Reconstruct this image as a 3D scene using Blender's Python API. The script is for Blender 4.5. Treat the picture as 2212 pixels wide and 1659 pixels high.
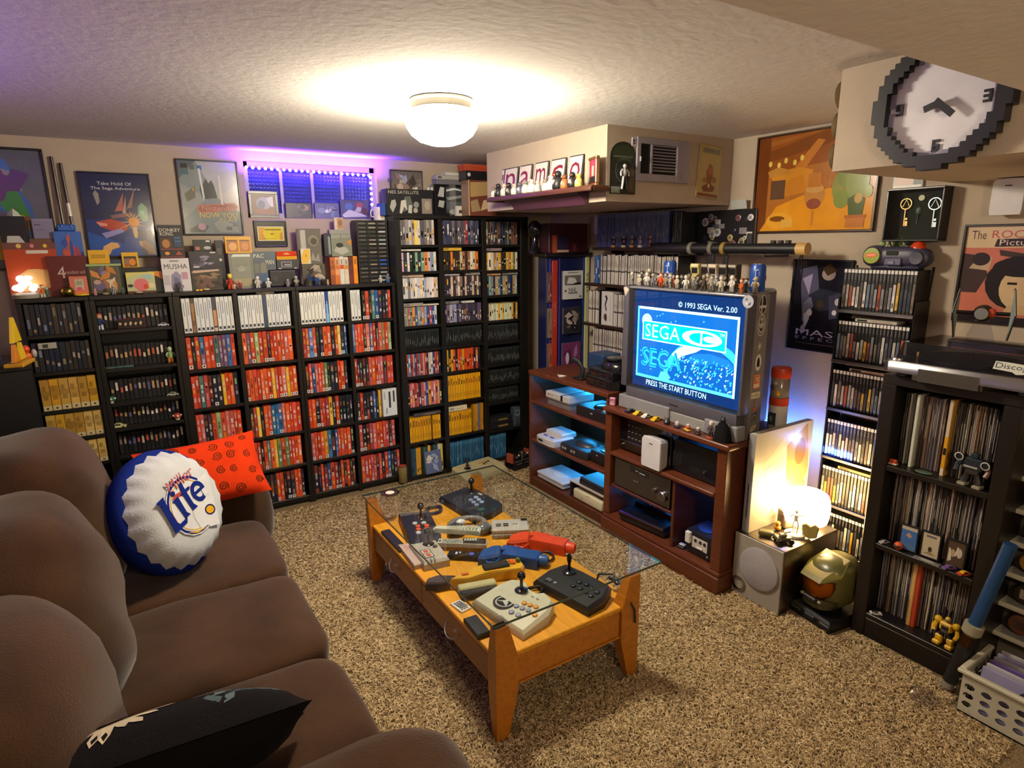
import bpy, bmesh, math, random
import numpy as np
from mathutils import Vector, Matrix
random.seed(7)
for o in list(bpy.data.objects): bpy.data.objects.remove(o)
SC = bpy.context.scene
COL = SC.collection
R = math.radians
# ---------------------------------------------------------------- camera (frame 2212 x 1659)
FPX = 1324.0; CX, CY = 1106.0, 829.5
YAW, PITCH, ROLL = 0.56487444, 0.22822073, -0.00887784
CAM = Vector((0, 0, 1.62))
_f = Vector((math.sin(YAW)*math.cos(PITCH), math.cos(YAW)*math.cos(PITCH), -math.sin(PITCH)))
_r = Vector((math.cos(YAW), -math.sin(YAW), 0)); _u = _r.cross(_f)
_R = math.cos(ROLL)*_r + math.sin(ROLL)*_u; _U = -math.sin(ROLL)*_r + math.cos(ROLL)*_u
cam = bpy.data.cameras.new('camera'); cam.sensor_width = 36; cam.lens = FPX/2212*36; cam.clip_start = 0.05; cam.clip_end = 60
co = bpy.data.objects.new('camera', cam); COL.objects.link(co)
M3 = Matrix((_R, _U, -_f)).transposed()
co.matrix_world = Matrix.Translation(CAM) @ M3.to_4x4()
SC.camera = co
def ray(x, y): return _f + _R*((x-CX)/FPX) - _U*((y-CY)/FPX)
def _pl(x, y, a, v):
    d = ray(x, y); return CAM + d*((v-CAM[a])/d[a])
def QX(x, y, v): return _pl(x, y, 0, v)      # a point seen at (x, y) that lies on the plane X = v
def QY(x, y, v): return _pl(x, y, 1, v)
def QZ(x, y, v=0.0): return _pl(x, y, 2, v)
# ---------------------------------------------------------------- colour management, world
SC.view_settings.view_transform = 'Standard'; SC.view_settings.look = 'None'
SC.view_settings.exposure = 0.3; SC.view_settings.gamma = 1.0; SC.view_settings.use_curve_mapping = False
w = bpy.data.worlds.new('world'); SC.world = w; w.use_nodes = True
w.node_tree.nodes['Background'].inputs[0].default_value = (0.02, 0.02, 0.025, 1)
w.node_tree.nodes['Background'].inputs[1].default_value = 0.15
try:
    SC.cycles.max_bounces = 8; SC.cycles.diffuse_bounces = 6; SC.cycles.glossy_bounces = 3
    SC.cycles.transmission_bounces = 6; SC.cycles.transparent_max_bounces = 8
    SC.cycles.caustics_reflective = False; SC.cycles.caustics_refractive = False
    SC.cycles.use_denoising = True; SC.cycles.sample_clamp_indirect = 4.0
except Exception: pass
XR, YB, ZC = 2.92, 4.02, 2.15           # right wall, back wall, ceiling
XL, YN = -1.15, -2.2
LAMP = Vector((1.13, 2.27, ZC))
def light(name, kind, loc, col, power, size=0.1, size_y=None, rot=(0, 0, 0), spread=None):
    L = bpy.data.lights.new(name, kind); L.color = col; L.energy = power
    if kind == 'AREA':
        L.size = size
        if size_y: L.shape = 'RECTANGLE'; L.size_y = size_y
        if spread: L.spread = spread
    else: L.shadow_soft_size = size
    o = bpy.data.objects.new(name, L); COL.objects.link(o); o.location = loc; o.rotation_euler = rot
    return o
WARM = (1.0, 0.80, 0.50)
DOME_E, SHADE_E, SCREEN_E, STRIP_E = 190.0, 34.0, 2.2, 16.0
light('rear_ceiling_light', 'POINT', (0.55, -0.75, 1.80), (1.0, 0.80, 0.52), 42, 0.12)     # the lamp in the rear half of the room
light('window_strip_light', 'AREA', (1.10, 3.955, 2.05), (0.20, 0.05, 1.0), 13, 0.8, 0.03, (R(150), 0, 0))
light('corner_strip_light', 'AREA', (-0.75, 2.0, 1.80), (0.28, 0.12, 1.0), 5, 0.03, 1.6, (0, R(200), 0))
light('stand_rear_strip', 'AREA', (2.80, 1.80, 0.62), (0.07, 0.20, 1.0), 6, 0.03, 0.7, (0, R(90), R(180)))
# ---------------------------------------------------------------- helpers
def hx(s):
    s = s.lstrip('#'); s = s if len(s) > 3 else 'ffffff'; c = [int(s[i:i+2], 16)/255 for i in (0, 2, 4)]
    return tuple(v/12.92 if v <= .04045 else ((v+.055)/1.055)**2.4 for v in c)
HC = {}
def C_(c):
    if isinstance(c, str):
        if c not in HC: HC[c] = hx(c)
        return HC[c]
    return c
def mix(a, b, t):
    a, b = C_(a), C_(b); return tuple(a[i]*(1-t)+b[i]*t for i in range(3))
def jit(c, k=.12, rnd=random):
    c = C_(c); m = 1+rnd.uniform(-k, k); return tuple(min(1, max(0, v*m*(1+rnd.uniform(-k, k)*.4))) for v in c)
MATS = {}
def nodes_of(name):
    m = bpy.data.materials.new(name); m.use_nodes = True; nt = m.node_tree
    return m, nt, nt.nodes['Principled BSDF']
def mk(kind, rough=.5, metal=0., bump=0., bscale=60., var=.08, vscale=12., spec=.5, sheen=0., coat=0.):
    m, nt, b = nodes_of(kind)
    at = nt.nodes.new('ShaderNodeAttribute'); at.attribute_name = 'Col'
    tc = nt.nodes.new('ShaderNodeTexCoord')
    nz = nt.nodes.new('ShaderNodeTexNoise'); nz.inputs['Scale'].default_value = vscale; nz.inputs['Detail'].default_value = 4
    nt.links.new(tc.outputs['Object'], nz.inputs['Vector'])
    mr = nt.nodes.new('ShaderNodeMapRange'); mr.inputs['To Min'].default_value = 1-var; mr.inputs['To Max'].default_value = 1+var
    mr.inputs['From Min'].default_value = .3; mr.inputs['From Max'].default_value = .7
    nt.links.new(nz.outputs['Fac'], mr.inputs['Value'])
    vm = nt.nodes.new('ShaderNodeVectorMath'); vm.operation = 'SCALE'
    nt.links.new(at.outputs['Color'], vm.inputs[0]); nt.links.new(mr.outputs['Result'], vm.inputs['Scale'])
    nt.links.new(vm.outputs['Vector'], b.inputs['Base Color'])
    b.inputs['Roughness'].default_value = rough; b.inputs['Metallic'].default_value = metal
    b.inputs['Specular IOR Level'].default_value = spec
    if sheen: b.inputs['Sheen Weight'].default_value = sheen; b.inputs['Sheen Roughness'].default_value = .4
    if coat: b.inputs['Coat Weight'].default_value = coat
    if bump:
        n2 = nt.nodes.new('ShaderNodeTexNoise'); n2.inputs['Scale'].default_value = bscale; n2.inputs['Detail'].default_value = 3
        nt.links.new(tc.outputs['Object'], n2.inputs['Vector'])
        bp = nt.nodes.new('ShaderNodeBump'); bp.inputs['Strength'].default_value = bump; bp.inputs['Distance'].default_value = .01
        nt.links.new(n2.outputs['Fac'], bp.inputs['Height']); nt.links.new(bp.outputs['Normal'], b.inputs['Normal'])
    MATS[kind] = m; return m
mk('plastic', .42); mk('matte', .85, bump=.05); mk('gloss', .16, coat=.3); mk('metal', .32, 1.0, var=.05)
mk('print', .38, var=.04); mk('satin', .3); mk('paintwall', .9, bump=.12, bscale=140, var=.03, spec=.2)
mk('ceilpaint', .95, bump=.16, bscale=38, var=.02, spec=.1); mk('suede', .95, bump=.25, bscale=220, var=.32, vscale=5, spec=.1, sheen=.25)
mk('cloth', .95, bump=.2, bscale=160, var=.08, spec=.1); mk('blackwood', .38, bump=.04, var=.25, vscale=3)
mk('carpet', 1.0, bump=.9, bscale=120, var=.35, vscale=160, spec=.0); mk('fibre', .95, var=.1, spec=.1)
def wood(name, dark, rough):
    m, nt, b = nodes_of(name)
    at = nt.nodes.new('ShaderNodeAttribute'); at.attribute_name = 'Col'
    tc = nt.nodes.new('ShaderNodeTexCoord'); mp = nt.nodes.new('ShaderNodeMapping'); mp.inputs['Scale'].default_value = (30, 2.2, 30)
    nz = nt.nodes.new('ShaderNodeTexNoise'); nz.inputs['Scale'].default_value = 2; nz.inputs['Detail'].default_value = 6; nz.inputs['Distortion'].default_value = .6
    nt.links.new(tc.outputs['Object'], mp.inputs['Vector']); nt.links.new(mp.outputs['Vector'], nz.inputs['Vector'])
    mr = nt.nodes.new('ShaderNodeMapRange'); mr.inputs['From Min'].default_value = .3; mr.inputs['From Max'].default_value = .7
    mr.inputs['To Min'].default_value = 1-dark; mr.inputs['To Max'].default_value = 1+dark*.5
    nt.links.new(nz.outputs['Fac'], mr.inputs['Value'])
    vm = nt.nodes.new('ShaderNodeVectorMath'); vm.operation = 'SCALE'
    nt.links.new(at.outputs['Color'], vm.inputs[0]); nt.links.new(mr.outputs['Result'], vm.inputs['Scale'])
    nt.links.new(vm.outputs['Vector'], b.inputs['Base Color']); b.inputs['Roughness'].default_value = rough
    MATS[name] = m
wood('wood', .22, .38); wood('darkwood', .3, .35)
def emitmat(name, strength):
    m = bpy.data.materials.new(name); m.use_nodes = True; nt = m.node_tree; nt.nodes.clear()
    at = nt.nodes.new('ShaderNodeAttribute'); at.attribute_name = 'Col'
    e = nt.nodes.new('ShaderNodeEmission'); e.inputs['Strength'].default_value = strength
    o = nt.nodes.new('ShaderNodeOutputMaterial')
    nt.links.new(at.outputs['Color'], e.inputs['Color']); nt.links.new(e.outputs[0], o.inputs[0]); MATS[name] = m
emitmat('glow_dome', DOME_E); emitmat('glow_shade', SHADE_E); emitmat('glow_screen', SCREEN_E); emitmat('glow_strip', STRIP_E); emitmat('glow_led', 10.0); emitmat('glow_toy', 5.0)
def glassmat(name, col, mixf, rough=.02):
    m = bpy.data.materials.new(name); m.use_nodes = True; nt = m.node_tree; nt.nodes.clear()
    tr = nt.nodes.new('ShaderNodeBsdfTransparent'); tr.inputs[0].default_value = (*col, 1)
    gl = nt.nodes.new('ShaderNodeBsdfGlossy'); gl.inputs['Roughness'].default_value = rough; gl.inputs['Color'].default_value = (1, 1, 1, 1)
    fr = nt.nodes.new('ShaderNodeFresnel'); fr.inputs['IOR'].default_value = mixf
    mx = nt.nodes.new('ShaderNodeMixShader'); o = nt.nodes.new('ShaderNodeOutputMaterial')
    ge = nt.nodes.new('ShaderNodeNewGeometry'); iv = nt.nodes.new('ShaderNodeMath'); iv.operation = 'SUBTRACT'; iv.inputs[0].default_value = 1
    nt.links.new(ge.outputs['Backfacing'], iv.inputs[1]); ml = nt.nodes.new('ShaderNodeMath'); ml.operation = 'MULTIPLY'
    nt.links.new(fr.outputs[0], ml.inputs[0]); nt.links.new(iv.outputs[0], ml.inputs[1]); nt.links.new(ml.outputs[0], mx.inputs[0]); nt.links.new(tr.outputs[0], mx.inputs[1]); nt.links.new(gl.outputs[0], mx.inputs[2]); nt.links.new(mx.outputs[0], o.inputs[0])
    MATS[name] = m
glassmat('glass', (.95, .97, .96), 1.45); glassmat('smokeglass', (.30, .30, .32), 1.45); glassmat('clearplastic', (.86, .86, .9), 1.35, .08)

TXT = {}
def text_geo(s, font=None):
    if s in TXT: return TXT[s]
    cu = bpy.data.curves.new('lettering', 'FONT'); cu.body = s; cu.resolution_u = 2
    ob = bpy.data.objects.new('lettering', cu)
    me = bpy.data.meshes.new_from_object(ob)
    v = np.array([tuple(p.co) for p in me.vertices]) if len(me.vertices) else np.zeros((0, 3))
    f = [tuple(p.vertices) for p in me.polygons]
    bpy.data.objects.remove(ob); bpy.data.curves.remove(cu); bpy.data.meshes.remove(me)
    if len(v): v = v - v.min(0); ext = v.max(0)
    else: ext = np.array((1, 1, 1))
    TXT[s] = (v, f, ext); return TXT[s]
I4 = Matrix.Identity(4)
def TR(x=0, y=0, z=0, rx=0, ry=0, rz=0, s=None):
    m = Matrix.Translation((x, y, z)) @ Matrix.Rotation(R(rz), 4, 'Z') @ Matrix.Rotation(R(ry), 4, 'Y') @ Matrix.Rotation(R(rx), 4, 'X')
    if s: m = m @ Matrix.Diagonal((s[0], s[1], s[2], 1))
    return m
class MB:
    def __init__(s): s.v = []; s.f = []; s.c = []
    def add(s, vs, fs, col, M=None):
        b = len(s.v)
        if M is not None: vs = [M @ Vector(p) for p in vs]
        s.v += [tuple(p) for p in vs]; s.f += [tuple(i+b for i in f) for f in fs]
        if isinstance(col, list): s.c += [C_(c) for c in col]
        else: s.c += [C_(col)]*len(fs)
        return s
    def box(s, x0, x1, y0, y1, z0, z1, col, M=None):
        vs = [(x0,y0,z0),(x1,y0,z0),(x1,y1,z0),(x0,y1,z0),(x0,y0,z1),(x1,y0,z1),(x1,y1,z1),(x0,y1,z1)]
        return s.add(vs, [(0,3,2,1),(4,5,6,7),(0,1,5,4),(1,2,6,5),(2,3,7,6),(3,0,4,7)], col, M)
    def cbox(s, x0, x1, y0, y1, z0, z1, col, b=.004, seg=1, M=None):
        bm = bmesh.new(); bmesh.ops.create_cube(bm, size=1)
        for q in bm.verts: q.co = Vector(((x0+x1)/2+q.co.x*(x1-x0), (y0+y1)/2+q.co.y*(y1-y0), (z0+z1)/2+q.co.z*(z1-z0)))
        bmesh.ops.bevel(bm, geom=bm.edges[:], offset=b, segments=seg, affect='EDGES', profile=.5)
        bm.verts.index_update()
        s.add([q.co.copy() for q in bm.verts], [tuple(q.index for q in f.verts) for f in bm.faces], col, M); bm.free(); return s
    def prism(s, poly, z0, z1, col, M=None, ch=0):
        n = len(poly)
        if ch:
            cx = sum(p[0] for p in poly)/n; cy = sum(p[1] for p in poly)/n
            def ins(p):
                d = math.hypot(p[0]-cx, p[1]-cy) or 1; k = max(0, 1-ch/d); return (cx+(p[0]-cx)*k, cy+(p[1]-cy)*k)
            vs = [(*p, z0) for p in poly]+[(*p, z1-ch) for p in poly]+[(*ins(p), z1) for p in poly]; L = 3
        else: vs = [(*p, z0) for p in poly]+[(*p, z1) for p in poly]; L = 2
        fs = [tuple(reversed(range(n)))]
        for k in range(L-1):
            for i in range(n): fs.append((k*n+i, k*n+(i+1) % n, (k+1)*n+(i+1) % n, (k+1)*n+i))
        fs.append(tuple((L-1)*n+i for i in range(n)))
        return s.add(vs, fs, col, M)
    def lathe(s, prof, n, col, M=None, caps=True):
        vs = []; fs = []; cs = []
        for r, z in prof:
            for i in range(n): a = 2*math.pi*i/n; vs.append((r*math.cos(a), r*math.sin(a), z))
        for k in range(len(prof)-1):
            for i in range(n):
                fs.append((k*n+i, k*n+(i+1) % n, (k+1)*n+(i+1) % n, (k+1)*n+i)); cs.append(col[k] if isinstance(col, list) else col)
        if caps:
            fs.append(tuple(reversed(range(n)))); cs.append(col[0] if isinstance(col, list) else col)
            k = len(prof)-1; fs.append(tuple(k*n+i for i in range(n))); cs.append(col[-1] if isinstance(col, list) else col)
        return s.add(vs, fs, cs, M)
    def cyl(s, x, y, z0, z1, r, col, n=16, M=None): return s.lathe([(r, z0), (r, z1)], n, col, (M or I4) @ Matrix.Translation((x, y, 0)))
    def ball(s, x, y, z, rx, ry, rz, col, nu=10, nv=7, M=None, e=1.0):
        vs = []; fs = []
        def sp(v): return math.copysign(abs(v)**e, v)
        for j in range(1, nv):
            t = math.pi*j/nv
            for i in range(nu):
                a = 2*math.pi*i/nu; vs.append((x+rx*sp(math.sin(t))*sp(math.cos(a)), y+ry*sp(math.sin(t))*sp(math.sin(a)), z+rz*sp(math.cos(t))))
        vs += [(x, y, z+rz), (x, y, z-rz)]; T = len(vs)-2; B = T+1
        for j in range(nv-2):
            for i in range(nu): fs.append((j*nu+i, (j+1)*nu+i, (j+1)*nu+(i+1) % nu, j*nu+(i+1) % nu))
        for i in range(nu): fs.append((T, i, (i+1) % nu)); fs.append((B, (nv-2)*nu+(i+1) % nu, (nv-2)*nu+i))
        return s.add(vs, fs, col, M)
    def tube(s, pts, r, col, n=8, M=None):
        pts = [Vector(p) for p in pts]; vs = []; fs = []; up = None
        rs = r if isinstance(r, (list, tuple)) else [r]*len(pts)
        for i, p in enumerate(pts):
            d = (pts[min(i+1, len(pts)-1)]-pts[max(i-1, 0)]).normalized()
            if up is None: up = Vector((0, 0, 1)) if abs(d.z) < .9 else Vector((1, 0, 0))
            a = d.cross(up).normalized(); b2 = a.cross(d).normalized(); up = b2
            for k in range(n): t = 2*math.pi*k/n; vs.append(p+(a*math.cos(t)+b2*math.sin(t))*rs[i])
        for i in range(len(pts)-1):
            for k in range(n): fs.append((i*n+k, i*n+(k+1) % n, (i+1)*n+(k+1) % n, (i+1)*n+k))
        fs.append(tuple(reversed(range(n)))); fs.append(tuple((len(pts)-1)*n+k for k in range(n)))
        return s.add(vs, fs, col, M)
    def quad(s, a, b, c, d, col, M=None): return s.add([a, b, c, d], [(0, 1, 2, 3)], col, M)
    # flat print: origin O, unit axes U, V; sizes w, h; element coordinates 0..1
    def art(s, O, U, V, w, h, els, lift=.0006):
        O, U, V = Vector(O), Vector(U), Vector(V); N = U.cross(V)
        for k, e in enumerate(els):
            off = N*(lift*(1+k*.5 if k < 400 else 201)) if len(els) < 60 else N*(lift*(1+k*.06)); t = e[0]; col = e[-1]
            P = lambda a, b: O+U*(a*w)+V*(b*h)+off
            if t == 'r': s.add([P(e[1], e[2]), P(e[3], e[2]), P(e[3], e[4]), P(e[1], e[4])], [(0, 1, 2, 3)], col)
            elif t == 'p': s.add([P(a, b) for a, b in e[1]], [tuple(range(len(e[1])))], col)
            elif t == 'e':
                n = 18; s.add([P(e[1]+e[3]*math.cos(2*math.pi*i/n), e[2]+e[4]*math.sin(2*math.pi*i/n)) for i in range(n)], [tuple(range(n))], col)
            elif t == 'o':                                         # ring
                n = 24; vs = []; th = e[5]
                for i in range(n):
                    ca, sa = math.cos(2*math.pi*i/n), math.sin(2*math.pi*i/n)
                    vs += [P(e[1]+e[3]*ca, e[2]+e[4]*sa), P(e[1]+e[3]*(1-th)*ca, e[2]+e[4]*(1-th)*sa)]
                s.add(vs, [(2*i, 2*((i+1) % n), 2*((i+1) % n)+1, 2*i+1) for i in range(n)], col)
            elif t == 't':
                v, f, ext = text_geo(e[1]); x0, y0, x1, y1 = e[2:6]; sh = e[6] if len(e) > 7 else 0
                if len(v): s.add([P(x0+(x1-x0)*(p[0]/ext[0])+sh*(p[1]/ext[1]), y0+(y1-y0)*(p[1]/ext[1])) for p in v], f, col)
        return s
def cover(rnd, base, pal, n=9):
    """Muddled flat print for a box front too small to read: blobs and bars of its palette."""
    els = [('r', 0, 0, 1, 1, base)]
    for i in range(n):
        c = jit(rnd.choice(pal), .15, rnd)
        if rnd.random() < .5:
            els.append(('e', rnd.uniform(.25, .75), rnd.uniform(.2, .75), rnd.uniform(.06, .22), rnd.uniform(.05, .2), c))
        else:
            cx, cy = rnd.uniform(.2, .8), rnd.uniform(.15, .85); a = rnd.uniform(0, 6.28); L = rnd.uniform(.1, .3)
            pts = [(min(.97, max(.03, cx+L*math.cos(a+q)*k)), min(.97, max(.03, cy+L*math.sin(a+q)*k))) for q, k in ((0, 1), (1.4, .4), (3.1, .9), (4.5, .5))]
            els.append(('p', pts, c))
    return els
def mesh(name, mb, smooth=None):
    me = bpy.data.meshes.new(name); me.from_pydata(mb.v, [], mb.f)
    a = me.attributes.new('Col', 'FLOAT_COLOR', 'FACE')
    a.data.foreach_set('color', [x for c in mb.c for x in (c[0], c[1], c[2], 1.0)])
    if smooth:
        me.polygons.foreach_set('use_smooth', [True]*len(me.polygons)); me.set_sharp_from_angle(angle=R(smooth))
    me.update(); return me
def tag(o, label=None, cat=None, group=None, kind=None):
    if label: o['label'] = label
    if cat: o['category'] = cat
    if group: o['group'] = group
    if kind: o['kind'] = kind
    return o
def T(name, label, cat, loc=(0, 0, 0), rz=0, group=None, rx=0, ry=0):
    o = bpy.data.objects.new(name, None); COL.objects.link(o); o.empty_display_size = .02
    o.location = loc; o.rotation_euler = (R(rx), R(ry), R(rz)); return tag(o, label, cat, group)
def P(name, mb, mat, parent=None, label=None, smooth=35, kind=None, loc=None, rot=None):
    o = bpy.data.objects.new(name, mesh(name, mb, smooth)); COL.objects.link(o); o.data.materials.append(MATS[mat])
    if parent: o.parent = parent
    if loc: o.location = loc
    if rot: o.rotation_euler = [R(a) for a in rot]
    return tag(o, label, kind=kind)
def S(name, mb, mat, label, cat, loc=(0, 0, 0), rz=0, group=None, smooth=35, rx=0, ry=0, kind=None):
    o = P(name, mb, mat, None, label, smooth, kind); o.location = loc; o.rotation_euler = (R(rx), R(ry), R(rz)); o['category'] = cat
    if group: o['group'] = group
    return o
def dup(root, loc=None, rz=None, label=None, group=None, parent=None):
    r = root.copy(); COL.objects.link(r)
    if parent: r.parent = parent
    if loc is not None: r.location = loc
    if rz is not None: r.rotation_euler[2] = R(rz)
    if label: r['label'] = label
    if group: r['group'] = group
    for ch in list(root.children): dup(ch, parent=r)
    return r
ORD = 'zeroth first second third fourth fifth sixth seventh eighth ninth tenth eleventh twelfth thirteenth fourteenth fifteenth sixteenth seventeenth eighteenth nineteenth twentieth'.split()
def nth(n):
    if n <= 20: return ORD[n]
    return ('twenty', 'thirty', 'forty', 'fifty')[n//10-2]+'-'+ORD[n % 10] if n % 10 else {30: 'thirtieth', 40: 'fortieth', 50: 'fiftieth'}[n]
EX, EY, EZ = Vector((1, 0, 0)), Vector((0, 1, 0)), Vector((0, 0, 1))
# ================================================================ the setting
WALLC, CEILC = '#b0a190', '#dcd8d4'
def struct(name, mb, mat, smooth=None, label=None):
    return P(name, mb, mat, None, label, smooth, 'structure')
FL = MB().quad((XL-.1, YN-.1, 0), (XR+.1, YN-.1, 0), (XR+.1, YB+.1, 0), (XL-.1, YB+.1, 0), '#7d6a50')
struct('floor', FL, 'carpet')
# window opening in the back wall: x .712-1.514, z 1.775-2.095
WX0, WX1, WZ0, WZ1 = .705, 1.515, 1.772, 2.096
bw = MB()
bw.box(XL-.1, WX0, YB, YB+.12, 0, ZC, WALLC).box(WX1, XR+.1, YB, YB+.12, 0, ZC, WALLC).box(WX0, WX1, YB, YB+.12, 0, WZ0, WALLC).box(WX0, WX1, YB, YB+.12, WZ1, ZC, WALLC)
struct('wall_back', bw, 'paintwall')
struct('wall_right', MB().box(XR, XR+.1, YN-.1, YB+.12, 0, ZC, WALLC), 'paintwall')
struct('wall_left', MB().box(XL-.1, XL, YN-.1, YB+.12, 0, ZC, WALLC), 'paintwall')
struct('wall_near', MB().box(XL-.1, XR+.1, YN-.1, YN, 0, ZC, WALLC), 'paintwall')
struct('ceiling', MB().box(XL-.1, XR+.1, YN-.1, YB+.12, ZC, ZC+.1, CEILC), 'ceilpaint')
# boxed-in duct in the far corner, boxed-in duct that carries the clock, lowered ceiling over the camera
SX, SY0, SY1, SZ = 2.02, 2.335, 3.455, 1.805
struct('trim_1', MB().box(SX, XR, SY0, SY1, SZ, ZC, WALLC), 'paintwall')
KX, KY, KZ = 2.056, 1.24, 1.838
struct('trim_2', MB().box(KX, XR, -.6, KY, KZ, ZC, WALLC), 'paintwall')
DZ = 1.955; DY = QZ(1926.7, 112.4, DZ)[1]
struct('trim_3', MB().box(XL, XR, YN, DY, DZ, ZC, CEILC), 'ceilpaint')
bb = MB().box(XL, XR, YB-.012, YB, 0, .09, '#8c8478'); struct('baseboard_back', bb, 'paintwall')
struct('baseboard_right', MB().box(XR-.012, XR, YN, YB, 0, .09, '#8c8478'), 'paintwall')
# window: frame, mullions, pressed-glass panes
win = T('window_1', None, None, (0, 0, 0)); win['kind'] = 'structure'; del_ = [win.pop(k) for k in ('label', 'category') if k in win]
fr = MB()
for a in ((WX0, WX0+.03, WZ0, WZ1), (WX1-.03, WX1, WZ0, WZ1), (WX0, WX1, WZ0, WZ0+.03), (WX0, WX1, WZ1-.03, WZ1)): fr.box(a[0], a[1], YB+.05, YB+.11, a[2], a[3], '#8f86a8')
P('window_frame', fr, 'plastic', win)
nP = 4; pw = (WX1-WX0-.06)/nP
for i in range(1, nP): P('mullion', MB().box(WX0+.03+i*pw-.009, WX0+.03+i*pw+.009, YB+.055, YB+.1, WZ0+.03, WZ1-.03, '#8f86a8'), 'plastic', win)
for i in range(nP):
    g = MB(); nx, nz = 9, 12; x0 = WX0+.03+i*pw; z0 = WZ0+.03; dx = pw/nx; dz = (WZ1-WZ0-.06)/nz
    for a in range(nx):
        for c in range(nz):
            xa, za = x0+a*dx, z0+c*dz; y = YB+.085
            vs = [(xa, y, za), (xa+dx, y, za), (xa+dx, y, za+dz), (xa, y, za+dz), (xa+dx/2, y-.010, za+dz/2)]
            g.add(vs, [(0, 1, 4), (1, 2, 4), (2, 3, 4), (3, 0, 4)], '#4a50a0')
    P('window_pane', g, 'gloss', win, smooth=None)
# ---------------------------------------------------------------- carpet pile
def pile():
    rng = np.random.default_rng(3); N = 150000
    # visible floor: denser near the camera
    x = rng.uniform(.38, 2.9, N*2); y = rng.uniform(.55, 3.72, N*2)
    keep = rng.random(N*2) < np.clip(1.25-(np.hypot(x, y)-1.2)*.35, .18, 1)
    ok = np.ones(len(x), bool)
    for a, b, c, d in ((2.155, 9, 1.64, 3.29), (2.255, 9, 1.385, 1.67), (2.32, 9, 1.165, 1.43), (2.425, 9, .6, 1.2), (2.28, 9, .1, .75), (-9, .40, 1.0, 9), (-9, .48, 0, 1.14), (-9, .46, 2.8, 9), (.855, .965, 1.468, 1.55), (1.40, 1.50, 1.468, 1.55), (.855, .965, 2.615, 2.70), (1.40, 1.50, 2.615, 2.70)):
        ok &= ~((x > a) & (x < b) & (y > c) & (y < d))
    x = x[keep & ok][:N]; y = y[keep & ok][:N]; n = len(x)
    a = rng.uniform(0, 2*np.pi, n); L = rng.uniform(.009, .017, n); h = rng.uniform(.006, .013, n); wd = rng.uniform(.0016, .0027, n)
    curl = rng.uniform(-.9, .9, n)
    ts = np.array((0, .4, .75, 1.0)); V = np.zeros((n, 4, 3, 3))
    for k, t in enumerate(ts):
        ang = a+curl*t*1.6
        px = x+np.cos(ang)*L*t; py = y+np.sin(ang)*L*t; pz = .001+h*np.sin(np.pi*(.12+t*.62))
        ww = wd*(1-.45*t)
        V[:, k, 0] = np.stack((px-np.sin(ang)*ww, py+np.cos(ang)*ww, pz-.001), 1)
        V[:, k, 1] = np.stack((px, py, pz+ww), 1)
        V[:, k, 2] = np.stack((px+np.sin(ang)*ww, py-np.cos(ang)*ww, pz-.001), 1)
    base = (np.arange(n)*12)[:, None, None]
    F = []
    for k in range(3):
        for e in range(2): F.append((k*3+e, k*3+e+1, (k+1)*3+e+1, (k+1)*3+e))
    F = (base+np.array(F)[None]).reshape(-1, 4)
    me = bpy.data.meshes.new('carpet_pile'); nv = n*12; nf = len(F)
    me.vertices.add(nv); me.vertices.foreach_set('co', V.reshape(-1)); me.loops.add(nf*4); me.loops.foreach_set('vertex_index', F.reshape(-1).astype(np.int32))
    me.polygons.add(nf); me.polygons.foreach_set('loop_start', np.arange(0, nf*4, 4, dtype=np.int32)); me.polygons.foreach_set('loop_total', np.full(nf, 4, dtype=np.int32))
    me.polygons.foreach_set('use_smooth', np.ones(nf, dtype=bool)); me.update()
    pal = np.array([hx(c) for c in ('#a78f6c', '#b9a27c', '#8f7857', '#7a6448', '#c4b08c', '#9b8460')])
    c = pal[rng.integers(0, len(pal), n)]*rng.uniform(.85, 1.12, (n, 1)); c = np.concatenate((c, np.ones((n, 1))), 1)
    at = me.attributes.new('Col', 'FLOAT_COLOR', 'FACE'); at.data.foreach_set('color', np.repeat(c, 6, 0).reshape(-1))
    o = bpy.data.objects.new('carpet_pile', me); COL.objects.link(o); me.materials.append(MATS['fibre'])
    tag(o, 'tan and brown twisted shag pile covering the floor', 'carpet', kind='stuff')
pile()
# ---------------------------------------------------------------- ceiling lamp
t = T('ceiling_lamp', 'domed frosted glass ceiling lamp with a brushed metal collar, lit', 'ceiling lamp', LAMP)
P('mounting_ring', MB().lathe([(.118, 0), (.122, -.004), (.122, -.010), (.114, -.014), (.113, -.034), (.116, -.038), (.112, -.044), (.106, -.046)], 40, '#b7b3a4'), 'metal', t)
P('glass_dome', MB().lathe([(.106, -.045), (.128, -.058), (.139, -.078), (.136, -.100), (.118, -.128), (.088, -.150), (.048, -.163), (.012, -.167), (.001, -.168)], 40, (1.0, .88, .66)), 'glow_dome', t, smooth=60)
# ---------------------------------------------------------------- window lights
rnd = random.Random(5)
pts = [(WX0+.02+i*.0355, WZ1-.036-.0006*i) for i in range(22)]+[(WX1-.035, WZ1-.06-i*.034) for i in range(6)]
t = T('light_strip', 'purple fairy light strip round the top and corner side of the window', 'light strip', (0, YB+.025, 0))
P('cord', MB().tube([(p[0], 0, p[1]+.004) for p in pts], .004, '#7050c0', 6), 'plastic', t)
bmesh_b = MB().ball(0, 0, 0, .0085, .0085, .0085, (.60, .42, 1.0), 8, 6)
b0 = P('bulb', bmesh_b, 'glow_strip', t, smooth=60)
for i, p in enumerate(pts):
    b = b0 if i == 0 else dup(b0, parent=t)
    b.location = (p[0], -.004, p[1])
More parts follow.
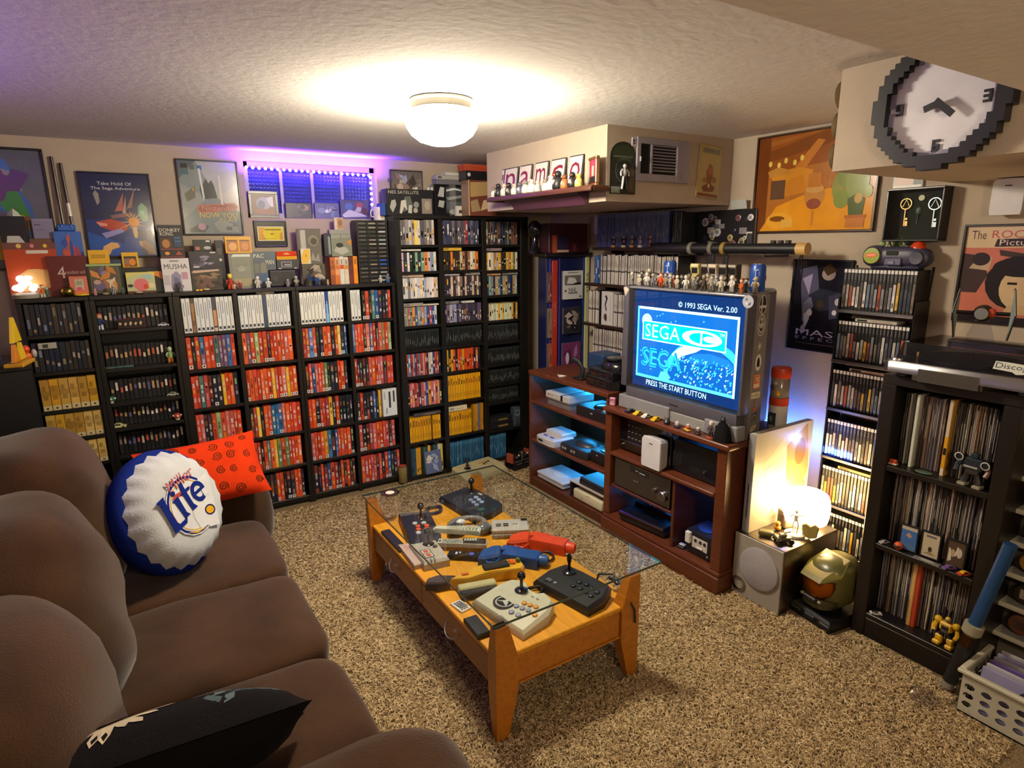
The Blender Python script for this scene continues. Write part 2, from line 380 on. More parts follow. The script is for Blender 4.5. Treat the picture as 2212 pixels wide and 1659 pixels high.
# ================================================================ bookcases along the back wall
BK = '#15120f'
def bookcase(label, x0, x1, yf, top, cols, shelves_by_col, group=None):
    """cols: [(xa, xb)] clear openings; shelves_by_col: shelf-top heights of each column."""
    t = T('bookcase', label, 'bookcase', ((x0+x1)/2, yf, 0), 0, group); ox = (x0+x1)/2
    yb = YB-.004-yf
    edges = sorted([x0]+[v for c in cols for v in c]+[x1])
    for i in range(0, len(edges), 2):
        P('upright', MB().cbox(edges[i]-ox, edges[i+1]-ox, 0, yb, 0, top-.022, BK, .0015), 'blackwood', t)
    P('top_panel', MB().cbox(x0-ox, x1-ox, -.004, yb, top-.022, top, BK, .002), 'blackwood', t)
    P('back_panel', MB().box(x0-ox+.003, x1-ox-.003, yb-.006, yb, .0, top-.024, '#0b0a0a'), 'blackwood', t)
    for (a, b), zs in zip(cols, shelves_by_col):
        for k, z in enumerate(zs):
            P('shelf', MB().cbox(a-ox+.0005, b-ox-.0005, .003, yb-.007, z-(.018 if k < len(zs)-1 else min(.028, z-.002)), z, BK, .0015), 'blackwood', t)
    return t
LOWZ = [1.142, .935, .71, .484, .27, .05]
TALLL = [1.605, 1.435, 1.26, 1.08, .92, .738, .523, .272, .03]
TALLR = [1.60, 1.425, 1.25, 1.07, .911, .749, .598, .462, .247, .026]
BA = [1.187, .999, .827, .693, .515, .33, .15, .03]
bookcase('narrow black bookcase of tan tall boxes beside the media tower', -.43, -.135, 3.79, 1.37, [(-.41, -.155)], [[1.187, 1.0, .80, .645, .495, .30, .12]])
bookcase('black bookcase of small cartridges with toadstool toys on its shelves', -.134, .236, 3.79, 1.37, [(-.112, .218)], [[1.19, .985, .80, .66, .50, .30, .12]])
bookcase('wide black two column bookcase behind the red cushion', .237, .884, 3.79, 1.37, [(.272, .537), (.561, .862)], [LOWZ, LOWZ])
bookcase('wide black two column bookcase against the tallest bookcase', .885, 1.512, 3.79, 1.37, [(.902, 1.188), (1.212, 1.491)], [LOWZ, LOWZ])
bookcase('tall black three column bookcase in the far corner', 1.515, 2.53, 3.76, 1.79, [(1.555, 1.82), (1.854, 2.15), (2.184, 2.467)], [TALLL, TALLL, TALLR])

def case_mesh(w, d, h, body, segs, titles=(), ch=.0022):
    """An upright case or box, spine at y = 0 facing -y. segs: [(z fraction, colour)] bottom to top, last fraction 1; titles: (x0, x1, z0, z1, colour)."""
    m = MB(); pr = [(ch, 0), (w-ch, 0), (w, ch), (w, d), (0, d), (0, ch)]
    m.add([(*p, 0) for p in pr]+[(*p, h) for p in pr],
          [(5, 4, 3, 2, 1, 0), (6, 7, 8, 9, 10, 11)]+[(i, i+1, i+7, i+6) for i in range(1, 5)]+[(5, 0, 6, 11)], body)
    z = 0
    for f, c in segs:
        z1 = f*h; m.add([(ch, 0, z), (w-ch, 0, z), (w-ch, 0, z1), (ch, 0, z1)], [(0, 1, 2, 3)], c); z = z1
    for a, b, c0, c1, c in titles:
        m.add([(a*w, -.0004, c0*h), (b*w, -.0004, c0*h), (b*w, -.0004, c1*h), (a*w, -.0004, c1*h)], [(0, 1, 2, 3)], c)
    return m
def word(c):
    r, g, b = C_(c); mx, mn = max(r, g, b), min(r, g, b)
    if mx < .025: return 'black'
    if mx-mn < .25*mx: return 'white' if mx > .5 else ('pale grey' if mx > .25 else ('grey' if mx > .07 else 'charcoal'))
    if r >= g >= b:
        if g > .55*r: return 'yellow' if b < .35*g else 'cream'
        if g > .22*r: return ('orange' if mx > .3 else 'tan') if b < .3*r else 'beige'
        return 'red' if mx > .2 else 'maroon'
    if r >= b >= g: return 'pink' if mx > .35 else ('crimson' if mx > .15 else 'plum')
    if b >= r and b >= g: return ('sky blue' if g > .4*b else 'blue') if mx > .25 else 'navy'
    return 'green' if g > .1 else 'dark green'
ORANGES = ['#c4401e', '#d2521f', '#b83418', '#c94a2a', '#b5402a', '#d8602c', '#a8331c', '#cf4a38']
DARKS = ['#17171d', '#221c24', '#101218', '#1d2230', '#28242a', '#141a24']
REDS = ['#b04444', '#c25a50', '#a83a3c', '#b85a5e', '#8e3034', '#c87068']
LIGHTS = ['#c9c2c6', '#d8d4d8', '#b8b0bc', '#e2dccc']
BLUES = ['#33548c', '#24508c', '#4a78b8', '#1c3a6c', '#2a6a90']
YEL = ['#d8a428', '#e4b83a', '#c8902a', '#e8d070']
OTH = ['#5c7a4c', '#3a6a6a', '#7a5a3a', '#6a4a6c', '#8a6a4a', '#9ab07a']
def style_orange(rnd, mixw=(.55, .2, .1, .05, .04, .06)):
    r = rnd.random(); fam = [ORANGES, DARKS, REDS, BLUES, YEL, OTH]; acc = 0
    for k, p in enumerate(mixw):
        acc += p
        if r < acc: break
    pal = fam[k]; base = jit(rnd.choice(pal), .1, rnd); segs = []; n = rnd.randint(3, 6); cut = sorted(rnd.uniform(.12, .97) for _ in range(n-1))
    for f in cut+[1]: segs.append((f, jit(mix(base, rnd.choice(pal+ORANGES[:2]), rnd.uniform(0, .5)), .15, rnd)))
    tit = [(.3, .72, a, a+rnd.uniform(.08, .2), mix(base, rnd.choice(LIGHTS+YEL[:1]+DARKS[:1] if k != 1 else LIGHTS+OTH), rnd.uniform(.35, .9))) for a in (rnd.uniform(.15, .3), rnd.uniform(.4, .5), rnd.uniform(.6, .75))]
    if rnd.random() < .35: tit.append((.08, .92, .02, .13, '#cfc8c4')); tit.append((.35, .65, .05, .10, '#3a3030'))
    return base, base, segs, tit
def style_white(rnd):
    c = jit(rnd.choice(['#d6d8da', '#dcdcd8', '#cfd3d8', '#d9d9d2']), .04, rnd)
    z1 = rnd.uniform(.82, .93); z0 = z1-rnd.uniform(.2, .5)
    return c, '#b9bcc0', [(1, c)], [(.42, .6, z0, z1, '#7d8490'), (.25, .78, .05, .13, '#30343c')]
def style_pal(pal, title=LIGHTS, ntit=2, dark=False):
    def f(rnd):
        c = jit(rnd.choice(pal), .15, rnd); segs = [(rnd.uniform(.3, .8), c), (1, jit(c, .12, rnd))]
        tit = [(.28, .74, a, a+rnd.uniform(.08, .3), jit(rnd.choice(title), .2, rnd)) for a in [rnd.uniform(.08, .62) for _ in range(ntit)]]
        return c, c, segs, tit
    return f
NCASE = {}
def fill(name, cat, group, where, noun, origin, rz, width, h, d, wr, style, hvar=0., seed=1, dvar=.006, lean_last=False, smooth=None, z_extra=None, first=1, mat='print'):
    """A row of upright things standing side by side from origin along local +x; every one its own object with its own label."""
    rnd = random.Random(seed); x = 0; k = first-1; a = R(rz)
    while True:
        w = rnd.uniform(*wr)
        if x+w > width: break
        k += 1; col, body, segs, tit = style(rnd); hh = h*(1-rnd.random()*hvar); dy = rnd.uniform(0, dvar)
        m = case_mesh(w-.0006, d, hh, body, segs, tit)
        p = Vector(origin)+Vector((math.cos(a)*x-math.sin(a)*dy, math.sin(a)*x+math.cos(a)*dy, 0))
        o = P(name, m, mat, None, None, None); o.location = p; o.rotation_euler = (0, 0, a)
        tag(o, '%s %s, %s %s' % (word(col), noun, nth(k), where), cat, group); x += w
    return k
YF = 3.80
colx = [(.272, .537), (.561, .862), (.902, 1.188), (1.212, 1.491)]
colname = ['first', 'second', 'third', 'fourth']
rowname = ['top', 'second', 'third', 'fourth', 'fifth', 'bottom']
def whites(k, ex):
    def f(rnd, st={'n': 0}):
        st['n'] += 1
        if st['n'] in ex: return ex[st['n']]
        return style_white(rnd)
    f.__defaults__ = ({'n': 0},); return f
brown = ('#7a5a44', '#5a4434', [(.2, '#8c6a50'), (.6, '#7a5236'), (.85, '#94795a'), (1, '#5d4a40')], [(.3, .7, .35, .8, '#a87a40')])
tanb = ('#4a4048', '#3a3236', [(.1, '#c8b8a8'), (.15, '#3a3236'), (.62, '#c08e62'), (1, '#4a4a54')], [])
skyb = ('#2a5aa8', '#24488a', [(.3, '#7fb4e0'), (.6, '#3f7fc8'), (1, '#1c3a86')], [(.4, .6, .3, .7, '#a8d0f0')])
mixes = {2: [(.42, .24, .06, .1, .06, .12), (.62, .16, .05, .02, .05, .1), (.30, .36, .06, .12, .06, .1), (.38, .28, .12, .12, .02, .08)],
         3: [(.6, .2, .08, .02, .06, .04), (.66, .12, .1, .02, .08, .02), (.36, .34, .1, .12, .02, .06), (.34, .42, .1, .02, .06, .06)],
         4: [(.5, .26, .08, .06, .04, .06), (.6, .2, .1, .04, .02, .04), (.46, .3, .1, .04, .06, .04), (.05, .75, .02, .1, .02, .06)],
         5: [(.5, .3, .1, .04, .02, .04), (.48, .18, .1, .08, .08, .08), (.5, .16, .1, .12, .08, .04), (.3, .3, .3, .04, .02, .04)],
         6: [(.4, .4, .1, .04, .02, .04), (.36, .46, .06, .02, .04, .06), (.36, .4, .06, .04, .04, .1), (.28, .3, .14, .12, .04, .12)]}
for ci, (xa, xb) in enumerate(colx):
    for ri in range(6 if ci else 4):      # the two lowest shelves of the first column are hidden by the sofa
        z = LOWZ[ri]+.0005; wtxt = 'along the %s shelf of the %s low bookcase column' % (rowname[ri], colname[ci]); grp = 'cases on the %s shelf, %s low bookcase column' % (rowname[ri], colname[ci])
        if ri == 0 and ci < 3:
            st = whites(0, [{3: brown, 8: tanb}, {7: ('#39455c', '#39455c', [(1, '#3e4c66')], [])}, {8: skyb}][ci])
            fill('game_case', 'game case', grp, wtxt, 'game case', (xa+.004, YF, z), 0, xb-xa-.006, .19, .15, (.0208, .0224), st, 0, 11+ci, .002)
        elif ri == 0:
            n = fill('game_case', 'game case', grp, wtxt, 'game case', (xa+.004, YF, z), 0, .07, .19, .15, (.0205, .0222), style_white, 0, 21, .002)
            fill('game_case', 'game case', grp, wtxt, 'game case', (xa+.076, YF, z), 0, xb-xa-.08, .185, .13, (.017, .0245), lambda r: style_orange(r, (.12, .3, .42, .12, 0, .04)), .03, 22, .006, first=n+1)
        else:
            wid = xb-xa-.006 if not (ri == 3 and ci == 3) else .17
            n = fill('game_case', 'game case', grp, wtxt, 'game case', (xa+.003, YF, z), 0, wid, .186, .13, (.016, .0255), lambda r, m=mixes[ri+1][ci]: style_orange(r, m), .035, 100+ri*10+ci, .007)
            if ri == 3 and ci == 3:
                m = case_mesh(.10, .13, .186, '#c8c8cc', [(1, '#d2d4d8')]); m.art((0, 0, 0), EX, EZ, .10, .186, [('t', 'NHL', .1, .62, .2, .92, '#2a3040'), ('r', .42, .3, .56, .9, '#30343c'), ('r', .72, .5, .84, .92, '#3a4250'), ('r', .2, .1, .3, .3, '#8a909a')], .0008)
                S('game_box', m, 'print', 'broad white game box ending the fourth shelf of the fourth low bookcase column', 'game box', (xb-.103, YF, z))
# narrow bookcase of tall tan boxes, its two upper shelves dark
for i, (z, h) in enumerate(((1.188, .155), (1.001, .15))):
    fill('video_case', 'video case', 'dark cases in the narrow bookcase', 'along the %s shelf of the narrow bookcase' % rowname[i], 'upright case', (-.405, YF, z), 0, .245, h, .13, (.017, .026), style_pal(['#20222a', '#2a2624', '#1a2030', '#3a3028'], ['#6a7484', '#8a7450', '#7e6a58', '#a89c88'], 1), .05, 41+i)
def style_tan(rnd):
    c = jit(rnd.choice(['#c29a48', '#b98c38', '#c9a75e', '#c79226']), .08, rnd)
    segs = [(.16, '#cbb88c'), (rnd.uniform(.3, .5), jit(c, .15, rnd)), (rnd.uniform(.55, .8), jit(mix(c, '#6a4418', rnd.uniform(.1, .6)), .1, rnd)), (1, jit(c, .1, rnd))]
    return c, '#9a7a3c', segs, [(.38, .62, .05, .10, '#241a10'), (.25, .75, .35, .5, mix(c, '#4a3010', .5)), (.2, .6, .62, .8, mix(c, '#6a4a1c', .6))]
for i, (z, h) in enumerate(((.801, .162), (.646, .132), (.496, .126))):
    fill('boxed_video', 'boxed video', 'tall tan boxes in the narrow bookcase', 'along the %s shelf of the narrow bookcase' % rowname[i+2], 'tall box', (-.40, YF, z), 0, .242, h, .12, (.0385, .041), style_tan, .02, 51+i)
S('label_card', MB().cbox(0, .075, 0, .01, 0, .03, '#a9a595', .002).art((0, 0, 0), EX, EZ, .075, .03, [('r', .25, .2, .55, .8, '#3a4038')], .0006), 'print', 'pale flat box on the narrow bookcase above the second shelf', 'box', (-.375, 3.795, 1.118), ry=0)
# small cartridges: black blocks with a bright label each
def style_cart(rnd):
    c = rnd.choice(['#1a1a1c', '#222022', '#161618']); l = jit(rnd.choice(['#c8b8a0', '#a86a4a', '#d8d0c4', '#8a6a58', '#b89060', '#5a5a88', '#c0503a', '#9a8a7a']), .15, rnd)
    a = rnd.uniform(.35, .5)
    return l, c, [(1, c)], [(.25, .75, a, a+rnd.uniform(.15, .42), l)]
for i, z in enumerate((1.191, .986, .801, .661, .501)):
    fill('game_cartridge', 'game cartridge', 'cartridges on the %s shelf of the cartridge bookcase' % rowname[i], 'along the %s shelf of the cartridge bookcase' % rowname[i], 'labelled cartridge', (-.108, 3.86, z), 0, .325, .115, .12, (.0205, .022), style_cart, .04, 61+i, .004)
# ---------------------------------------------------------------- tall bookcase
tcols = [(1.555, 1.82), (1.854, 2.15), (2.184, 2.467)]; YT = 3.775
tn = ['window-side', 'middle', 'corner-side']
GREYB = ['#9a948e', '#b4aea8', '#77726e', '#6a6668', '#8c8a92', '#585458']
tall_rows = {
 (0, 0): ('film_case', .158, GREYB+['#d0ccc8', '#e0c040'], (.017, .026)), (1, 0): ('film_case', .158, ['#4a4450', '#3a3640', '#5a5660', '#6a6470', '#a83c34', '#33406a', '#322c34'], (.012, .022)), (2, 0): ('film_case', .157, ['#6a4634', '#7a6a4a', '#2a3a54', '#1e2a3e', '#243248', '#202834'], (.014, .024)),
 (0, 1): ('boxed_game', .124, ['#1c2a24', '#7aa08a', '#c8a8b8', '#d8d4d0', '#e07a30', '#d4a8bc', '#2c3040', '#7890b0'], (.017, .024)), (1, 1): ('boxed_game', .124, ['#d87a2a', '#2a2622', '#c8b890', '#d8d4cc', '#a86a48', '#3a2e28', '#b88a64'], (.016, .024)), (2, 1): ('boxed_game', .124, ['#d8a824', '#d4ccb8', '#2a2624', '#c0a890', '#6a7a74', '#a07a5c', '#e0d8c8'], (.016, .024)),
 (0, 2): ('boxed_game', .135, ['#b8c0d8', '#c8ccd8', '#d0b8a8', '#c88a6a', '#9aa8c8', '#d8d0c4', '#8a7a70'], (.014, .022)), (1, 2): ('boxed_game', .135, ['#2a2634', '#362e38', '#c8b098', '#d8d0c0', '#3a3040', '#8a7468'], (.014, .021)), (2, 2): ('boxed_game', .135, ['#1c2a50', '#24365c', '#9ab0a8', '#7a8a80', '#a8824a', '#1e2230'], (.016, .024)),
 (0, 3): ('boxed_game', .125, ['#3a4a8c', '#a04a5c', '#8a90c0', '#c8c8d8', '#24304a', '#d08a3a', '#7a8a78'], (.014, .021)), (1, 3): ('boxed_game', .125, ['#8a90b8', '#2a2838', '#5a4a60', '#b0a8bc', '#3a3448', '#6a5a78'], (.014, .022)), (2, 3): ('boxed_game', .118, ['#d8a43a', '#d4d0a8', '#c8ccb0', '#1c1e28', '#b8c4a8', '#2c3038'], (.016, .022)),
 (0, 5): ('disc_case', .155, ['#24407a', '#a83a3a', '#2a7a98', '#c88a8c', '#b04438', '#1e2438', '#c8b8bc', '#33487a'], (.012, .018)), (1, 5): ('disc_case', .155, ['#a83e28', '#26222c', '#d8a028', '#c04820', '#b83c1c', '#2a3a68'], (.015, .022)),
 (0, 6): ('disc_case', .165, ['#a83c30', '#3a2430', '#d8923a', '#b8605c', '#1c1a24', '#c8888a', '#304a88', '#c03a30'], (.014, .021)),
}
for (ci, ri), (nm, h, pal, wr) in tall_rows.items():
    xa, xb = tcols[ci]; zs = TALLR if ci == 2 else TALLL
    fill(nm, nm.replace('_', ' '), 'cases on the %s shelf, %s tall bookcase column' % (nth(ri+1), tn[ci]), 'along the %s shelf of the %s tall bookcase column' % (nth(ri+1), tn[ci]), nm.replace('_', ' '), (xa+.004, YT, zs[ri]+.0005), 0, xb-xa-.008, h, .13, wr, style_pal(pal, LIGHTS+DARKS[:2]+YEL[:1], 2), .03, 200+ci*10+ri)
def style_cass(rnd):
    c = rnd.choice(['#1b1d1e', '#202324', '#17191b', '#23282a'])
    return c, '#121314', [(.12, '#0f1011'), (.9, c), (1, '#2c3633')], [(.3, .7, a, a+rnd.uniform(.1, .4), jit('#58605e', .35, rnd)) for a in (rnd.uniform(.15, .4),)]
for ci, ri, h in ((0, 4, .13), (1, 4, .13), (2, 4, .128), (2, 5, .118), (2, 6, .11), (2, 7, .105)):
    xa, xb = tcols[ci]; zs = TALLR if ci == 2 else TALLL
    fill('cassette_case', 'cassette case', 'black cassette cases on the %s shelf, %s tall bookcase column' % (nth(ri+1), tn[ci]), 'along the %s shelf of the %s tall bookcase column' % (nth(ri+1), tn[ci]), 'cassette case', (xa+.004, YT, zs[ri]+.0005), 0, xb-xa-.008, h, .12, (.0125, .015), style_cass, .02, 300+ci*10+ri, .003)
def style_yel(rnd):
    c = jit(rnd.choice(['#dea014', '#e2a818', '#d89a16']), .05, rnd)
    return c, '#b07c14', [(1, c)], [(.3, .68, .62, rnd.uniform(.76, .9), rnd.choice(['#8a3a14', '#3a2c14', '#a8401c', '#6a4a18'])), (.35, .65, .12, .3, '#a8741a')]
for ci, ri, w, off, h, first in ((1, 6, .285, .004, .185, 1), (0, 7, .165, .004, .175, 1), (0, 7, .082, .178, .172, 9), (1, 7, .20, .004, .17, 1)):
    xa, xb = tcols[ci]
    fill('game_box', 'game box', 'yellow boxes on the %s shelf, %s tall bookcase column' % (nth(ri+1), tn[ci]), 'along the %s shelf of the %s tall bookcase column' % (nth(ri+1), tn[ci]), 'game box', (xa+off, YT, TALLL[ri]+.0005), 0, w, h, .13, (.0195, .0215), style_yel, .01, 400+ci*10+ri+first, .002, first=first)
fill('game_box', 'game box', 'ochre boxes ending the eighth shelf', 'of the ochre run on the eighth middle shelf', 'game box', (2.06, YT, TALLL[7]+.0005), 0, .086, .2, .13, (.012, .017), style_pal(['#b8841c', '#a8741a', '#6a6a78', '#c8922a'], ['#7a4a14'], 1), .02, 417)
fill('game_box', 'game box', 'mixed boxes on the bottom shelf', 'along the bottom shelf of the window-side tall bookcase column', 'game box', (1.559, YT, .0305), 0, .255, .2, .12, (.014, .022), style_pal(['#d89a28', '#c8c4b4', '#2a2622', '#8a8474', '#e0b838', '#3a5a50', '#2c4a58'], DARKS, 1), .06, 431)
S('game_box', case_mesh(.125, .012, .16, '#5c6478', [(1, '#5c6684')]).art((0, 0, 0), EX, EZ, .125, .16, cover(random.Random(3), '#565f7c', ['#c8bca8', '#8890a8', '#3a4058', '#a89478'], 8), .0004), 'print', 'slate blue box leaning face-out on the bottom tall bookcase shelf', 'game box', (1.655, 3.742, .032), rx=-9)
def style_blue(rnd):
    c = jit(rnd.choice(['#2c6088', '#275a84', '#356c90', '#24547c']), .1, rnd)
    return c, '#1c4464', [(.85, c), (1, mix(c, '#5a9ac0', .4))], [(.3, .7, a, a+.2, mix(c, '#9ac0d8', rnd.uniform(.1, .6))) for a in (rnd.uniform(.1, .5),)]
for ci, z in ((1, .0305), (2, .0265)):
    xa, xb = tcols[ci]
    fill('disc_box', 'disc box', 'blue disc boxes on the bottom shelf, %s tall bookcase column' % tn[ci], 'along the bottom shelf of the %s tall bookcase column' % tn[ci], 'disc box', (xa+.004, YT, z), 0, xb-xa-.008 if ci == 1 else .16, .185, .13, (.0125, .0145), style_blue, .02, 440+ci)
# flat boxes lying on top of the upright rows
lying = [(1.56, 1.70, 1.565, .012, '#c6c4be', 'white flat case lying on the second window-side row of the tall bookcase'), (1.858, 2.0, 1.563, .022, '#d8b03a', 'yellow striped box lying on the second middle row of the tall bookcase'),
         (2.19, 2.32, 1.556, .02, '#8a7c84', 'mauve box lying on the second corner-side row of the tall bookcase'), (1.56, 1.71, 1.398, .022, '#b8a090', 'beige box lying on the third window-side row of the tall bookcase'),
         (1.87, 1.98, 1.397, .012, '#a8a4ac', 'slim grey case lying on the third middle row of the tall bookcase'), (2.03, 2.14, 1.397, .03, '#8a8c8a', 'grey box lying toward the end of the third middle row'),
         (2.20, 2.31, 1.388, .014, '#b88a6a', 'tan case lying on the third corner-side row of the tall bookcase'), (2.33, 2.455, 1.388, .03, '#7c8288', 'blue grey box lying at the end of the third corner-side row'),
         (1.56, 1.70, 1.207, .022, '#8c8a88', 'grey lettered box lying on the fourth window-side row of the tall bookcase'), (1.70, 1.815, 1.207, .01, '#d0c8bc', 'cream slim case lying on the fourth window-side row of the tall bookcase'),
         (1.87, 1.97, 1.207, .018, '#6a6a74', 'dark grey box lying on the fourth middle row of the tall bookcase'), (2.0, 2.09, 1.207, .014, '#dcdad8', 'bright white case lying on the fourth middle row of the tall bookcase'),
         (1.862, 2.01, .444, .035, '#d4ccb4', 'cream box lying on the yellow row of the eighth middle shelf'), (1.60, 1.80, .449, .02, '#4a464a', 'charcoal case lying on the yellow row of the eighth window-side shelf'),
         (2.19, 2.40, .2475, .05, '#17171a', 'black console lying on the ninth corner-side shelf of the tall bookcase'), (2.20, 2.39, .298, .045, '#1c1c20', 'thin black player stacked on the console of the ninth corner-side shelf')]
for i, (a, b, z, h, c, lab) in enumerate(lying):
    m = MB().cbox(0, b-a, 0, .10, 0, h, c, .0015); m.art((0, 0, 0), EX, EZ, b-a, h, [('r', .06, .25, .3, .75, mix(c, '#26262c', .55)), ('r', .38, .35, .8, .65, mix(c, '#b89a4a', .4))], .0004)
    S('game_box', m, 'print', lab, 'game box', (a, YT+.004, z+.0006))
m = MB().cbox(0, .055, 0, .06, 0, .15, '#3c4450', .004); m.art((0, 0, 0), EX, EZ, .055, .15, [('r', .1, .55, .9, .9, '#5a6470'), ('e', .5, .73, .2, .06, '#26303a'), ('e', .5, .3, .28, .1, '#2c343e'), ('r', .2, .08, .8, .16, '#22262c')], .0006)
S('toy_robot', m, 'plastic', 'slate grey upright player at the end of the ninth corner-side shelf', 'player', (2.405, 3.765, .2475))
# ================================================================ on top of the low bookcases
TOP = 1.3706
def stand(name, cat, label, px0, px1, py0, py1, y, depth, col, els=None, z0=None, mat='print', bev=.0012, lean=0):
    """A box standing on a surface; its face is seen between px0..px1 and py0..py1 and lies on the plane y."""
    pm = (py0+py1)/2; a, b = QY(px0, pm, y).x, QY(px1, pm, y).x; zt = QY((px0+px1)/2, py0, y).z
    if z0 is None: z0 = TOP
    w, h = b-a, zt-z0
    m = MB().cbox(-w/2, w/2, 0, depth, 0, h, col, bev)
    if els: m.art((-w/2, 0, 0), EX, EZ, w, h, els)
    o = S(name, m, mat, label, cat, ((a+b)/2, y, z0), rx=lean)
    return a, b, z0+h
rr = random.Random(77)
# rear row, leaning or standing against the wall
def poster(name, label, cat, O, U, V, w, h, els, frame='#15130f', fw=.012, dep=.018, inner=None, glazed=True, rot=None):
    """Framed flat print: frame, print (and clear cover) as parts; O is the lower corner at the viewer's left, on the wall."""
    O, U, V = Vector(O), Vector(U).normalized(), Vector(V).normalized(); N = U.cross(V)
    B = Matrix((U, V, N)).transposed().to_4x4(); B.translation = O
    t = bpy.data.objects.new(name, None); COL.objects.link(t); t.matrix_world = B; tag(t, label, cat)
    f = MB()
    for a in ((0, w, 0, fw), (0, w, h-fw, h), (0, fw, fw, h-fw), (w-fw, w, fw, h-fw)): f.cbox(a[0], a[1], a[2], a[3], .001, dep, frame, .002)
    P('frame', f, 'satin', t)
    p = MB().box(fw, w-fw, fw, h-fw, .002, dep*.45, inner or '#888888'); p.art((fw, fw, dep*.45), EX, EY, w-2*fw, h-2*fw, els, .0002)
    P('print', p, 'print' if not glazed else 'gloss', t, smooth=None)
    return t
def burst(cx, cy, r0, r1, n, col):
    return [('p', [(cx+r0*math.cos(a-.12), cy+r0*math.sin(a-.12)), (cx+r1*k*math.cos(a), cy+r1*k*.75*math.sin(a)), (cx+r0*math.cos(a+.12), cy+r0*math.sin(a+.12))], col) for a, k in [(2*math.pi*i/n, .6+.4*((i*7) % 3)/2) for i in range(n)]]
W0 = YB-.001
els = cover(random.Random(8), '#5a5c6a', ['#8a5a3c', '#3c64b0', '#5a3a6c', '#3c7a3a', '#c8a028', '#7a4a30', '#8a8490', '#d8d0c8', '#4a4060'], 34)
poster('framed_poster', 'large framed poster of muddled bright colours at the end of the back wall', 'poster', (-.60, W0, 1.50), EX, EZ, .365, .592, els)
els = [('r', 0, 0, 1, 1, '#15204a'), ('r', 0, 0, 1, .45, '#1c3274'), ('p', [(0, 0), (1, 0), (1, .2), (.6, .12), (0, .3)], '#1e50a0'),
       ('t', 'Take Hold Of', .24, .865, .74, .905, '#c9cbd6'), ('t', 'The Sega Adventure', .14, .80, .86, .845, '#c9cbd6'),
       ('p', [(.44, .55), (.60, .78), (.56, .56)], '#a8584a'), ('p', [(.55, .53), (.63, .74), (.60, .52)], '#b88a80'), ('p', [(.62, .58), (.78, .84), (.70, .60)], '#8a6258'),
       ('p', [(.16, .76), (.20, .80), (.24, .76), (.24, .66), (.20, .62)], '#8e8a84'), ('p', [(.14, .42), (.36, .46), (.52, .42), (.56, .36), (.4, .30), (.2, .36)], '#a83a2c'), ('p', [(.14, .42), (.3, .40), (.3, .37), (.2, .37)], '#d08878'),
       ('e', .50, .36, .10, .06, '#b0402c'), ('p', [(.36, .50), (.7, .54), (.72, .50), (.4, .46)], '#7a5058')]
els += burst(.70, .42, .06, .26, 14, '#d8a44a')+[('e', .70, .42, .08, .055, '#d88a2c'), ('p', [(.66, .36), (.74, .36), (.73, .22), (.68, .22)], '#c8a878'), ('p', [(.80, .62), (.86, .66), (.93, .6), (.92, .44), (.84, .42), (.78, .52)], '#6a9a7c'), ('e', .85, .54, .04, .03, '#8ab898'),
        ('p', [(.20, .28), (.5, .34), (.54, .30), (.26, .22)], '#8a86c0'), ('p', [(.86, .34), (.94, .36), (.95, .2), (.86, .18)], '#5a6ab0'), ('p', [(.45, .02), (.82, .02), (.76, .22), (.54, .24)], '#24458c'),
        ('p', [(.16, .02), (.20, .12), (.32, .17), (.42, .16), (.44, .11), (.32, .08), (.28, .02)], '#d8a468'), ('p', [(.98, .02), (.94, .12), (.84, .19), (.74, .18), (.75, .13), (.84, .06), (.86, .02)], '#dcae82')]
poster('framed_poster', 'navy framed poster with white title, starburst and reaching hands', 'poster', (-.108, W0, 1.555), EX, EZ, .325, .44, els, '#101224', .008)
els = [('r', 0, 0, 1, 1, '#7c8684'), ('p', [(0, .75), (.3, 1), (0, 1)], '#5a6468'), ('p', [(.3, 1), (1, 1), (1, .5), (.62, .5)], '#a4a8a2'), ('p', [(0, .7), (.45, .5), (0, .2)], '#8e938c'), ('p', [(.62, .5), (1, .72), (1, .3)], '#b2b0a4'),
       ('p', [(.36, .48), (.33, .62), (.36, .74), (.40, .69), (.45, .77), (.49, .70), (.54, .75), (.58, .68), (.62, .50)], '#3e4440'), ('p', [(.05, .9), (.16, .9), (.16, .96), (.05, .96)], '#33352c'), ('r', .20, .88, .28, .95, '#5c6658'), ('r', .32, .88, .40, .94, '#3a6a94'), ('r', .05, .81, .17, .88, '#4a6a70'),
       ('p', [(.06, .55), (.26, .66), (.24, .5), (.1, .44)], '#6a6a58'), ('p', [(.2, .62), (.24, .64), (.22, .58)], '#c89a30'),
       ('p', [(.24, .34), (.28, .40), (.92, .44), (.97, .38), (.92, .33), (.3, .29)], '#b06c58'), ('p', [(.27, .345), (.30, .385), (.90, .42), (.94, .38), (.90, .345), (.31, .31)], '#8e5a4a'), ('t', 'Nintendo', .33, .325, .88, .395, '#c4927c'), ('t', 'NOW YOU', .28, .225, .94, .30, '#d8b850'), ('t', 'PLAY', .62, .17, .94, .22, '#c8b468'),
       ('p', [(.08, .06), (.3, .16), (.42, .1), (.34, .02), (.1, .02)], '#565c58'), ('e', .3, .1, .07, .05, '#a88e9c'), ('p', [(.5, .14), (.62, .2), (.9, .12), (.95, .02), (.6, .02)], '#929890'), ('r', .72, .05, .82, .1, '#6a706c'), ('r', .84, .1, .92, .15, '#707872'),
       ('p', [(.33, .9), (.37, .9), (.40, .5), (.37, .46)], '#c6c9c6'), ('p', [(.66, .82), (.69, .82), (.71, .4), (.67, .42)], '#cdcabb')]
poster('framed_poster', 'grey framed poster of an exploding page beside the purple window', 'poster', (.352, W0, 1.672), EX, EZ, .318, .412, els, '#14161a', .008)
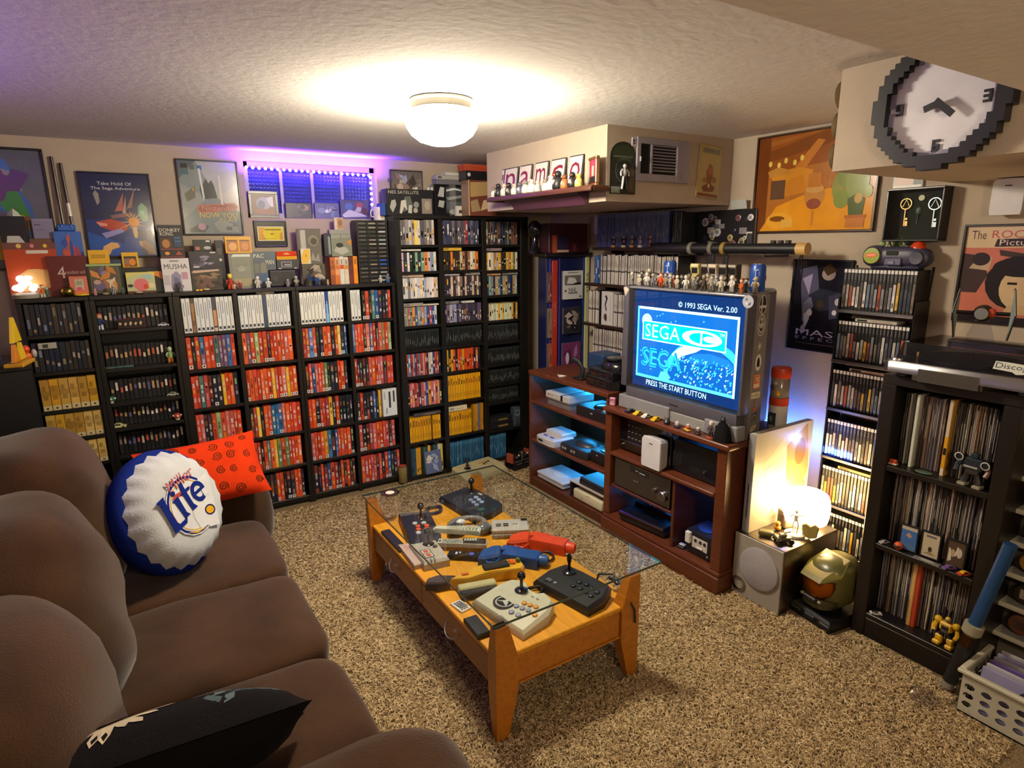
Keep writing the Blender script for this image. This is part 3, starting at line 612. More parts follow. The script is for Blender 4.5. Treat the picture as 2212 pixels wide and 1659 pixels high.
els = [('r', 0, 0, 1, 1, '#3f403c'), ('r', .06, .2, .94, .8, '#dcd4a8'), ('r', .09, .24, .91, .76, '#d9c62c'), ('p', [(.09, .24), (.09, .76), (.3, .76), (.24, .5), (.32, .24)], '#d0a04a'), ('p', [(.78, .24), (.9, .24), (.9, .6), (.8, .5)], '#c89844'), ('r', .3, .64, .84, .7, '#8a7a2c'), ('r', .48, .46, .6, .52, '#8a7a20'), ('r', .2, .28, .7, .3, '#a89a30')]
poster('framed_ticket', 'dark framed yellow ticket hanging under the window', 'picture', (.728, W0, 1.602), EX, EZ, .187, .155, els, '#1a1a18', .007)
els = cover(random.Random(12), '#6b6458', ['#8a7a60', '#4a4440', '#9aa0a4', '#5a5048', '#b0a890', '#3a3632'], 16)
poster('framed_poster', 'hazy grey fantasy poster above the tall bookcase', 'poster', (1.60, W0, 1.90), EX, EZ, .235, .19, els, '#3c3a36', .008)
# slim rods leaning on the wall
for i, (a, b) in enumerate((((110, 338), (138, 492)), ((130, 352), (158, 497)))):
    p, q = QY(*a, W0-.012), QY(*b, W0-.03); d = (q-p); q = p+d*((p.z-TOP-.004)/-d.z)
    m = MB().tube([p-q, (p-q)*.5, (0, 0, 0)], .0075, '#2e1a12', 8)
    if i: m.tube([(p-q)*.60, (p-q)*.70], .0082, '#d8d4cc', 8)
    S('wooden_rod', m, 'wood', ['dark wooden rod leaning beside the large colourful poster', 'dark rod with a white collar leaning beside the navy poster'][i], 'rod', q)
# --- boxes and things, sofa end to window end
a, b, z = stand('game_box', 'game box', 'black cube box with a white emblem standing at the end of the row', 2, 60, 467, 560, 3.93, .05, '#0e0e11', [('p', [(.14, .62), (.24, .76), (.7, .76), (.86, .68), (.86, .6), (.6, .56), (.5, .6), (.3, .54)], '#b8bab8')])
S('paper_cone', MB().lathe([(.028, 0), (.02, .018), (.002, .036)], 4, '#b8c2b4'), 'matte', 'small pale pyramid on the black cube box', 'ornament', ((a+b)/2+.01, 3.955, z+.0005))
a, b, z = stand('game_box', 'game box', 'brown book standing behind the orange-red box', 66, 122, 516, 560, 3.945, .03, '#6a4630')
stand('plaque', 'plaque', 'lilac grey plaque on the brown book', 70, 116, 472, 516, 3.95, .014, '#7b7590', [('r', .08, .66, .4, .71, '#4a4664'), ('r', .08, .42, .62, .45, '#5a5674'), ('r', .1, .9, .9, .94, '#918ba4')], z0=z+.0005)
a, b, z = stand('game_box', 'game box', 'blue toy box with crimson art behind the dark red box', 121, 180, 500, 585, 3.93, .045, '#2f5aa8', cover(random.Random(21), '#335fb0', ['#a03a58', '#b8503c', '#d8a890', '#2648a0', '#e0c8c0', '#5a3a80'], 14))
S('hanger_tab', MB().cbox(-.04, .04, 0, .012, 0, .035, '#2c5cae', .006).ball(-.02, .004, .026, .008, .006, .012, '#284f98').ball(.02, .004, .026, .008, .006, .012, '#284f98'), 'print', 'blue cardboard tab on the toy box by the navy poster', 'tab', ((a+b)/2, 3.945, z+.0005))
els = [('r', 0, 0, 1, 1, '#a83c12'), ('r', 0, .88, 1, 1, '#6a3a34'), ('e', .3, .94, .05, .04, '#d8b85a'), ('e', .55, .94, .04, .035, '#c87a8a'), ('e', .8, .94, .04, .035, '#d8b020'), ('r', .42, .80, .84, .86, '#c8c2b4'), ('p', [(.25, .1), (.2, .4), (.4, .52), (.8, .5), (.92, .3), (.85, .08)], '#c08a52'), ('e', .56, .36, .26, .16, '#c89a5c'), ('p', [(.3, .04), (.9, .06), (.8, .16), (.4, .16)], '#7a2c1c')]
a, b, z0_ = stand('game_box', 'game box', 'orange-red game gift box with white title, largest in its row', 14, 128, 524, 640, 3.90, .05, '#a23a14', els)
a, b, z1_ = stand('game_box', 'game box', 'dark red box lettered in white, standing in front of the blue toy box', 106, 192, 553, 640, 3.875, .04, '#4c100c', [('r', 0, 0, 1, 1, '#571410'), ('t', '4', .22, .45, .42, .74, '#b8a49a'), ('t', 'resident evil', .42, .55, .92, .64, '#a89088')])
stand('game_box', 'game box', 'salmon handheld game box in front of the dark red box', 151, 190, 597, 640, 3.84, .03, '#c86a4a', [('r', 0, 0, 1, 1, '#c8705a'), ('r', .3, .3, .78, .86, '#b8a898'), ('r', .38, .56, .70, .76, '#8a9a70'), ('e', .52, .36, .16, .09, '#c8506a'), ('r', .1, .02, .9, .2, '#d8703a')])
a, b, z = stand('game_box', 'game box', 'dark framed box with ornate orange picture and green top edge', 190, 266, 570, 640, 3.87, .05, '#22281f', [('r', 0, .93, 1, 1, '#9aac72'), ('r', .08, .06, .92, .9, '#5c6a48'), ('r', .1, .08, .9, .88, '#544a40')]+cover(random.Random(31), '#4c443c', ['#c08038', '#a8683c', '#8a7aa0', '#c8b8a0', '#6a5a80', '#3a3230', '#b09080'], 12)[1:])
stand('game_card', 'card', 'yellow lettered card on the green-topped box', 190, 236, 540, 568, 3.89, .012, '#d8a412', [('r', .16, .42, .8, .66, '#a07a10'), ('r', .2, .48, .76, .6, '#b88c14')], z0=z+.0005)
a2, b2, z2 = stand('game_box', 'game box', 'long black box standing behind the pale toy box', 238, 346, 578, 640, 3.915, .04, '#141216')
stand('game_box', 'game box', 'flat dark blue box on the long black box', 237, 263, 560, 578, 3.93, .03, '#243a54', z0=z2+.0005)
stand('game_box', 'game box', 'yellow framed cartridge box above the pale toy box', 263, 299, 545, 576, 3.92, .03, '#dca818', [('r', .12, .06, .88, .74, '#4a4034'), ('r', .14, .08, .45, .6, '#8a6a58'), ('e', .62, .36, .2, .24, '#d8801c'), ('r', .14, .08, .4, .24, '#b8501c'), ('r', .14, .66, .78, .74, '#2a2418')], z0=z2+.0005)
stand('game_box', 'game box', 'dark box with an orange corner flash next to the white titled box', 322, 356, 586, 640, 3.875, .04, '#1a1816', [('p', [(0, .9), (0, 1), (1, 1), (1, .55), (.6, .75)], '#d0782c'), ('p', [(0, .94), (0, 1), (.8, 1)], '#d8b860')])
stand('game_box', 'game box', 'pale yellow and green toy box with a pink shape', 274, 336, 588, 640, 3.85, .03, '#c8c890', [('r', 0, 0, 1, 1, '#b8bc8c'), ('p', [(0, .7), (.4, .95), (1, .8), (1, 1), (0, 1)], '#d0c468'), ('e', .75, .78, .2, .14, '#a0b8b0'), ('e', .5, .4, .26, .3, '#cf6a70'), ('e', .66, .3, .1, .12, '#c04828'), ('e', .86, .34, .12, .14, '#d8cc98'), ('e', .12, .36, .1, .08, '#3a3a30'), ('r', 0, 0, 1, .1, '#5a3a2c')])
els = [('r', 0, 0, 1, 1, '#15131a'), ('t', 'DONKEY', .06, .80, .92, .90, '#d8d2c4'), ('t', 'KONG', .08, .68, .60, .79, '#d8d2c4'), ('r', .06, .3, .52, .62, '#3a2618'), ('e', .28, .44, .16, .13, '#a8702c'), ('r', .62, .34, .9, .66, '#1e3658'), ('r', .64, .6, .88, .62, '#4a7aa0'), ('r', .64, .5, .88, .52, '#4a7aa0'), ('r', .04, .26, .96, .29, '#8a2c34'), ('e', .28, .15, .1, .05, '#d8902c'), ('p', [(.6, .1), (.75, .22), (.92, .1)], '#a83c30'), ('r', .04, .02, .96, .06, '#6a1c2c')]
a3, b3, z3 = stand('game_box', 'game box', 'white game box with black brush title under the black titled box', 352, 412, 558, 640, 3.85, .045, '#c9c6c8', [('r', 0, 0, 1, 1, '#cfcbce'), ('t', 'MUSHA', .08, .68, .92, .83, '#2a262c'), ('r', .3, .9, .62, .94, '#7a747c'), ('p', [(.26, .12), (.3, .5), (.5, .62), (.66, .48), (.62, .1)], '#8a86a0'), ('p', [(.36, .2), (.4, .46), (.56, .4), (.54, .18)], '#6a6684'), ('r', .68, .36, .9, .58, '#b88aa0'), ('r', .04, .2, .24, .5, '#b8b0b8'), ('e', .46, .1, .16, .12, '#6c6870')])
stand('game_box', 'game box', 'tall black box with white two line title on the white game box', 343, 396, 486, 556, 3.87, .03, '#121016', els, z0=z3+.0005)
a4, b4, z4 = stand('game_box', 'game box', 'dark box of brown figures at the foot of the black stack', 415, 482, 581, 640, 3.85, .06, '#2a2622', cover(random.Random(41), '#3a322a', ['#7a6248', '#5a4a3a', '#8a7058', '#2a2420', '#6a4a40'], 16)+[('p', [(.02, .84), (.08, .94), (.9, .98), (.9, .9), (.12, .82)], '#c0a090')])
a5, b5, z5 = stand('game_box', 'game box', 'dark plum box in the middle of the black stack', 409, 474, 543, 581, 3.87, .05, '#1c1a20', cover(random.Random(42), '#26222c', ['#3a3444', '#5a5468', '#8a8498', '#1a181e', '#6a3038'], 12)+[('r', .7, .9, .88, .96, '#d8d8e0'), ('r', .1, .08, .3, .16, '#c8c8d0')], z0=z4+.0005)
stand('game_box', 'game box', 'small black cartridge box on the black stack', 417, 457, 518, 543, 3.88, .02, '#131216', [('r', .7, .82, .92, .94, '#d8d8d8'), ('e', .75, .3, .2, .14, '#a8a8ae'), ('r', .12, .12, .34, .4, '#b8684c')], z0=z5+.0005)
stand('remote_box', 'box', 'narrow black upright box beside the yellow twin box', 470, 487, 519, 640, 3.90, .02, '#141318', [('r', .2, .7, .7, .84, '#4a4438'), ('e', .5, .6, .2, .03, '#c8c0b8')])
a6, b6, z6 = stand('display_case', 'display case', 'clear grey display box standing under the yellow twin box', 497, 549, 547, 640, 3.86, .06, '#8a8c82', [('r', 0, 0, 1, 1, '#83867c'), ('r', .12, .08, .88, .9, '#8e9186'), ('p', [(.12, .9), (.2, .97), (.9, .97), (.9, .9)], '#d8dcd8'), ('r', .14, .06, .86, .28, '#a49c80'), ('e', .5, .56, .15, .08, '#a8aaa0'), ('r', .2, .57, .8, .6, '#9ea096')], mat='gloss')
stand('game_box', 'game box', 'yellow twin toy pack standing on the clear display box', 486, 543, 511, 545, 3.87, .03, '#dba21c', [('r', .06, .08, .48, .8, '#a86834'), ('r', .54, .08, .94, .8, '#b07038'), ('e', .28, .4, .16, .24, '#d8a060'), ('e', .74, .4, .14, .24, '#c88850'), ('r', .08, .74, .46, .8, '#3a3420'), ('r', .56, .74, .92, .8, '#3a3420')], z0=z6+.0005)
stand('game_box', 'game box', 'grey book with PAC lettered on its front', 548, 598, 543, 640, 3.875, .04, '#4c5560', [('r', 0, 0, 1, 1, '#4c5660'), ('t', 'PAC', .06, .82, .5, .93, '#d0ccb8'), ('t', 'MAN', .56, .64, .92, .76, '#c8c4b4'), ('r', .06, .4, .26, .66, '#6a6a5c'), ('e', .44, .5, .14, .2, '#7a7464'), ('r', .3, .06, .62, .4, '#3a5878'), ('e', .1, .2, .06, .1, '#b8b4a8')])
# boombox-like black player with a pad and a pack of discs on it
a7, b7, z7 = stand('boom_box', 'stereo', 'black portable stereo under the grey game pad', 583, 642, 582, 640, 3.86, .07, '#16151a', [('e', .22, .48, .16, .3, '#0e0e12'), ('e', .22, .48, .1, .2, '#26242a'), ('r', .46, .34, .86, .84, '#0c0c10'), ('r', .06, .88, .94, .94, '#3a3a3e')], mat='plastic', bev=.006)
a8, b8, z8 = stand('game_pad', 'controller', 'dark grey game pad box with a pale edge on the portable stereo', 598, 646, 561, 582, 3.865, .05, '#24242c', [('r', .2, .22, .66, .8, '#9c98a4'), ('r', .23, .28, .63, .74, '#2a2832'), ('r', .34, .38, .6, .56, '#8a8894'), ('r', .06, .06, .2, .14, '#c8c4bc'), ('r', .78, .06, .88, .16, '#c8c4bc')], z0=z7+.0005)
stand('disc_pack', 'box', 'shiny red and yellow pack on the grey game pad', 597, 641, 543, 561, 3.875, .04, '#c8401c', [('r', 0, 0, 1, .4, '#d8a430'), ('p', [(0, .4), (0, 1), (1, 1), (1, .5)], '#cc3c1a'), ('p', [(.3, .66), (.5, .86), (.7, .66), (.5, .6)], '#e8a870')], z0=z8+.0005, mat='gloss')
a9, b9, z9 = stand('display_case', 'display case', 'lower clear box of dark figures beside the orange books', 655, 704, 570, 640, 3.86, .05, '#56524a', cover(random.Random(51), '#5e5a50', ['#8a8478', '#3a3834', '#2c4070', '#b0a898', '#4a4640'], 12), mat='gloss')
stand('display_case', 'display case', 'grey clear blister pack on the lower clear box', 644, 694, 494, 569, 3.90, .03, '#7d7a72', [('r', 0, 0, 1, 1, '#716e66'), ('r', .12, .2, .34, .96, '#b4b2ac'), ('e', .66, .66, .22, .16, '#8a887c'), ('e', .68, .64, .14, .1, '#5e5c50'), ('p', [(.5, .1), (.6, .34), (.7, .14), (.85, .3), (.9, .06)], '#9a968c')], z0=z9+.0005, mat='gloss')
stand('game_card', 'card', 'small card with a big yellow oval on the lower clear box', 650, 671, 537, 569, 3.868, .01, '#c8c4a8', [('p', [(.1, .05), (.06, .5), (.4, .95), (.92, .96), (.9, .4), (.6, .05)], '#d8a818'), ('r', .48, .44, .56, .62, '#7a5a14')], z0=z9+.0005)
a10, b10, z10 = stand('console_box', 'game box', 'pale green box picturing a grey console above the orange books', 716, 760, 516, 546, 3.88, .05, '#6e7264', [('r', 0, 0, 1, 1, '#787c6c'), ('p', [(.1, .3), (.24, .56), (.7, .52), (.86, .26), (.5, .08)], '#a4a49c'), ('e', .4, .64, .18, .14, '#22221e'), ('p', [(.74, .8), (.98, .98), (.98, .6)], '#c87c24')], z0=1.5405)
a11, b11, z11 = stand('console_box', 'game box', 'grey console box stacked under the cream photo card', 712, 757, 496, 515, 3.885, .05, '#8a8c84', [('r', 0, .5, 1, .54, '#5c5e58'), ('r', .5, 0, .53, .5, '#5c5e58')], z0=z10+.0005)
stand('photo_card', 'card', 'cream photo card on top of the grey console box', 722, 742, 470, 492, 3.90, .012, '#c8b4a4', [('r', .3, .06, .96, .94, '#a8845c'), ('e', .62, .55, .2, .25, '#8a5c44')], z0=z11+.0005)
stand('game_box', 'game box', 'black box in silver sleeve beside the pale green console box', 700, 716, 506, 546, 3.885, .05, '#14161a', [('r', .55, .1, .85, .9, '#7a8a94')], z0=1.5405)
# orange-spined books, their shelf-like black stand and the tower of tapes
bk = [('#b8622c', '#8a4a24'), ('#d89a6a', '#c86a24'), ('#d0c8c4', '#c84818'), ('#c9bfa8', '#c08428'), ('#5a2420', '#6a2c24'), ('#d8801c', '#e08a20')]
x = QY(714, 580, 3.84).x
bw_ = (QY(773, 580, 3.84).x-x)/6
for i, (c1, c2) in enumerate(bk):
    m = case_mesh(bw_-.0006, .11, .165+.004*(i % 3 == 2), c1, [(.35, mix(c1, '#ffffff', .1) if i in (2, 3) else c2), (.55, c1), (.7, c2), (1, c1)], [(.3, .7, .72, .9, mix(c1, '#40241c', .6))])
    S('book', m, 'print', ['brown orange book, first of the six by the tape tower', 'peach and orange book, second of the six by the tape tower', 'white book with a red band, third of the six by the tape tower', 'cream book with an ochre band, fourth of the six by the tape tower', 'maroon book, fifth of the six by the tape tower', 'bright orange book touching the tape tower'][i], 'book', (x+i*bw_, 3.84, TOP), group=None)
tx0, tx1 = QY(775, 560, 3.87).x, 1.511; tz1 = QY(800, 478, 3.87).z
t = T('tape_rack', 'black three column rack of tapes standing by the tall bookcase', 'tape rack', ((tx0+tx1)/2, 3.875, TOP)); tw = tx1-tx0; th = tz1-TOP
for k in range(4): P('upright', MB().box(-tw/2+k*(tw-.008)/3, -tw/2+k*(tw-.008)/3+.008, 0, .1, 0, th, '#121114'), 'plastic', t)
P('top_panel', MB().box(-tw/2, tw/2, 0, .1, th, th+.006, '#121114'), 'plastic', t); P('back_panel', MB().box(-tw/2, tw/2, .1, .104, 0, th, '#0c0c0e'), 'plastic', t)
nr = 15; dz = th/nr; cw = (tw-.008)/3-.008
rt = random.Random(9)
for ccol in range(3):
    for k in range(nr):
        lit = rt.random(); lab = jit(['#26252a', '#3a3838', '#6a625c'][ccol] if lit < .5 else ['#5c5a56', '#9a9080', '#b4b8c0'][ccol], .25, rt)
        if ccol == 2 and k in (4, 5): lab = hx('#2c5cd0')
        m = MB().box(0, cw-.001, .002+rt.uniform(0, .004), .09, 0, dz-.003, '#18171a'); m.art((0, .0005, 0), EX, EZ, cw-.001, dz-.003, [('r', .08, .3, .92, .7, lab)], .0006)
        S('cassette_tape', m, 'print', '%s cassette tape, %s from the bottom, %s column of the tape rack' % (word(lab), nth(k+1), ['sofa-side', 'middle', 'corner-side'][ccol]), 'cassette', ((tx0+tx1)/2-tw/2+.008+ccol*(tw-.008)/3+.0005, 3.876, TOP+.001+k*dz), group='cassette tapes in the rack')
zr = tz1+.0065
# mug on the rack
mx = QY(818, 455, 3.93).x
t = T('mug', 'white mug with a printed face patch on top of the tape rack', 'mug', (mx, 3.925, zr))
P('cup', MB().lathe([(.034, 0), (.037, .004), (.037, .082), (.035, .084), (.033, .08), (.032, .01), (.001, .008)], 24, '#d6d2cc').art((-.012, -.0385, .016), EX, EZ, .03, .05, [('e', .5, .5, .5, .5, '#a88a7c'), ('e', .45, .6, .3, .2, '#8a6458'), ('e', .5, .3, .25, .14, '#c8a898')], .001), 'gloss', t)
P('handle', MB().tube([(-.034, 0, .068), (-.052, 0, .064), (-.058, 0, .045), (-.052, 0, .026), (-.034, 0, .02)], .0045, '#d6d2cc', 8), 'gloss', t)
# pictures in the window recess
S('window_ledge', MB().box(WX0+.001, WX1-.001, YB-.055, YB+.049, WZ0-.02, WZ0+.001, '#8f86a8'), 'plastic', None, None) if False else None
def sill(name, label, px0, px1, py0, py1, y, els, fr=None, fwid=.008, dep=.01):
    pm = (py0+py1)/2; a, b = QY(px0, pm, y).x, QY(px1, pm, y).x; zt = QY((px0+px1)/2, py0, y).z; z0 = WZ0+.0006; w, h = b-a, zt-z0
    t = T(name, label, 'picture', ((a+b)/2, y, z0))
    m = MB().box(-w/2+fwid*.9, w/2-fwid*.9, .002, dep, fwid*.9, h-fwid*.9, '#444444'); m.art((-w/2+fwid*.9, .002, fwid*.9), EX, EZ, w-1.8*fwid, h-1.8*fwid, els, .0003); P('print', m, 'print', t)
    f = MB()
    for q in ((-w/2, w/2, 0, fwid), (-w/2, w/2, h-fwid, h), (-w/2, -w/2+fwid, fwid, h-fwid), (w/2-fwid, w/2, fwid, h-fwid)): f.cbox(q[0], q[1], 0, dep, q[2], q[3], fr, .0015)
    P('frame', f, 'satin', t)
rw = random.Random(6)
sill('framed_picture', 'thick black framed picture in the window corner', 538, 601, 413, 472, YB+.012, [('r', 0, 0, 1, 1, '#6a4a38'), ('e', .5, .55, .3, .3, '#8a8890'), ('e', .4, .5, .16, .2, '#4a4c60'), ('r', .08, .08, .9, .3, '#7a4428'), ('p', [(.6, .8), (.9, .9), (.9, .4), (.8, .4)], '#b8b4b0')], '#0c0b0e', .016, .02)
sill('photo_card', 'dark photo standing in the middle of the window sill', 617, 674, 438, 470, YB+.02, cover(rw, '#28243a', ['#3a3450', '#8a6a68', '#5a5068', '#1a1828'], 10), '#1c1a2a', .003)
sill('photo_card', 'grey-blue photo of small shapes on the window sill', 680, 733, 438, 470, YB+.022, cover(rw, '#5a5e86', ['#7a80a4', '#3a3c5c', '#9aa0c0', '#4a6aa0', '#e0dce8'], 12), '#4a4c74', .003)
sill('photo_card', 'pale photo of a white craft at the corner end of the sill', 735, 797, 432, 470, YB+.024, [('r', 0, 0, 1, 1, '#4a4a74'), ('p', [(.05, .2), (.3, .5), (.8, .25), (.95, .12), (.1, .06)], '#c0bcd8'), ('e', .3, .66, .14, .2, '#4a6aa8'), ('e', .68, .74, .12, .16, '#a04a5c'), ('p', [(.5, .4), (.6, .66), (.75, .6), (.7, .36)], '#b0acc8'), ('e', .85, .4, .1, .2, '#5a3044')], '#3c3c60', .003)
# generic small figures and oddments along the front edge
def figurine(name, label, x, y, z, h, body, head, legs=None, rz=0, arms=True, group=None, acc=None, base=None):
    t = T(name, label, 'figurine', (x, y, z), rz, group); s = h
    if base: P('stand', MB().lathe([(.24*s, 0), (.24*s, .05*s), (.2*s, .06*s)], 12, base), 'plastic', t); zb = .06*s; s *= .94
    else: zb = 0
    b = MB(); lg = legs or body
    for sx in (-1, 1): b.tube([(sx*.1*s, -.02*s, zb), (sx*.1*s, 0, zb+.04*s), (sx*.08*s, 0, zb+.34*s)], [.085*s, .07*s, .09*s], lg, 7)
    b.tube([(0, 0, zb+.3*s), (0, 0, zb+.45*s), (0, 0, zb+.62*s), (0, 0, zb+.70*s)], [.13*s, .15*s, .16*s, .06*s], body, 9)
    if arms:
        for sx in (-1, 1): b.tube([(sx*.14*s, 0, zb+.62*s), (sx*.24*s, -.03*s, zb+.48*s), (sx*.2*s, -.12*s, zb+.38*s)], [.06*s, .05*s, .05*s], body, 6)
    P('body', b, 'plastic', t, smooth=50)
    hd = MB().ball(0, 0, zb+.83*s, .15*s, .14*s, .16*s, head, 10, 8)
    if acc: hd.ball(0, .02*s, zb+.93*s, .16*s, .15*s, .09*s, acc, 10, 6)
    P('head', hd, 'plastic', t, smooth=60); return t
figs = [(86, 632, .05, '#c87a2c', '#d8c8b0', '#d8d8d0', None, 'small figure in orange and white beside the lit toy'), (98, 634, .05, '#4a6a58', '#8ab8a0', None, '#5a7a68', 'small grey green figure beside the brass ball'),
        (118, 634, .034, '#c88a7c', '#d0a8a0', None, None, 'pink toy beside the yellow dish')]
for (px, py, h, c, hd, lg, ac, lab) in [(92, 632, .055, '#d07028', '#d8c8a0', '#c8c0b0', '#c86a20', 'small orange and cream figure beside the glowing toy'), (102, 634, .045, '#4c6e60', '#8ab09a', None, None, 'grey green figure between the glowing toy and the brass ball'),
        (206, 634, .03, '#c88a88', '#d8a8a0', None, None, 'pink figure between the yellow dish and the tan disc'), (246, 630, .045, '#8a8a8c', '#a8a8a8', None, None, 'grey figure before the ornate framed box'), (266, 630, .03, '#5a605c', '#6a706c', None, None, 'small slate figure at the corner of the ornate framed box'),
        (391, 624, .05, '#6a6a74', '#7a7a80', None, None, 'pewter figure before the white titled box'), (497, 606, .075, '#a83a28', '#d8c040', '#c84a20', '#e0c848', 'red and yellow figure beside the clear display box'), (506, 618, .035, '#c8b8a8', '#d8c8b8', None, None, 'cream figure at the foot of the clear display box'),
        (519, 622, .045, '#a03c48', '#c89a88', '#7a2c34', None, 'maroon figure before the clear display box'), (557, 612, .06, '#c8c4bc', '#d8d4cc', None, None, 'tall white figure before the grey lettered book'), (580, 614, .05, '#d4d0cc', '#dcd8d4', None, None, 'white figure before the portable stereo speaker'),
        (566, 618, .03, '#3a343c', '#4a4450', None, None, 'small charcoal figure before the grey lettered book'), (622, 612, .04, '#8a8088', '#b0a4a4', None, None, 'dusky figure before the portable stereo'), (640, 610, .055, '#9a948c', '#b0aaa0', '#5a5650', None, 'grey figure at the end of the portable stereo'),
        (664, 608, .05, '#2c2a2c', '#3c3a3a', None, None, 'black figure before the lower clear box'), (684, 606, .06, '#26407c', '#c8a888', '#223468', '#a84838', 'blue figure with a red cap before the lower clear box'), (700, 608, .045, '#2a2830', '#b8b0a8', None, None, 'dark figure with pale head beside the orange books'),
        (708, 606, .03, '#c8a080', '#d8c8b0', None, None, 'beige figure at the foot of the orange books'), (822, 604, .042, '#b8b8b4', '#c8c8c4', None, None, 'silver figure before the tape rack'), (838, 602, .05, '#6a7080', '#7a8090', '#4a70b8', None, 'grey blue figure at the end of the tape rack')]:
    p = QY(px, py, 3.815); figurine('toy_figure', lab, p.x, 3.815, TOP, h*1.15, c, hd, lg, rr.uniform(-25, 25), True, None, ac)
# glowing toy, brass ball, dishes
p = QY(58, 636, 3.84); t = T('lit_toy', 'glowing toy of stacked lit balls at the end of the low bookcases', 'toy lamp', (p.x, 3.85, TOP))
P('base', MB().lathe([(.062, 0), (.062, .016), (.05, .024)], 20, '#8a8474'), 'plastic', t)
rg = random.Random(4); m = MB()
for i in range(9): m.ball(rg.uniform(-.045, .045), rg.uniform(-.02, .01), .036+rg.uniform(0, .022), .016, .014, .013, rg.choice([(1, .45, .18), (1, .75, .5), (1, .85, .7)]), 8, 6)
m.ball(-.016, 0, .092, .017, .014, .017, (.8, .9, 1)).ball(.014, 0, .096, .02, .014, .012, (1, .62, .35)).ball(.0, 0, .072, .026, .016, .016, (.75, .92, 1))
P('lit_body', m, 'glow_toy', t, smooth=60)
p = QY(147, 634, 3.83); S('brass_ball', MB().lathe([(.012, 0), (.024, .004), (.030, .022), (.024, .04), (.016, .046), (.001, .048)], 18, '#7a6a30'), 'metal', 'dull brass ball before the dark red box', 'ornament', (p.x, 3.83, TOP), smooth=60)
for px, c, r, lab in ((176, '#d8c020', .033, 'bright yellow oval dish before the salmon box'), (228, '#9a8a6c', .017, 'tan disc before the ornate framed box'), (447, '#c8b484', .018, 'cream disc before the brown figure box'), (300, '#b8a090', .02, 'pinkish disc before the pale toy box')):
    p = QY(px, 634, 3.812); S('toy_disc', MB().lathe([(r*.7, 0), (r, .004), (r, .008), (r*.6, .011)], 16, c), 'plastic', lab, 'disc', (p.x, 3.815 if r < .03 else 3.822, TOP))
p = QY(430, 626, 3.812); S('toy_star', MB().prism([(.018*(1 if i % 2 == 0 else .45)*math.cos(i*math.pi/5), .018*(1 if i % 2 == 0 else .45)*math.sin(i*math.pi/5)) for i in range(10)], 0, .008, '#d8a018', ch=.002), 'plastic', 'yellow star token before the brown figure box', 'token', (p.x, 3.813, TOP))
# --- top of the tall bookcase
TT = 1.7906
def standT(*a, **k): k.setdefault('z0', TT); return stand(*a, **k)
els = [('r', 0, 0, 1, 1, '#15171d'), ('t', 'NES SATELLITE', .04, .82, .68, .94, '#b8b4ac'), ('p', [(.3, .1), (.38, .72), (.5, .74), (.56, .3)], '#5a625e'), ('p', [(.06, .3), (.1, .56), (.18, .6), (.2, .4), (.12, .1)], '#a8a8a4'), ('p', [(.26, .1), (.3, .56), (.4, .6), (.42, .2), (.36, .34), (.3, .06)], '#c8c6be'), ('p', [(.44, .1), (.46, .4), (.53, .4), (.52, .08)], '#bcbab2'), ('e', .62, .42, .06, .12, '#8a8a84'), ('r', .74, .08, .96, .66, '#8a8078'), ('e', .86, .4, .06, .18, '#a89c90'), ('e', .6, .2, .05, .1, '#a8a49c')]
aS, bS, zS = standT('game_box', 'game box', 'wide black game accessory box with white title on the tall bookcase', 835, 936, 409, 463, 3.83, .09, '#14161c', els)
S('game_box', MB().box(-.012, .012, 0, .09, 0, .075, '#244a9c'), 'print', 'narrow blue box edge beside the wide black box', 'game box', (aS-.014, 3.85, TT))
cx0, cx1 = QY(937, 430, 3.84).x, QY(1009, 430, 3.84).x
els = [('r', 0, 0, 1, 1, '#15161b'), ('r', .34, .1, .86, .92, '#3c4044'), ('p', [(.36, .84), (.6, .9), (.84, .84), (.84, .8), (.6, .84), (.36, .78)], '#c8ccd0'), ('p', [(.36, .6), (.84, .68), (.84, .6), (.4, .5)], '#8a8e92'), ('r', .36, .2, .82, .46, '#54585c'), ('p', [(.1, .62), (.18, .92), (.3, .9), (.28, .6)], '#b0b2b0'), ('p', [(.1, .3), (.14, .5), (.3, .48), (.26, .26)], '#a8aaa8'), ('e', .56, .14, .14, .08, '#8a8c90')]
aD, bD, zD = standT('game_box', 'game box', 'black display box with silvery window next to the wide black box', 938, 1010, 399, 463, 3.84, .08, '#131419', els, mat='gloss')
stand('router', 'device', 'grey console slab on the black display box', 944, 1006, 389, 399, 3.85, .07, '#6c6a74', z0=zD+.0005, mat='plastic', bev=.004)
z_ = zD+.0005+.022
S('console', MB().cbox(-.095, .095, 0, .075, 0, .03, '#a8a8a6', .006).cbox(-.03, .09, .006, .07, .0302, .05, '#c4c6c4', .004).box(-.09, -.06, -.0006, .01, .008, .02, '#4a4c50'), 'plastic', 'white and grey game console lying on the black display box', 'game console', ((aD+bD)/2, 3.85, zS*0+QY(975, 389, 3.85).z+.001))
aW, bW, zW = standT('game_box', 'game box', 'small white box with a black window on the tall bookcase edge', 986, 1013, 445, 463, 3.80, .03, '#c9c7c4', [('r', .2, .28, .8, .6, '#26262c')])
for px, lab in ((925, 'first white egg on the wide black box'), (933, 'second white egg next to the display box')):
    p = QY(px, 403, 3.86); S('ceramic_egg', MB().lathe([(.006, 0), (.009, .006), (.007, .018), (.001, .022)], 10, '#d8d4c4'), 'gloss', lab, 'ornament', (p.x, 3.86, zS+.0004), smooth=60)
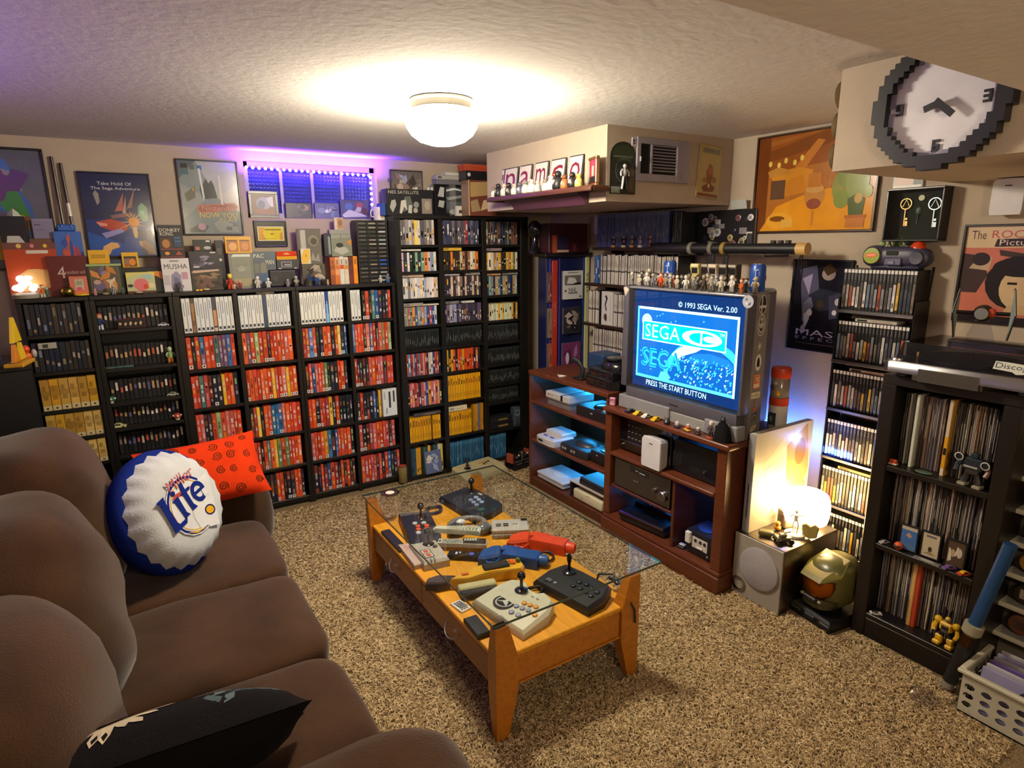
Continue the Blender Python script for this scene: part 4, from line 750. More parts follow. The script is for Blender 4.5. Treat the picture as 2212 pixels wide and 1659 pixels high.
els = [('r', 0, 0, 1, 1, '#6a3a2c'), ('p', [(.06, .94), (.94, .98), (.94, .62), (.06, .52)], '#a88c5c'), ('t', 'FAMICOM', .14, .62, .9, .78, '#5a4a30'), ('p', [(.1, .1), (.06, .4), (.3, .48), (.4, .14)], '#9a8460'), ('p', [(.4, .14), (.5, .44), (.98, .5), (.98, .3)], '#c0a880'), ('r', 0, 0, .03, 1, '#c8b088')]
aR, bR, zR = standT('game_box', 'game box', 'tan and maroon console box half behind the corner duct', 1012, 1075, 390, 463, 3.70, .10, '#7a5a3c', [e for e in els if e[0] != 't'])
stand('shoe_box', 'box', 'black box with white mark on the tan console box', 1006, 1075, 370, 389, 3.74, .10, '#1c1a1c', [('e', .1, .6, .05, .2, '#c8c8c8')], z0=zR+.0005)
zB = QY(1040, 370, 3.74).z
S('shoe_box', MB().cbox(-.11, .12, 0, .1, 0, .04, '#b04a2c', .002).box(-.112, .122, -.002, .102, .026, .042, '#b8502e'), 'print', 'flat orange box topping the stack by the corner duct', 'box', (QY(1035, 365, 3.78).x, 3.78, zB+.004))
p = QY(842, 389, W0); S('wall_button', MB().lathe([(.014, 0), (.018, .006), (.016, .014), (.001, .016)], 14, '#5a5a6a', TR(rx=90)), 'plastic', 'small grey round knob on the wall beside the hazy poster', 'button', (p.x, W0-.0005, p.z))
# oddments on the cartridge bookcase
def toadstool(label, px, py, y, z, cap, r):
    p = QY(px, py, y); t = T('toy_toadstool', label, 'toy', (p.x, y, z))
    P('stalk', MB().lathe([(r*.55, 0), (r*.62, r*.3), (r*.5, r*.7)], 14, '#d0ccb4'), 'plastic', t, smooth=60)
    c = MB().lathe([(r*.3, r*.55), (r*.98, r*.62), (r*1.02, r*.95), (r*.8, r*1.45), (r*.4, r*1.7), (.0005, r*1.76)], 18, cap)
    for a, zz in ((-90, 1.1), (-20, 1.15), (-160, 1.15), (70, 1.1)):
        rr_ = r*.99 if zz < 1.2 else r*.8; c.ball(rr_*math.cos(R(a)), rr_*math.sin(R(a)), r*zz, r*.26, r*.26, r*.3, '#d8d8cc', 8, 6)
    P('cap', c, 'plastic', t, smooth=60)
toadstool('green capped toy toadstool on the cartridge bookcase', 237, 850, 3.82, .8005, '#24583a', .021)
toadstool('red capped toy toadstool on the cartridge bookcase', 382, 892, 3.82, .6605, '#a83424', .021)
def toycar(name, label, loc, rz, L, body, roof=None, h=.32, wheel='#1a1a1a', group=None):
    t = T(name, label, 'toy car', loc, rz, group); W = L*.42; H = L*h
    pr = [(-.5, .12), (-.5, .38), (-.42, .5), (-.28, .54), (-.16, .92), (.14, 1.0), (.30, .62), (.46, .52), (.5, .34), (.5, .12)]
    b = MB(); vs = []; n = len(pr)
    for sx, k in ((-1, 1), (1, 1)):
        for x, z in pr: vs.append((sx*W/2*(1-.22*max(0, z-.5)*2), x*L, z*H))
    fs = [tuple(range(n))[::-1], tuple(range(n, 2*n))]+[(i, (i+1) % n, n+(i+1) % n, n+i) for i in range(n)]
    cs = [body, body]+[body]*n
    if roof: cs[2+4] = roof; cs[2+5] = roof
    b.add(vs, fs, cs); P('body', b, 'gloss', t, smooth=None)
    g = MB(); K = '#181c22'
    for sx in (-1, 1):
        wl = lambda z: sx*(W/2*(1-.22*max(0, z-.5)*2)+.0004); q = [(-.2, .58), (-.13, .88), (.12, .94), (.24, .6)]
        g.add([(wl(z), x*L, z*H) for x, z in (q if sx > 0 else q[::-1])], [(0, 1, 2, 3)], K)
    P('side_windows', g, 'gloss', t, smooth=None)
    for x in (-.3, .3):
        for sx in (-1, 1): P('wheel', MB().lathe([(H*.2, -L*.035), (H*.2, L*.035)], 10, wheel, TR(sx*W*.46, x*L, H*.2, ry=90)), 'plastic', t)
    return t
for lab, px, py, z, L, c, rz, y in (('white and navy toy car on the top cartridge shelf', 352, 690, 1.1905, .055, '#c8c8d8', 84, 3.825), ('pale green toy car on the third cartridge shelf', 371, 830, .8005, .06, '#a8ac90', 84, 3.822), ('pale yellow toy car on the fourth cartridge shelf', 254, 908, .6605, .075, '#c8c488', 84, 3.822)):
    p = QY(px, py, y); toycar('toy_car', lab, (p.x, y, z), rz, L, c)
p = QY(214, 690, 3.82); figurine('toy_figure', 'seated figure in navy with a red cap on the top cartridge shelf', p.x, 3.825, 1.1905, .085, '#26305c', '#c89a78', '#c8ccd8', -10, True, None, '#b04a30')
p = QY(365, 745, 3.82); figurine('toy_figure', 'green and white toy figure on the second cartridge shelf', p.x, 3.825, .9855, .09, '#8aa070', '#a8c090', '#c87a30', 15)
p = QY(283, 690, 3.815); m = MB().cbox(-.064, .064, 0, .02, 0, .052, '#5a2428', .002); m.art((-.064, 0, 0), EX, EZ, .128, .052, [('r', .03, .07, .97, .93, '#14080a')]+[('p', [(.1+.18*i-.05, .4), (.1+.18*i, .72-.1*(i % 2)), (.1+.18*i+.06, .55), (.1+.18*i+.01, .25)], '#c8a890') for i in range(1, 5)]+[('e', .1, .5, .05, .14, '#c0a088')], .0005)
S('pin_display', m, 'print', 'maroon framed row of five pale pins on the top cartridge shelf', 'frame', (p.x, 3.815, 1.1905))
p = QY(250, 778, 3.80); m = MB()
for dx, c in ((-.05, '#4a5a48'), (-.012, '#3a5a50'), (.03, '#46605a')): m.lathe([(.024, 0), (.026, .004), (.02, .009)], 16, c, TR(dx, 0, 0, s=(1.1, .6, 1)))
S('leaf_tray', m, 'satin', 'three green oval dishes joined in a row on the second cartridge shelf', 'dish', (p.x+.02, 3.816, .9855))
p = QY(576, 634, 3.79); S('snack_tin', MB().lathe([(.052, 0), (.056, .004), (.056, .016), (.058, .018), (.058, .026), (.05, .029), (.001, .03)], 28, ['#b88a80', '#c8c4c0', '#b8b8bc', '#c8c8cc', '#d0d0d4', '#d8d8dc', '#d8d8dc'], TR(s=(1.0, .45, 1))), 'metal', 'flat silver tin lying on the white cases of the second low column', 'tin', (p.x, 3.835, 1.3328))
# ================================================================ corner duct: lettered ledge, vent, hanging things
LY0, LY1 = 2.31, 3.26; LX = SX-.001
t = T('ledge_shelf', 'brown crown-moulded ledge under five letter tiles on the corner duct', 'shelf', (LX, (LY0+LY1)/2, 1.868)); L2 = (LY1-LY0)/2
P('ledge_board', MB().cbox(-.112, 0, -L2, L2, -.012, .006, '#5a3220', .003), 'wood', t)
P('edge_moulding', MB().cbox(-.118, -.104, -L2-.004, L2+.004, -.02, -.002, '#4a2818', .004, 2).cbox(-.1, 0, L2-.012, L2+.004, -.02, -.002, '#4a2818', .003).cbox(-.1, 0, -L2-.004, -L2+.012, -.02, -.002, '#4a2818', .003), 'wood', t)
prof = [(0, -.075), (-.02, -.074), (-.026, -.066), (-.034, -.05), (-.052, -.034), (-.068, -.026), (-.072, -.0125), (0, -.0125)]
v = []; n = len(prof); h2 = .325
for s, yy in ((0, -h2), (1, h2)):
    for x, z in prof: v.append((x, yy, z))
P('crown_moulding', MB().add(v, [tuple(range(n)), tuple(range(2*n-1, n-1, -1))]+[(i, n+i, n+(i+1) % n, (i+1) % n) for i in range(n)], '#4a2a3c'), 'wood', t, smooth=40)
LZ = 1.868+.0066
for i, (ch, ya, yb_) in enumerate((('', 3.30, 3.232), ('n', 3.226, 3.085), ('a', 3.067, 2.945), ('m', 2.914, 2.79), ('c', 2.764, 2.637), ('o', 2.609, 2.496))):
    if i == 0: ya = 3.258
    w = ya-yb_; h = .165
    m = MB().cbox(0, .012, -w/2, w/2, 0, h, '#2a2226', .002)
    els = [('r', .04, .04, .96, .96, '#cfc9c4')]
    if ch: els += [('t', ch, .14, .26 if ch != 'o' else .26, .86, .80, '#7a2030')]+([('r', .42, .4, .58, .62, '#ddd6d0')] if ch in 'o' else [])
    else: els += [('r', .2, .25, .85, .8, '#6a2a3c'), ('r', .4, .3, .8, .6, '#cfc9c4')]
    m.art((-.0005, w/2, 0), -EY, EZ, w, h, els)
    S('letter_tile', m, 'print', ['half-hidden tile at the window end of the lettered ledge', 'tile with a maroon letter n on the lettered ledge', 'tile with a maroon letter a on the lettered ledge', 'tile with a maroon letter m on the lettered ledge', 'tile with a maroon letter c on the lettered ledge', 'tile with a maroon letter o on the lettered ledge'][i], 'letter tile', (LX-.030, (ya+yb_)/2, LZ), ry=8)
t = T('framed_picture', 'small gold framed red and green picture ending the lettered ledge', 'picture', (LX-.04, 2.385, LZ), -20); m = MB().box(0, .01, -.05, .05, .01, .125, '#a8303c'); m.art((-.0004, .045, .015), -EY, EZ, .09, .105, [('r', .2, .35, .8, .95, '#c83a54'), ('r', .35, .3, .65, .75, '#8ab090'), ('r', 0, 0, 1, .28, '#201a18')]); P('print', m, 'print', t)
f = MB()
for q in ((-.055, .055, 0, .012), (-.055, .055, .122, .134), (-.055, -.043, .012, .122), (.043, .055, .012, .122)): f.cbox(-.006, .014, q[0], q[1], q[2], q[3], '#6a4a24', .003)
P('frame', f, 'satin', t)
peng = ['#c8c6bc', '#22222a', '#c4c0b8', '#2a2a30', '#d0c8c0', '#5a5c74', '#c8c8c0', '#d4d2cc', '#b8b8b4', '#d8cebc', '#d0d4cc', '#1c1c22', '#b8683c', '#201c20', '#c8c864']
pl_ = ['white', 'black', 'off-white', 'black', 'pinkish white', 'grey blue', 'chalk white', 'bright white', 'pale grey', 'cream', 'greenish white', 'jet black', 'rust orange', 'black', 'lemon yellow']
pw_ = ['at the window end of the letter ledge', 'before the half-hidden tile', 'between the half-hidden tile and letter n', 'before letter n', 'between letters n and a', 'at the foot of letter a', 'beyond letter a toward letter m', 'before the start of letter m', 'before the middle of letter m', 'between letters m and c', 'before letter c', 'between letters c and o', 'before the start of letter o', 'before the end of letter o', 'before the gold framed picture']
rp = random.Random(14)
for i, c in enumerate(peng):
    y = 3.235-(3.235-2.435)*i/14; h = rp.uniform(.058, .075)*(1.25 if i in (11, 13) else 1)
    o = T('penguin_figure', '%s egg-bodied figurine %s' % (pl_[i], pw_[i]), 'figurine', (LX-.085+rp.uniform(-.006, .006), y, LZ), rp.uniform(-110, -60), 'figurines on the letter ledge')
    P('body', MB().lathe([(h*.26, 0), (h*.33, h*.06), (h*.32, h*.35), (h*.24, h*.58), (h*.19, h*.66)], 12, c).ball(h*-.3, 0, h*.4, h*.07, h*.1, h*.2, mix(c, '#000000', .25), 6, 5).ball(h*.3, 0, h*.4, h*.07, h*.1, h*.2, mix(c, '#000000', .25), 6, 5), 'plastic', o, smooth=60)
    P('head', MB().ball(0, 0, h*.8, h*.22, h*.21, h*.2, mix(c, '#101014', .1 if i % 3 else .7), 10, 7), 'plastic', o, smooth=60)
    P('belly', MB().ball(0, -h*.16, h*.34, h*.2, h*.17, h*.24, mix(c, '#ffffff', .35), 10, 7), 'plastic', o, smooth=60)
    P('beak', MB().lathe([(h*.06, 0), (.0005, h*.14)], 8, '#b87a2c', TR(0, -h*.19, h*.78, rx=90)), 'plastic', o)
# air register on the dark face of the duct
VY = SY0-.0008
t = T('air_vent', 'white metal wall register with dark grille on the corner duct', 'vent', (2.385, VY, 2.007))
m = MB(); HW, HH = .183, .102
m.cbox(-HW, -.158, -.012, 0, -HH, HH, '#8d8894', .002).cbox(.092, HW, -.012, 0, -HH, HH, '#8d8894', .002).cbox(-.158, .092, -.012, 0, .072, HH, '#8d8894', .002).cbox(-.158, .092, -.012, 0, -HH, -.066, '#8d8894', .002).cbox(-.092, -.078, -.012, 0, -.066, .072, '#8d8894', .002)
for x in (.105, .118, .131): m.box(x, x+.002, -.0125, -.011, -.09, .09, '#6e6a78')
P('face_plate', m, 'satin', t); P('duct_dark', MB().box(-.158, .092, -.002, -.0005, -.066, .072, '#0c0b0c'), 'matte', t)
sl = None
for i in range(9):
    z = .064-i*.0146
    if sl is None: sl = P('louver', MB().add([(-.078, -.011, 0), (.092, -.011, 0), (.092, -.003, .007), (-.078, -.003, .007), (-.078, -.0115, .001), (.092, -.0115, .001), (.092, -.0035, .008), (-.078, -.0035, .008)], [(0, 1, 2, 3), (7, 6, 5, 4), (0, 4, 5, 1), (2, 6, 7, 3)], '#908b98'), 'satin', t, loc=(0, 0, z))
    else: dup(sl, (0, 0, z), parent=t)
for i in range(4): P('grille_bar', MB().box(-.158+.004+i*.016, -.158+.0065+i*.016, -.008, -.004, -.066, .072, '#2a282c'), 'satin', t)
P('lever', MB().cbox(-.168, -.160, -.02, -.012, -.012, .012, '#a09ba6', .002), 'satin', t)
# carded toy, its price tag, tilted tan card
t = T('carded_toy', 'dark green round-topped blister card with a white armoured figure', 'toy', (2.122, VY, 1.84)); w_, h_ = .164, .24
pts = [(-w_/2, 0), (w_/2, 0), (w_/2, h_*.72)]+[(w_/2*math.cos(R(a)), h_*.72+h_*.28*math.sin(R(a))) for a in range(15, 180, 15)]+[(-w_/2, h_*.72)]
m = MB().add([(x, 0, z) for x, z in pts]+[(x, -.003, z) for x, z in pts], [tuple(range(len(pts))), tuple(range(2*len(pts)-1, len(pts)-1, -1))]+[(i, (i+1) % len(pts), len(pts)+(i+1) % len(pts), len(pts)+i) for i in range(len(pts))], '#1e221a')
m.art((-w_/2, -.003, 0), EX, EZ, w_, h_, [('e', .5, .78, .42, .16, '#2a3822'), ('r', .1, .7, .86, .73, '#5c6656'), ('o', .55, .45, .36, .24, .06, '#5a6258'), ('r', .04, .02, .38, .14, '#8a9488'), ('r', .72, .04, .95, .5, '#4a443c'), ('e', .84, .42, .1, .07, '#6a5c50')], .0004); P('backing_card', m, 'print', t, smooth=None)
b = MB(); c = '#c4c6c4'
b.ball(0, -.014, .128, .010, .009, .011, c, 8, 6).ball(0, -.014, .10, .015, .009, .02, c, 8, 6)
for sx in (-1, 1): b.tube([(sx*.014, -.014, .113), (sx*.026, -.015, .10), (sx*.024, -.016, .083)], .0045, c, 6).tube([(sx*.007, -.014, .082), (sx*.011, -.014, .05), (sx*.016, -.014, .022)], .0055, '#1c1c1e' if sx > 0 else c, 6)
P('figure', b, 'plastic', t, smooth=60); P('blister', MB().cbox(-.04, .036, -.028, -.0034, .012, .15, '#ffffff', .008, 2), 'clearplastic', t)
S('hang_tag', MB().cbox(-.014, .014, -.004, 0, 0, .04, '#c4c0cc', .004).art((-.014, -.004, 0), EX, EZ, .028, .04, [('r', .25, .2, .75, .8, '#4a4854'), ('r', .4, .4, .9, .5, '#c4c0cc')], .0004), 'print', 'small white tag between the round-topped card and the vent', 'tag', (2.183, VY-.004, 2.063))
m = MB().cbox(0, .178, -.006, 0, 0, .27, '#a08c5a', .002)
m.art((0, -.006, 0), EX, EZ, .178, .27, [('r', .03, .02, .97, .98, '#b09c68'), ('r', .06, .03, .94, .09, '#7a4a30'), ('r', .12, .84, .88, .94, '#8a8470'), ('t', 'Captain Z', .18, .86, .82, .92, '#5a5444'), ('p', [(.4, .3), (.36, .5), (.48, .66), (.6, .6), (.66, .4), (.58, .26)], '#8a5438'), ('e', .5, .52, .1, .08, '#a86848'), ('p', [(.2, .2), (.5, .3), (.8, .22), (.7, .14), (.3, .12)], '#7a4c34'), ('e', .3, .34, .08, .05, '#98724c'), ('e', .76, .36, .07, .06, '#98724c'), ('e', .5, .24, .05, .04, '#c8b890')])
S('tilted_card', m, 'print', 'tan illustrated card hanging tilted at the end of the corner duct', 'poster', (2.632, VY-.0005, 1.843), ry=4)
# ================================================================ clock wall
t = T('pixel_clock', 'big round wall clock with stepped black rim and white face', 'clock', (KX-.0008, .925, 1.992)); N_ = 25; q = .0133
rim = MB(); face = MB(); inner = MB()
NZ = lambda d: None
cells = {}
for i in range(-13, 14):
    for j in range(-13, 14):
        d = math.hypot(i, j)
        if d <= 13.2: cells[(i, j)] = 2 if d > 10.6 else (1 if d > 10.0 else 0)
# horizontal runs of each ring keep the stepped outline with few boxes
for j in range(-13, 14):
    run = []
    for i in range(-13, 15):
        k = cells.get((i, j))
        if run and (k != run[0]):
            x0, x1 = run[1], i; mb = (face, inner, rim)[run[0]]; dep = (.014, .02, .045)[run[0]]; cl = ('#d6d3de', '#8c87a0', '#121119')[run[0]]
            mb.box(-dep, 0, -(x1-.5)*q, -(x0-.5)*q, (j-.5)*q, (j+.5)*q, cl); run = []
        if k is not None and not run: run = [k, i]
P('rim', rim, 'plastic', t, smooth=None); face.add(inner.v, inner.f, [c for c in inner.c]); P('face', face, 'plastic', t, smooth=None)
K_ = '#17161f'
for s_, cy, cz in (('12', 0, .113), ('3', -.112, 0), ('6', 0, -.113), ('9', .112, 0)):
    gl = {'1': ['01', '01', '01', '01', '01'], '2': ['111', '001', '111', '100', '111'], '3': ['111', '001', '111', '001', '111'], '6': ['111', '100', '111', '101', '111'], '9': ['111', '101', '111', '001', '111']}
    nb = MB(); px = .0065; x = -(4.5 if s_ == '12' else 3)*px/2*1.0
    for chh in s_:
        for r_, row in enumerate(gl[chh]):
            for c_, b_ in enumerate(row):
                if b_ == '1': nb.box(-.02, -.014, cy-(x+(c_+1)*px), cy-(x+c_*px), cz+(2-r_)*px-px/2, cz+(2-r_)*px+px/2, K_)
        x += px*(len(gl[chh][0])+.5)
    P('numeral', nb, 'plastic', t, smooth=None)
P('hour_hand', MB().box(-.034, -.028, 0, .04, -.009, .009, K_, TR(rx=-18)), 'plastic', t); P('minute_hand', MB().box(-.040, -.035, -.010, .055, -.009, .009, K_, TR(rx=-138)), 'plastic', t)
# glasses / plates on the far face of the clock duct, seen edge-on
for i, (zz, xx) in enumerate(((2.08, 2.075), (1.985, 2.075), (1.89, 2.075))):
    S('wall_plate', MB().lathe([(.012, 0), (.04, .008), (.046, .016), (.044, .018), (.036, .011), (.001, .006)], 20, '#8a7a5c', TR(rx=-90)), 'gloss', ['top round plate seen edge-on beside the clock', 'middle round plate seen edge-on beside the clock', 'lowest round plate seen edge-on beside the clock'][i], 'plate', (KX+.045, KY+.001, zz))
# ================================================================ right wall: pictures
WX_ = XR-.001
def rposter(name, label, cat, y_at_left, z0, w, h, els, **k): return poster(name, label, cat, (WX_, y_at_left, z0), -EY, EZ, w, h, els, **k)
els = [('r', 0, 0, 1, 1, '#a8682a'), ('p', [(0, 1), (1, 1), (1, .72), (0, .62)], '#8e4f1c'), ('p', [(0, .72), (.55, .84), (1, 1), (.6, 1), (0, .82)], '#7a4318'), ('p', [(.1, .9), (.6, 1), (.5, 1), (.05, .95)], '#9c6026'), ('p', [(.34, .66), (.52, .92), (.58, .9), (.42, .62)], '#b8742c'), ('r', 0, 0, .11, 1, '#6e3a16'),
       ('p', [(.08, .0), (.2, .26), (.42, .36), (.64, .42), (.99, .38), (.99, 0)], '#d8901e'), ('p', [(.06, 0), (.17, .2), (.3, .24), (.4, .1), (.3, 0)], '#d89422'), ('e', .24, .11, .12, .09, '#e0a030'), ('e', .22, .13, .07, .03, '#7a4a18'), ('r', .26, .04, .36, .12, '#d8a848'),
       ('p', [(.12, .62), (.38, .66), (.5, .62), (.5, .44), (.3, .36), (.2, .42)], '#c8862a'), ('r', .14, .34, .27, .54, '#5e4430'), ('p', [(.27, .52), (.42, .58), (.46, .4), (.28, .36)], '#c07c22'), ('p', [(.10, .64), (.2, .68), (.3, .64), (.3, .6), (.12, .58)], '#b88438'),
       ('e', .53, .36, .085, .14, '#b8803c'), ('e', .53, .42, .075, .04, '#c89858'), ('e', .53, .27, .06, .055, '#8a4a38'), ('r', .52, .05, .54, .2, '#b87a30'), ('r', .47, .44, .58, .58, '#b8742a')]
els += [('e', x, z, .016, .03, '#e0c060') for x, z in ((.12, .72), (.2, .7), (.26, .74), (.34, .71), (.4, .75))]
els += [('e', .72, .42, .05, .14, '#8a8a42'), ('e', .78, .54, .08, .13, '#7c8844'), ('e', .86, .46, .09, .18, '#869250'), ('e', .92, .58, .05, .09, '#76823e'), ('e', .75, .3, .06, .09, '#7a8840'), ('p', [(.82, .12), (.80, .3), (.86, .34), (.93, .3), (.92, .12)], '#4c5a2c'), ('e', .88, .3, .03, .05, '#b8964a'), ('r', .80, .02, .94, .13, '#b87438'), ('r', .79, .11, .95, .14, '#a8642c'), ('e', .95, .36, .03, .06, '#8e9650')]
rposter('framed_painting', 'large orange framed painting of a cactus and wine glass on a table', 'painting', 2.172, 1.652, .642, .482, els, frame='#3a2010', fw=.01, dep=.02)
els = [('r', 0, 0, 1, 1, '#171622'), ('p', [(.1, .9), (.4, .96), (.5, .6), (.2, .4)], '#4a4660'), ('p', [(.16, .8), (.34, .86), (.3, .62)], '#8a86a4'), ('e', .62, .86, .12, .07, '#8a7c78'), ('p', [(.5, .92), (.62, .98), (.76, .9), (.6, .84)], '#3c2c20'), ('p', [(.3, .62), (.5, .7), (.9, .66), (.95, .5), (.5, .44), (.34, .5)], '#262838'), ('p', [(.2, .52), (.34, .6), (.4, .5), (.3, .36), (.22, .3)], '#6a6c84'), ('p', [(.24, .4), (.36, .46), (.34, .34), (.26, .2)], '#b4b2c8'), ('e', .34, .42, .05, .04, '#c8c6d4'), ('e', .52, .52, .07, .05, '#3a3428'), ('p', [(.66, .62), (.84, .66), (.92, .4), (.7, .36)], '#3c3a50'), ('e', .82, .56, .05, .04, '#a8a4b0'), ('e', .78, .44, .04, .03, '#b8b4b8'), ('p', [(.2, .24), (.26, .3), (.3, .2), (.22, .16)], '#8c8aa4'),
       ('t', 'MASS', .12, .155, .98, .225, '#a6a4c0'), ('t', 'E F F E C T', .12, .105, .98, .14, '#8c8aa8'), ('r', .14, .06, .94, .066, '#5a586c')]
rposter('framed_poster', 'dark framed poster of armoured shapes behind the television corner', 'poster', 1.904, 1.070, .305, .452, els, frame='#0c0c12', fw=.008)
els = [('r', 0, 0, 1, 1, '#b86a58'), ('r', 0, .78, 1, 1, '#c8b08c'), ('t', 'The', .06, .87, .22, .96, '#3a2420'), ('t', 'ROCKY HORROR', .28, .88, 1.25, .96, '#a8504c'), ('p', [(.32, .79), (.34, .87), (.8, .88), (.8, .80)], '#2a2224'), ('t', 'Picture', .37, .805, .77, .865, '#d0c0a8'), ('t', 'SHOW', .84, .79, 1.2, .87, '#a8504c'),
       ('p', [(0, .3), (0, .72), (.16, .7), (.3, .5), (.2, .3)], '#3a2c2c'), ('p', [(.08, .56), (.2, .72), (.32, .68), (.3, .54)], '#b09880'), ('e', .2, .66, .1, .07, '#2a2224'), ('p', [(.38, .76), (.66, .72), (.68, .66), (.4, .7)], '#38302c'), ('e', .86, .66, .15, .12, '#c8b490'), ('e', .86, .76, .16, .07, '#221c1e'),
       ('e', .62, .42, .34, .28, '#161418'), ('e', .66, .36, .22, .22, '#c8ac84'), ('e', .62, .58, .28, .1, '#161418'), ('r', .52, .40, .62, .425, '#201a1a'), ('r', .70, .40, .80, .425, '#201a1a'), ('p', [(.5, .08), (.9, .1), (.84, .2), (.56, .18)], '#c0a078'), ('r', 0, 0, 1, .06, '#1c1618')]
e2 = []
for e in els:
    if e[0] == 't' and e[4] > 1: e = ('t', {'ROCKY HORROR': 'ROCKY H', 'SHOW': 'SH'}[e[1]], e[2], e[3], .97, e[5], e[6])
    e2.append(e)
rposter('framed_poster', 'cream and red framed poster of a dark-haired face behind the turntable', 'poster', 1.168, 1.285, .33, .385, e2, frame='#14100e', fw=.009)
t = T('shadow_box', 'deep black shadow box holding keys and small medals', 'shadow box', (WX_, 1.345, 1.607)); D_ = .075; HW = .112; HH = .218
P('back_panel', MB().box(-.012, 0, -HW+.004, HW-.004, .004, HH-.004, '#161a18'), 'matte', t)
f = MB()
for a in ((-HW, HW, 0, .008), (-HW, HW, HH-.008, HH), (-HW, -HW+.008, .008, HH-.008), (HW-.008, HW, .008, HH-.008)): f.cbox(-D_, 0, a[0], a[1], a[2], a[3], '#0e0d0f', .002)
P('frame', f, 'satin', t)
def key(yc, zt, r, c, lab):
    m = MB(); ring = [(0, yc+r*math.cos(2*math.pi*i/14), zt-r+r*math.sin(2*math.pi*i/14)) for i in range(15)]
    m.tube(ring, r*.16, c, 6).tube([(0, yc, zt-2*r), (0, yc, zt-2*r-.07)], .0035, c, 6).box(-.002, .002, yc-.014, yc, zt-2*r-.07, zt-2*r-.05, c).box(-.002, .002, yc-.012, yc, zt-2*r-.045, zt-2*r-.036, c).tube([(0, yc-r*.6, zt-r*1.5), (0, yc, zt-.2*r), (0, yc+r*.6, zt-r*1.5)], .002, c, 6)
    P('key', m, 'metal', t, lab, loc=(-.018, 0, 0))
key(.055, .178, .022, '#8a6a44', 'bronze key with an openwork ring'); key(-.058, .175, .024, '#8a8f94', 'pewter key with a solid round bow')
P('medal', MB().lathe([(.012, 0), (.012, .004)], 16, '#c8bc8c', TR(-.013, -.002, .178, ry=-90)), 'plastic', t, 'cream round medal')
P('leaf_pin', MB().ball(-.016, .005, .125, .003, .014, .02, '#22382a', 8, 6).tube([(-.016, .005, .11), (-.016, .005, .07)], .002, '#22382a', 6), 'plastic', t, 'dark green leaf pin')
P('glass_cover', MB().box(-D_+.006, -D_+.008, -HW+.008, HW-.008, .008, HH-.008, '#ffffff'), 'glass', t)
m = MB().cbox(-.012, 0, -.062, .062, 0, .052, '#b4aca8', .003); m.art((-.012, .062, 0), -EY, EZ, .124, .052, [('r', .12, .3, .66, .95, '#c8a898'), ('r', .7, .1, .95, .9, '#1a181c'), ('r', .05, .05, .95, .25, '#d0ccc8')])
S('small_picture', m, 'print', 'small pale picture tucked above the shadow box', 'picture', (WX_, 1.41, 1.828))
def satellite(label, p, rz, h=.135, w=.105, rx=0):
    m = MB(); pr = [(-w*.47, 0), (w*.47, 0), (w*.5, h*.12), (w*.5, h*.9), (w*.42, h*.985), (0, h), (-w*.42, h*.985), (-w*.5, h*.9), (-w*.5, h*.12)]; n = len(pr)
    m.add([(x, 0, z) for x, z in pr]+[(x*.8, .06, z*.86+h*.07) for x, z in pr]+[(x*.97, -.006, z*.97+h*.015) for x, z in pr], [tuple(range(n, 2*n))[::-1]]+[(i+n, i, (i+1) % n, (i+1) % n+n) [::-1] for i in range(n)]+[(i, i+2*n, (i+1) % n+2*n, (i+1) % n)[::-1] for i in range(n)]+[tuple(range(2*n, 3*n))], '#c4c2c8')
    m.box(-.011, .011, -.0066, -.006, h*.78, h*.81, '#2c2c34')
    return S('satellite_speaker', m, 'plastic', label, 'speaker', p, rz, group=None, smooth=25)
p = QX(2170, 465, XR-.062); satellite('white satellite speaker high on the wall beside the clock duct', (XR-.062, p.y, p.z), -90)
p = QX(1284, 516, XR-.062); satellite('white satellite speaker under the corner duct beside blue-spined cases', (XR-.062, 3.35, 1.665), -78, h=.125)
# ================================================================ wall shelves by the corner, blue and white cases
for i, (z, y0, y1, lab) in enumerate(((1.578, 2.52, 3.30, 'upper dark wood wall shelf holding the blue-spined cases'), (1.338, 2.45, 3.38, 'middle dark wood wall shelf holding a row of white-spined cases'), (1.062, 2.50, 3.40, 'lowest dark wood wall shelf beside the television'), (.822, 2.62, 3.32, 'plank under the lowest row of white cases'))):
    t = T('wall_shelf', lab, 'shelf', (XR-.0015, (y0+y1)/2, z-.0005)); l = (y1-y0)/2
    P('shelf_board', MB().cbox(-.175, 0, -l, l, -.02, 0, '#2c1a14', .004), 'darkwood', t)
    for s_ in (-1, 1): P('bracket', MB().prism([(0, 0), (-.11, 0), (-.09, -.02), (-.02, -.085), (0, -.09)], -.008, .008, '#241510', Matrix.Translation((0, s_*l*.7, -.0202)) @ Matrix.Rotation(R(90), 4, 'X')), 'darkwood', t)
def style_ps3(rnd):
    c = jit(rnd.choice(['#3c4684', '#363f78', '#424c8a', '#2e376a']), .1, rnd)
    return c, '#2a3260', [(.9, c), (1, mix(c, '#8088b8', .3))], [(.3, .66, a, a+.16, mix(c, '#b0b4d4', rnd.uniform(.1, .6))) for a in (rnd.uniform(.15, .6),)]
fill('disc_case', 'disc case', 'blue-spined cases on the upper wall shelf', 'along the upper wall shelf under the corner duct', 'disc case', (2.76, 3.275, 1.578), -90, .66, .172-.0+.04, .14, (.0145, .0165), style_ps3, .02, 601)
fill('disc_case', 'disc case', 'dark cases ending the upper wall shelf', 'of the dark run ending the upper wall shelf', 'disc case', (2.765, 2.61, 1.578), -90, .085, .20, .14, (.016, .02), style_pal(['#1a2226', '#20242c', '#16181c'], ['#3a444c', '#505860'], 1), .02, 603)
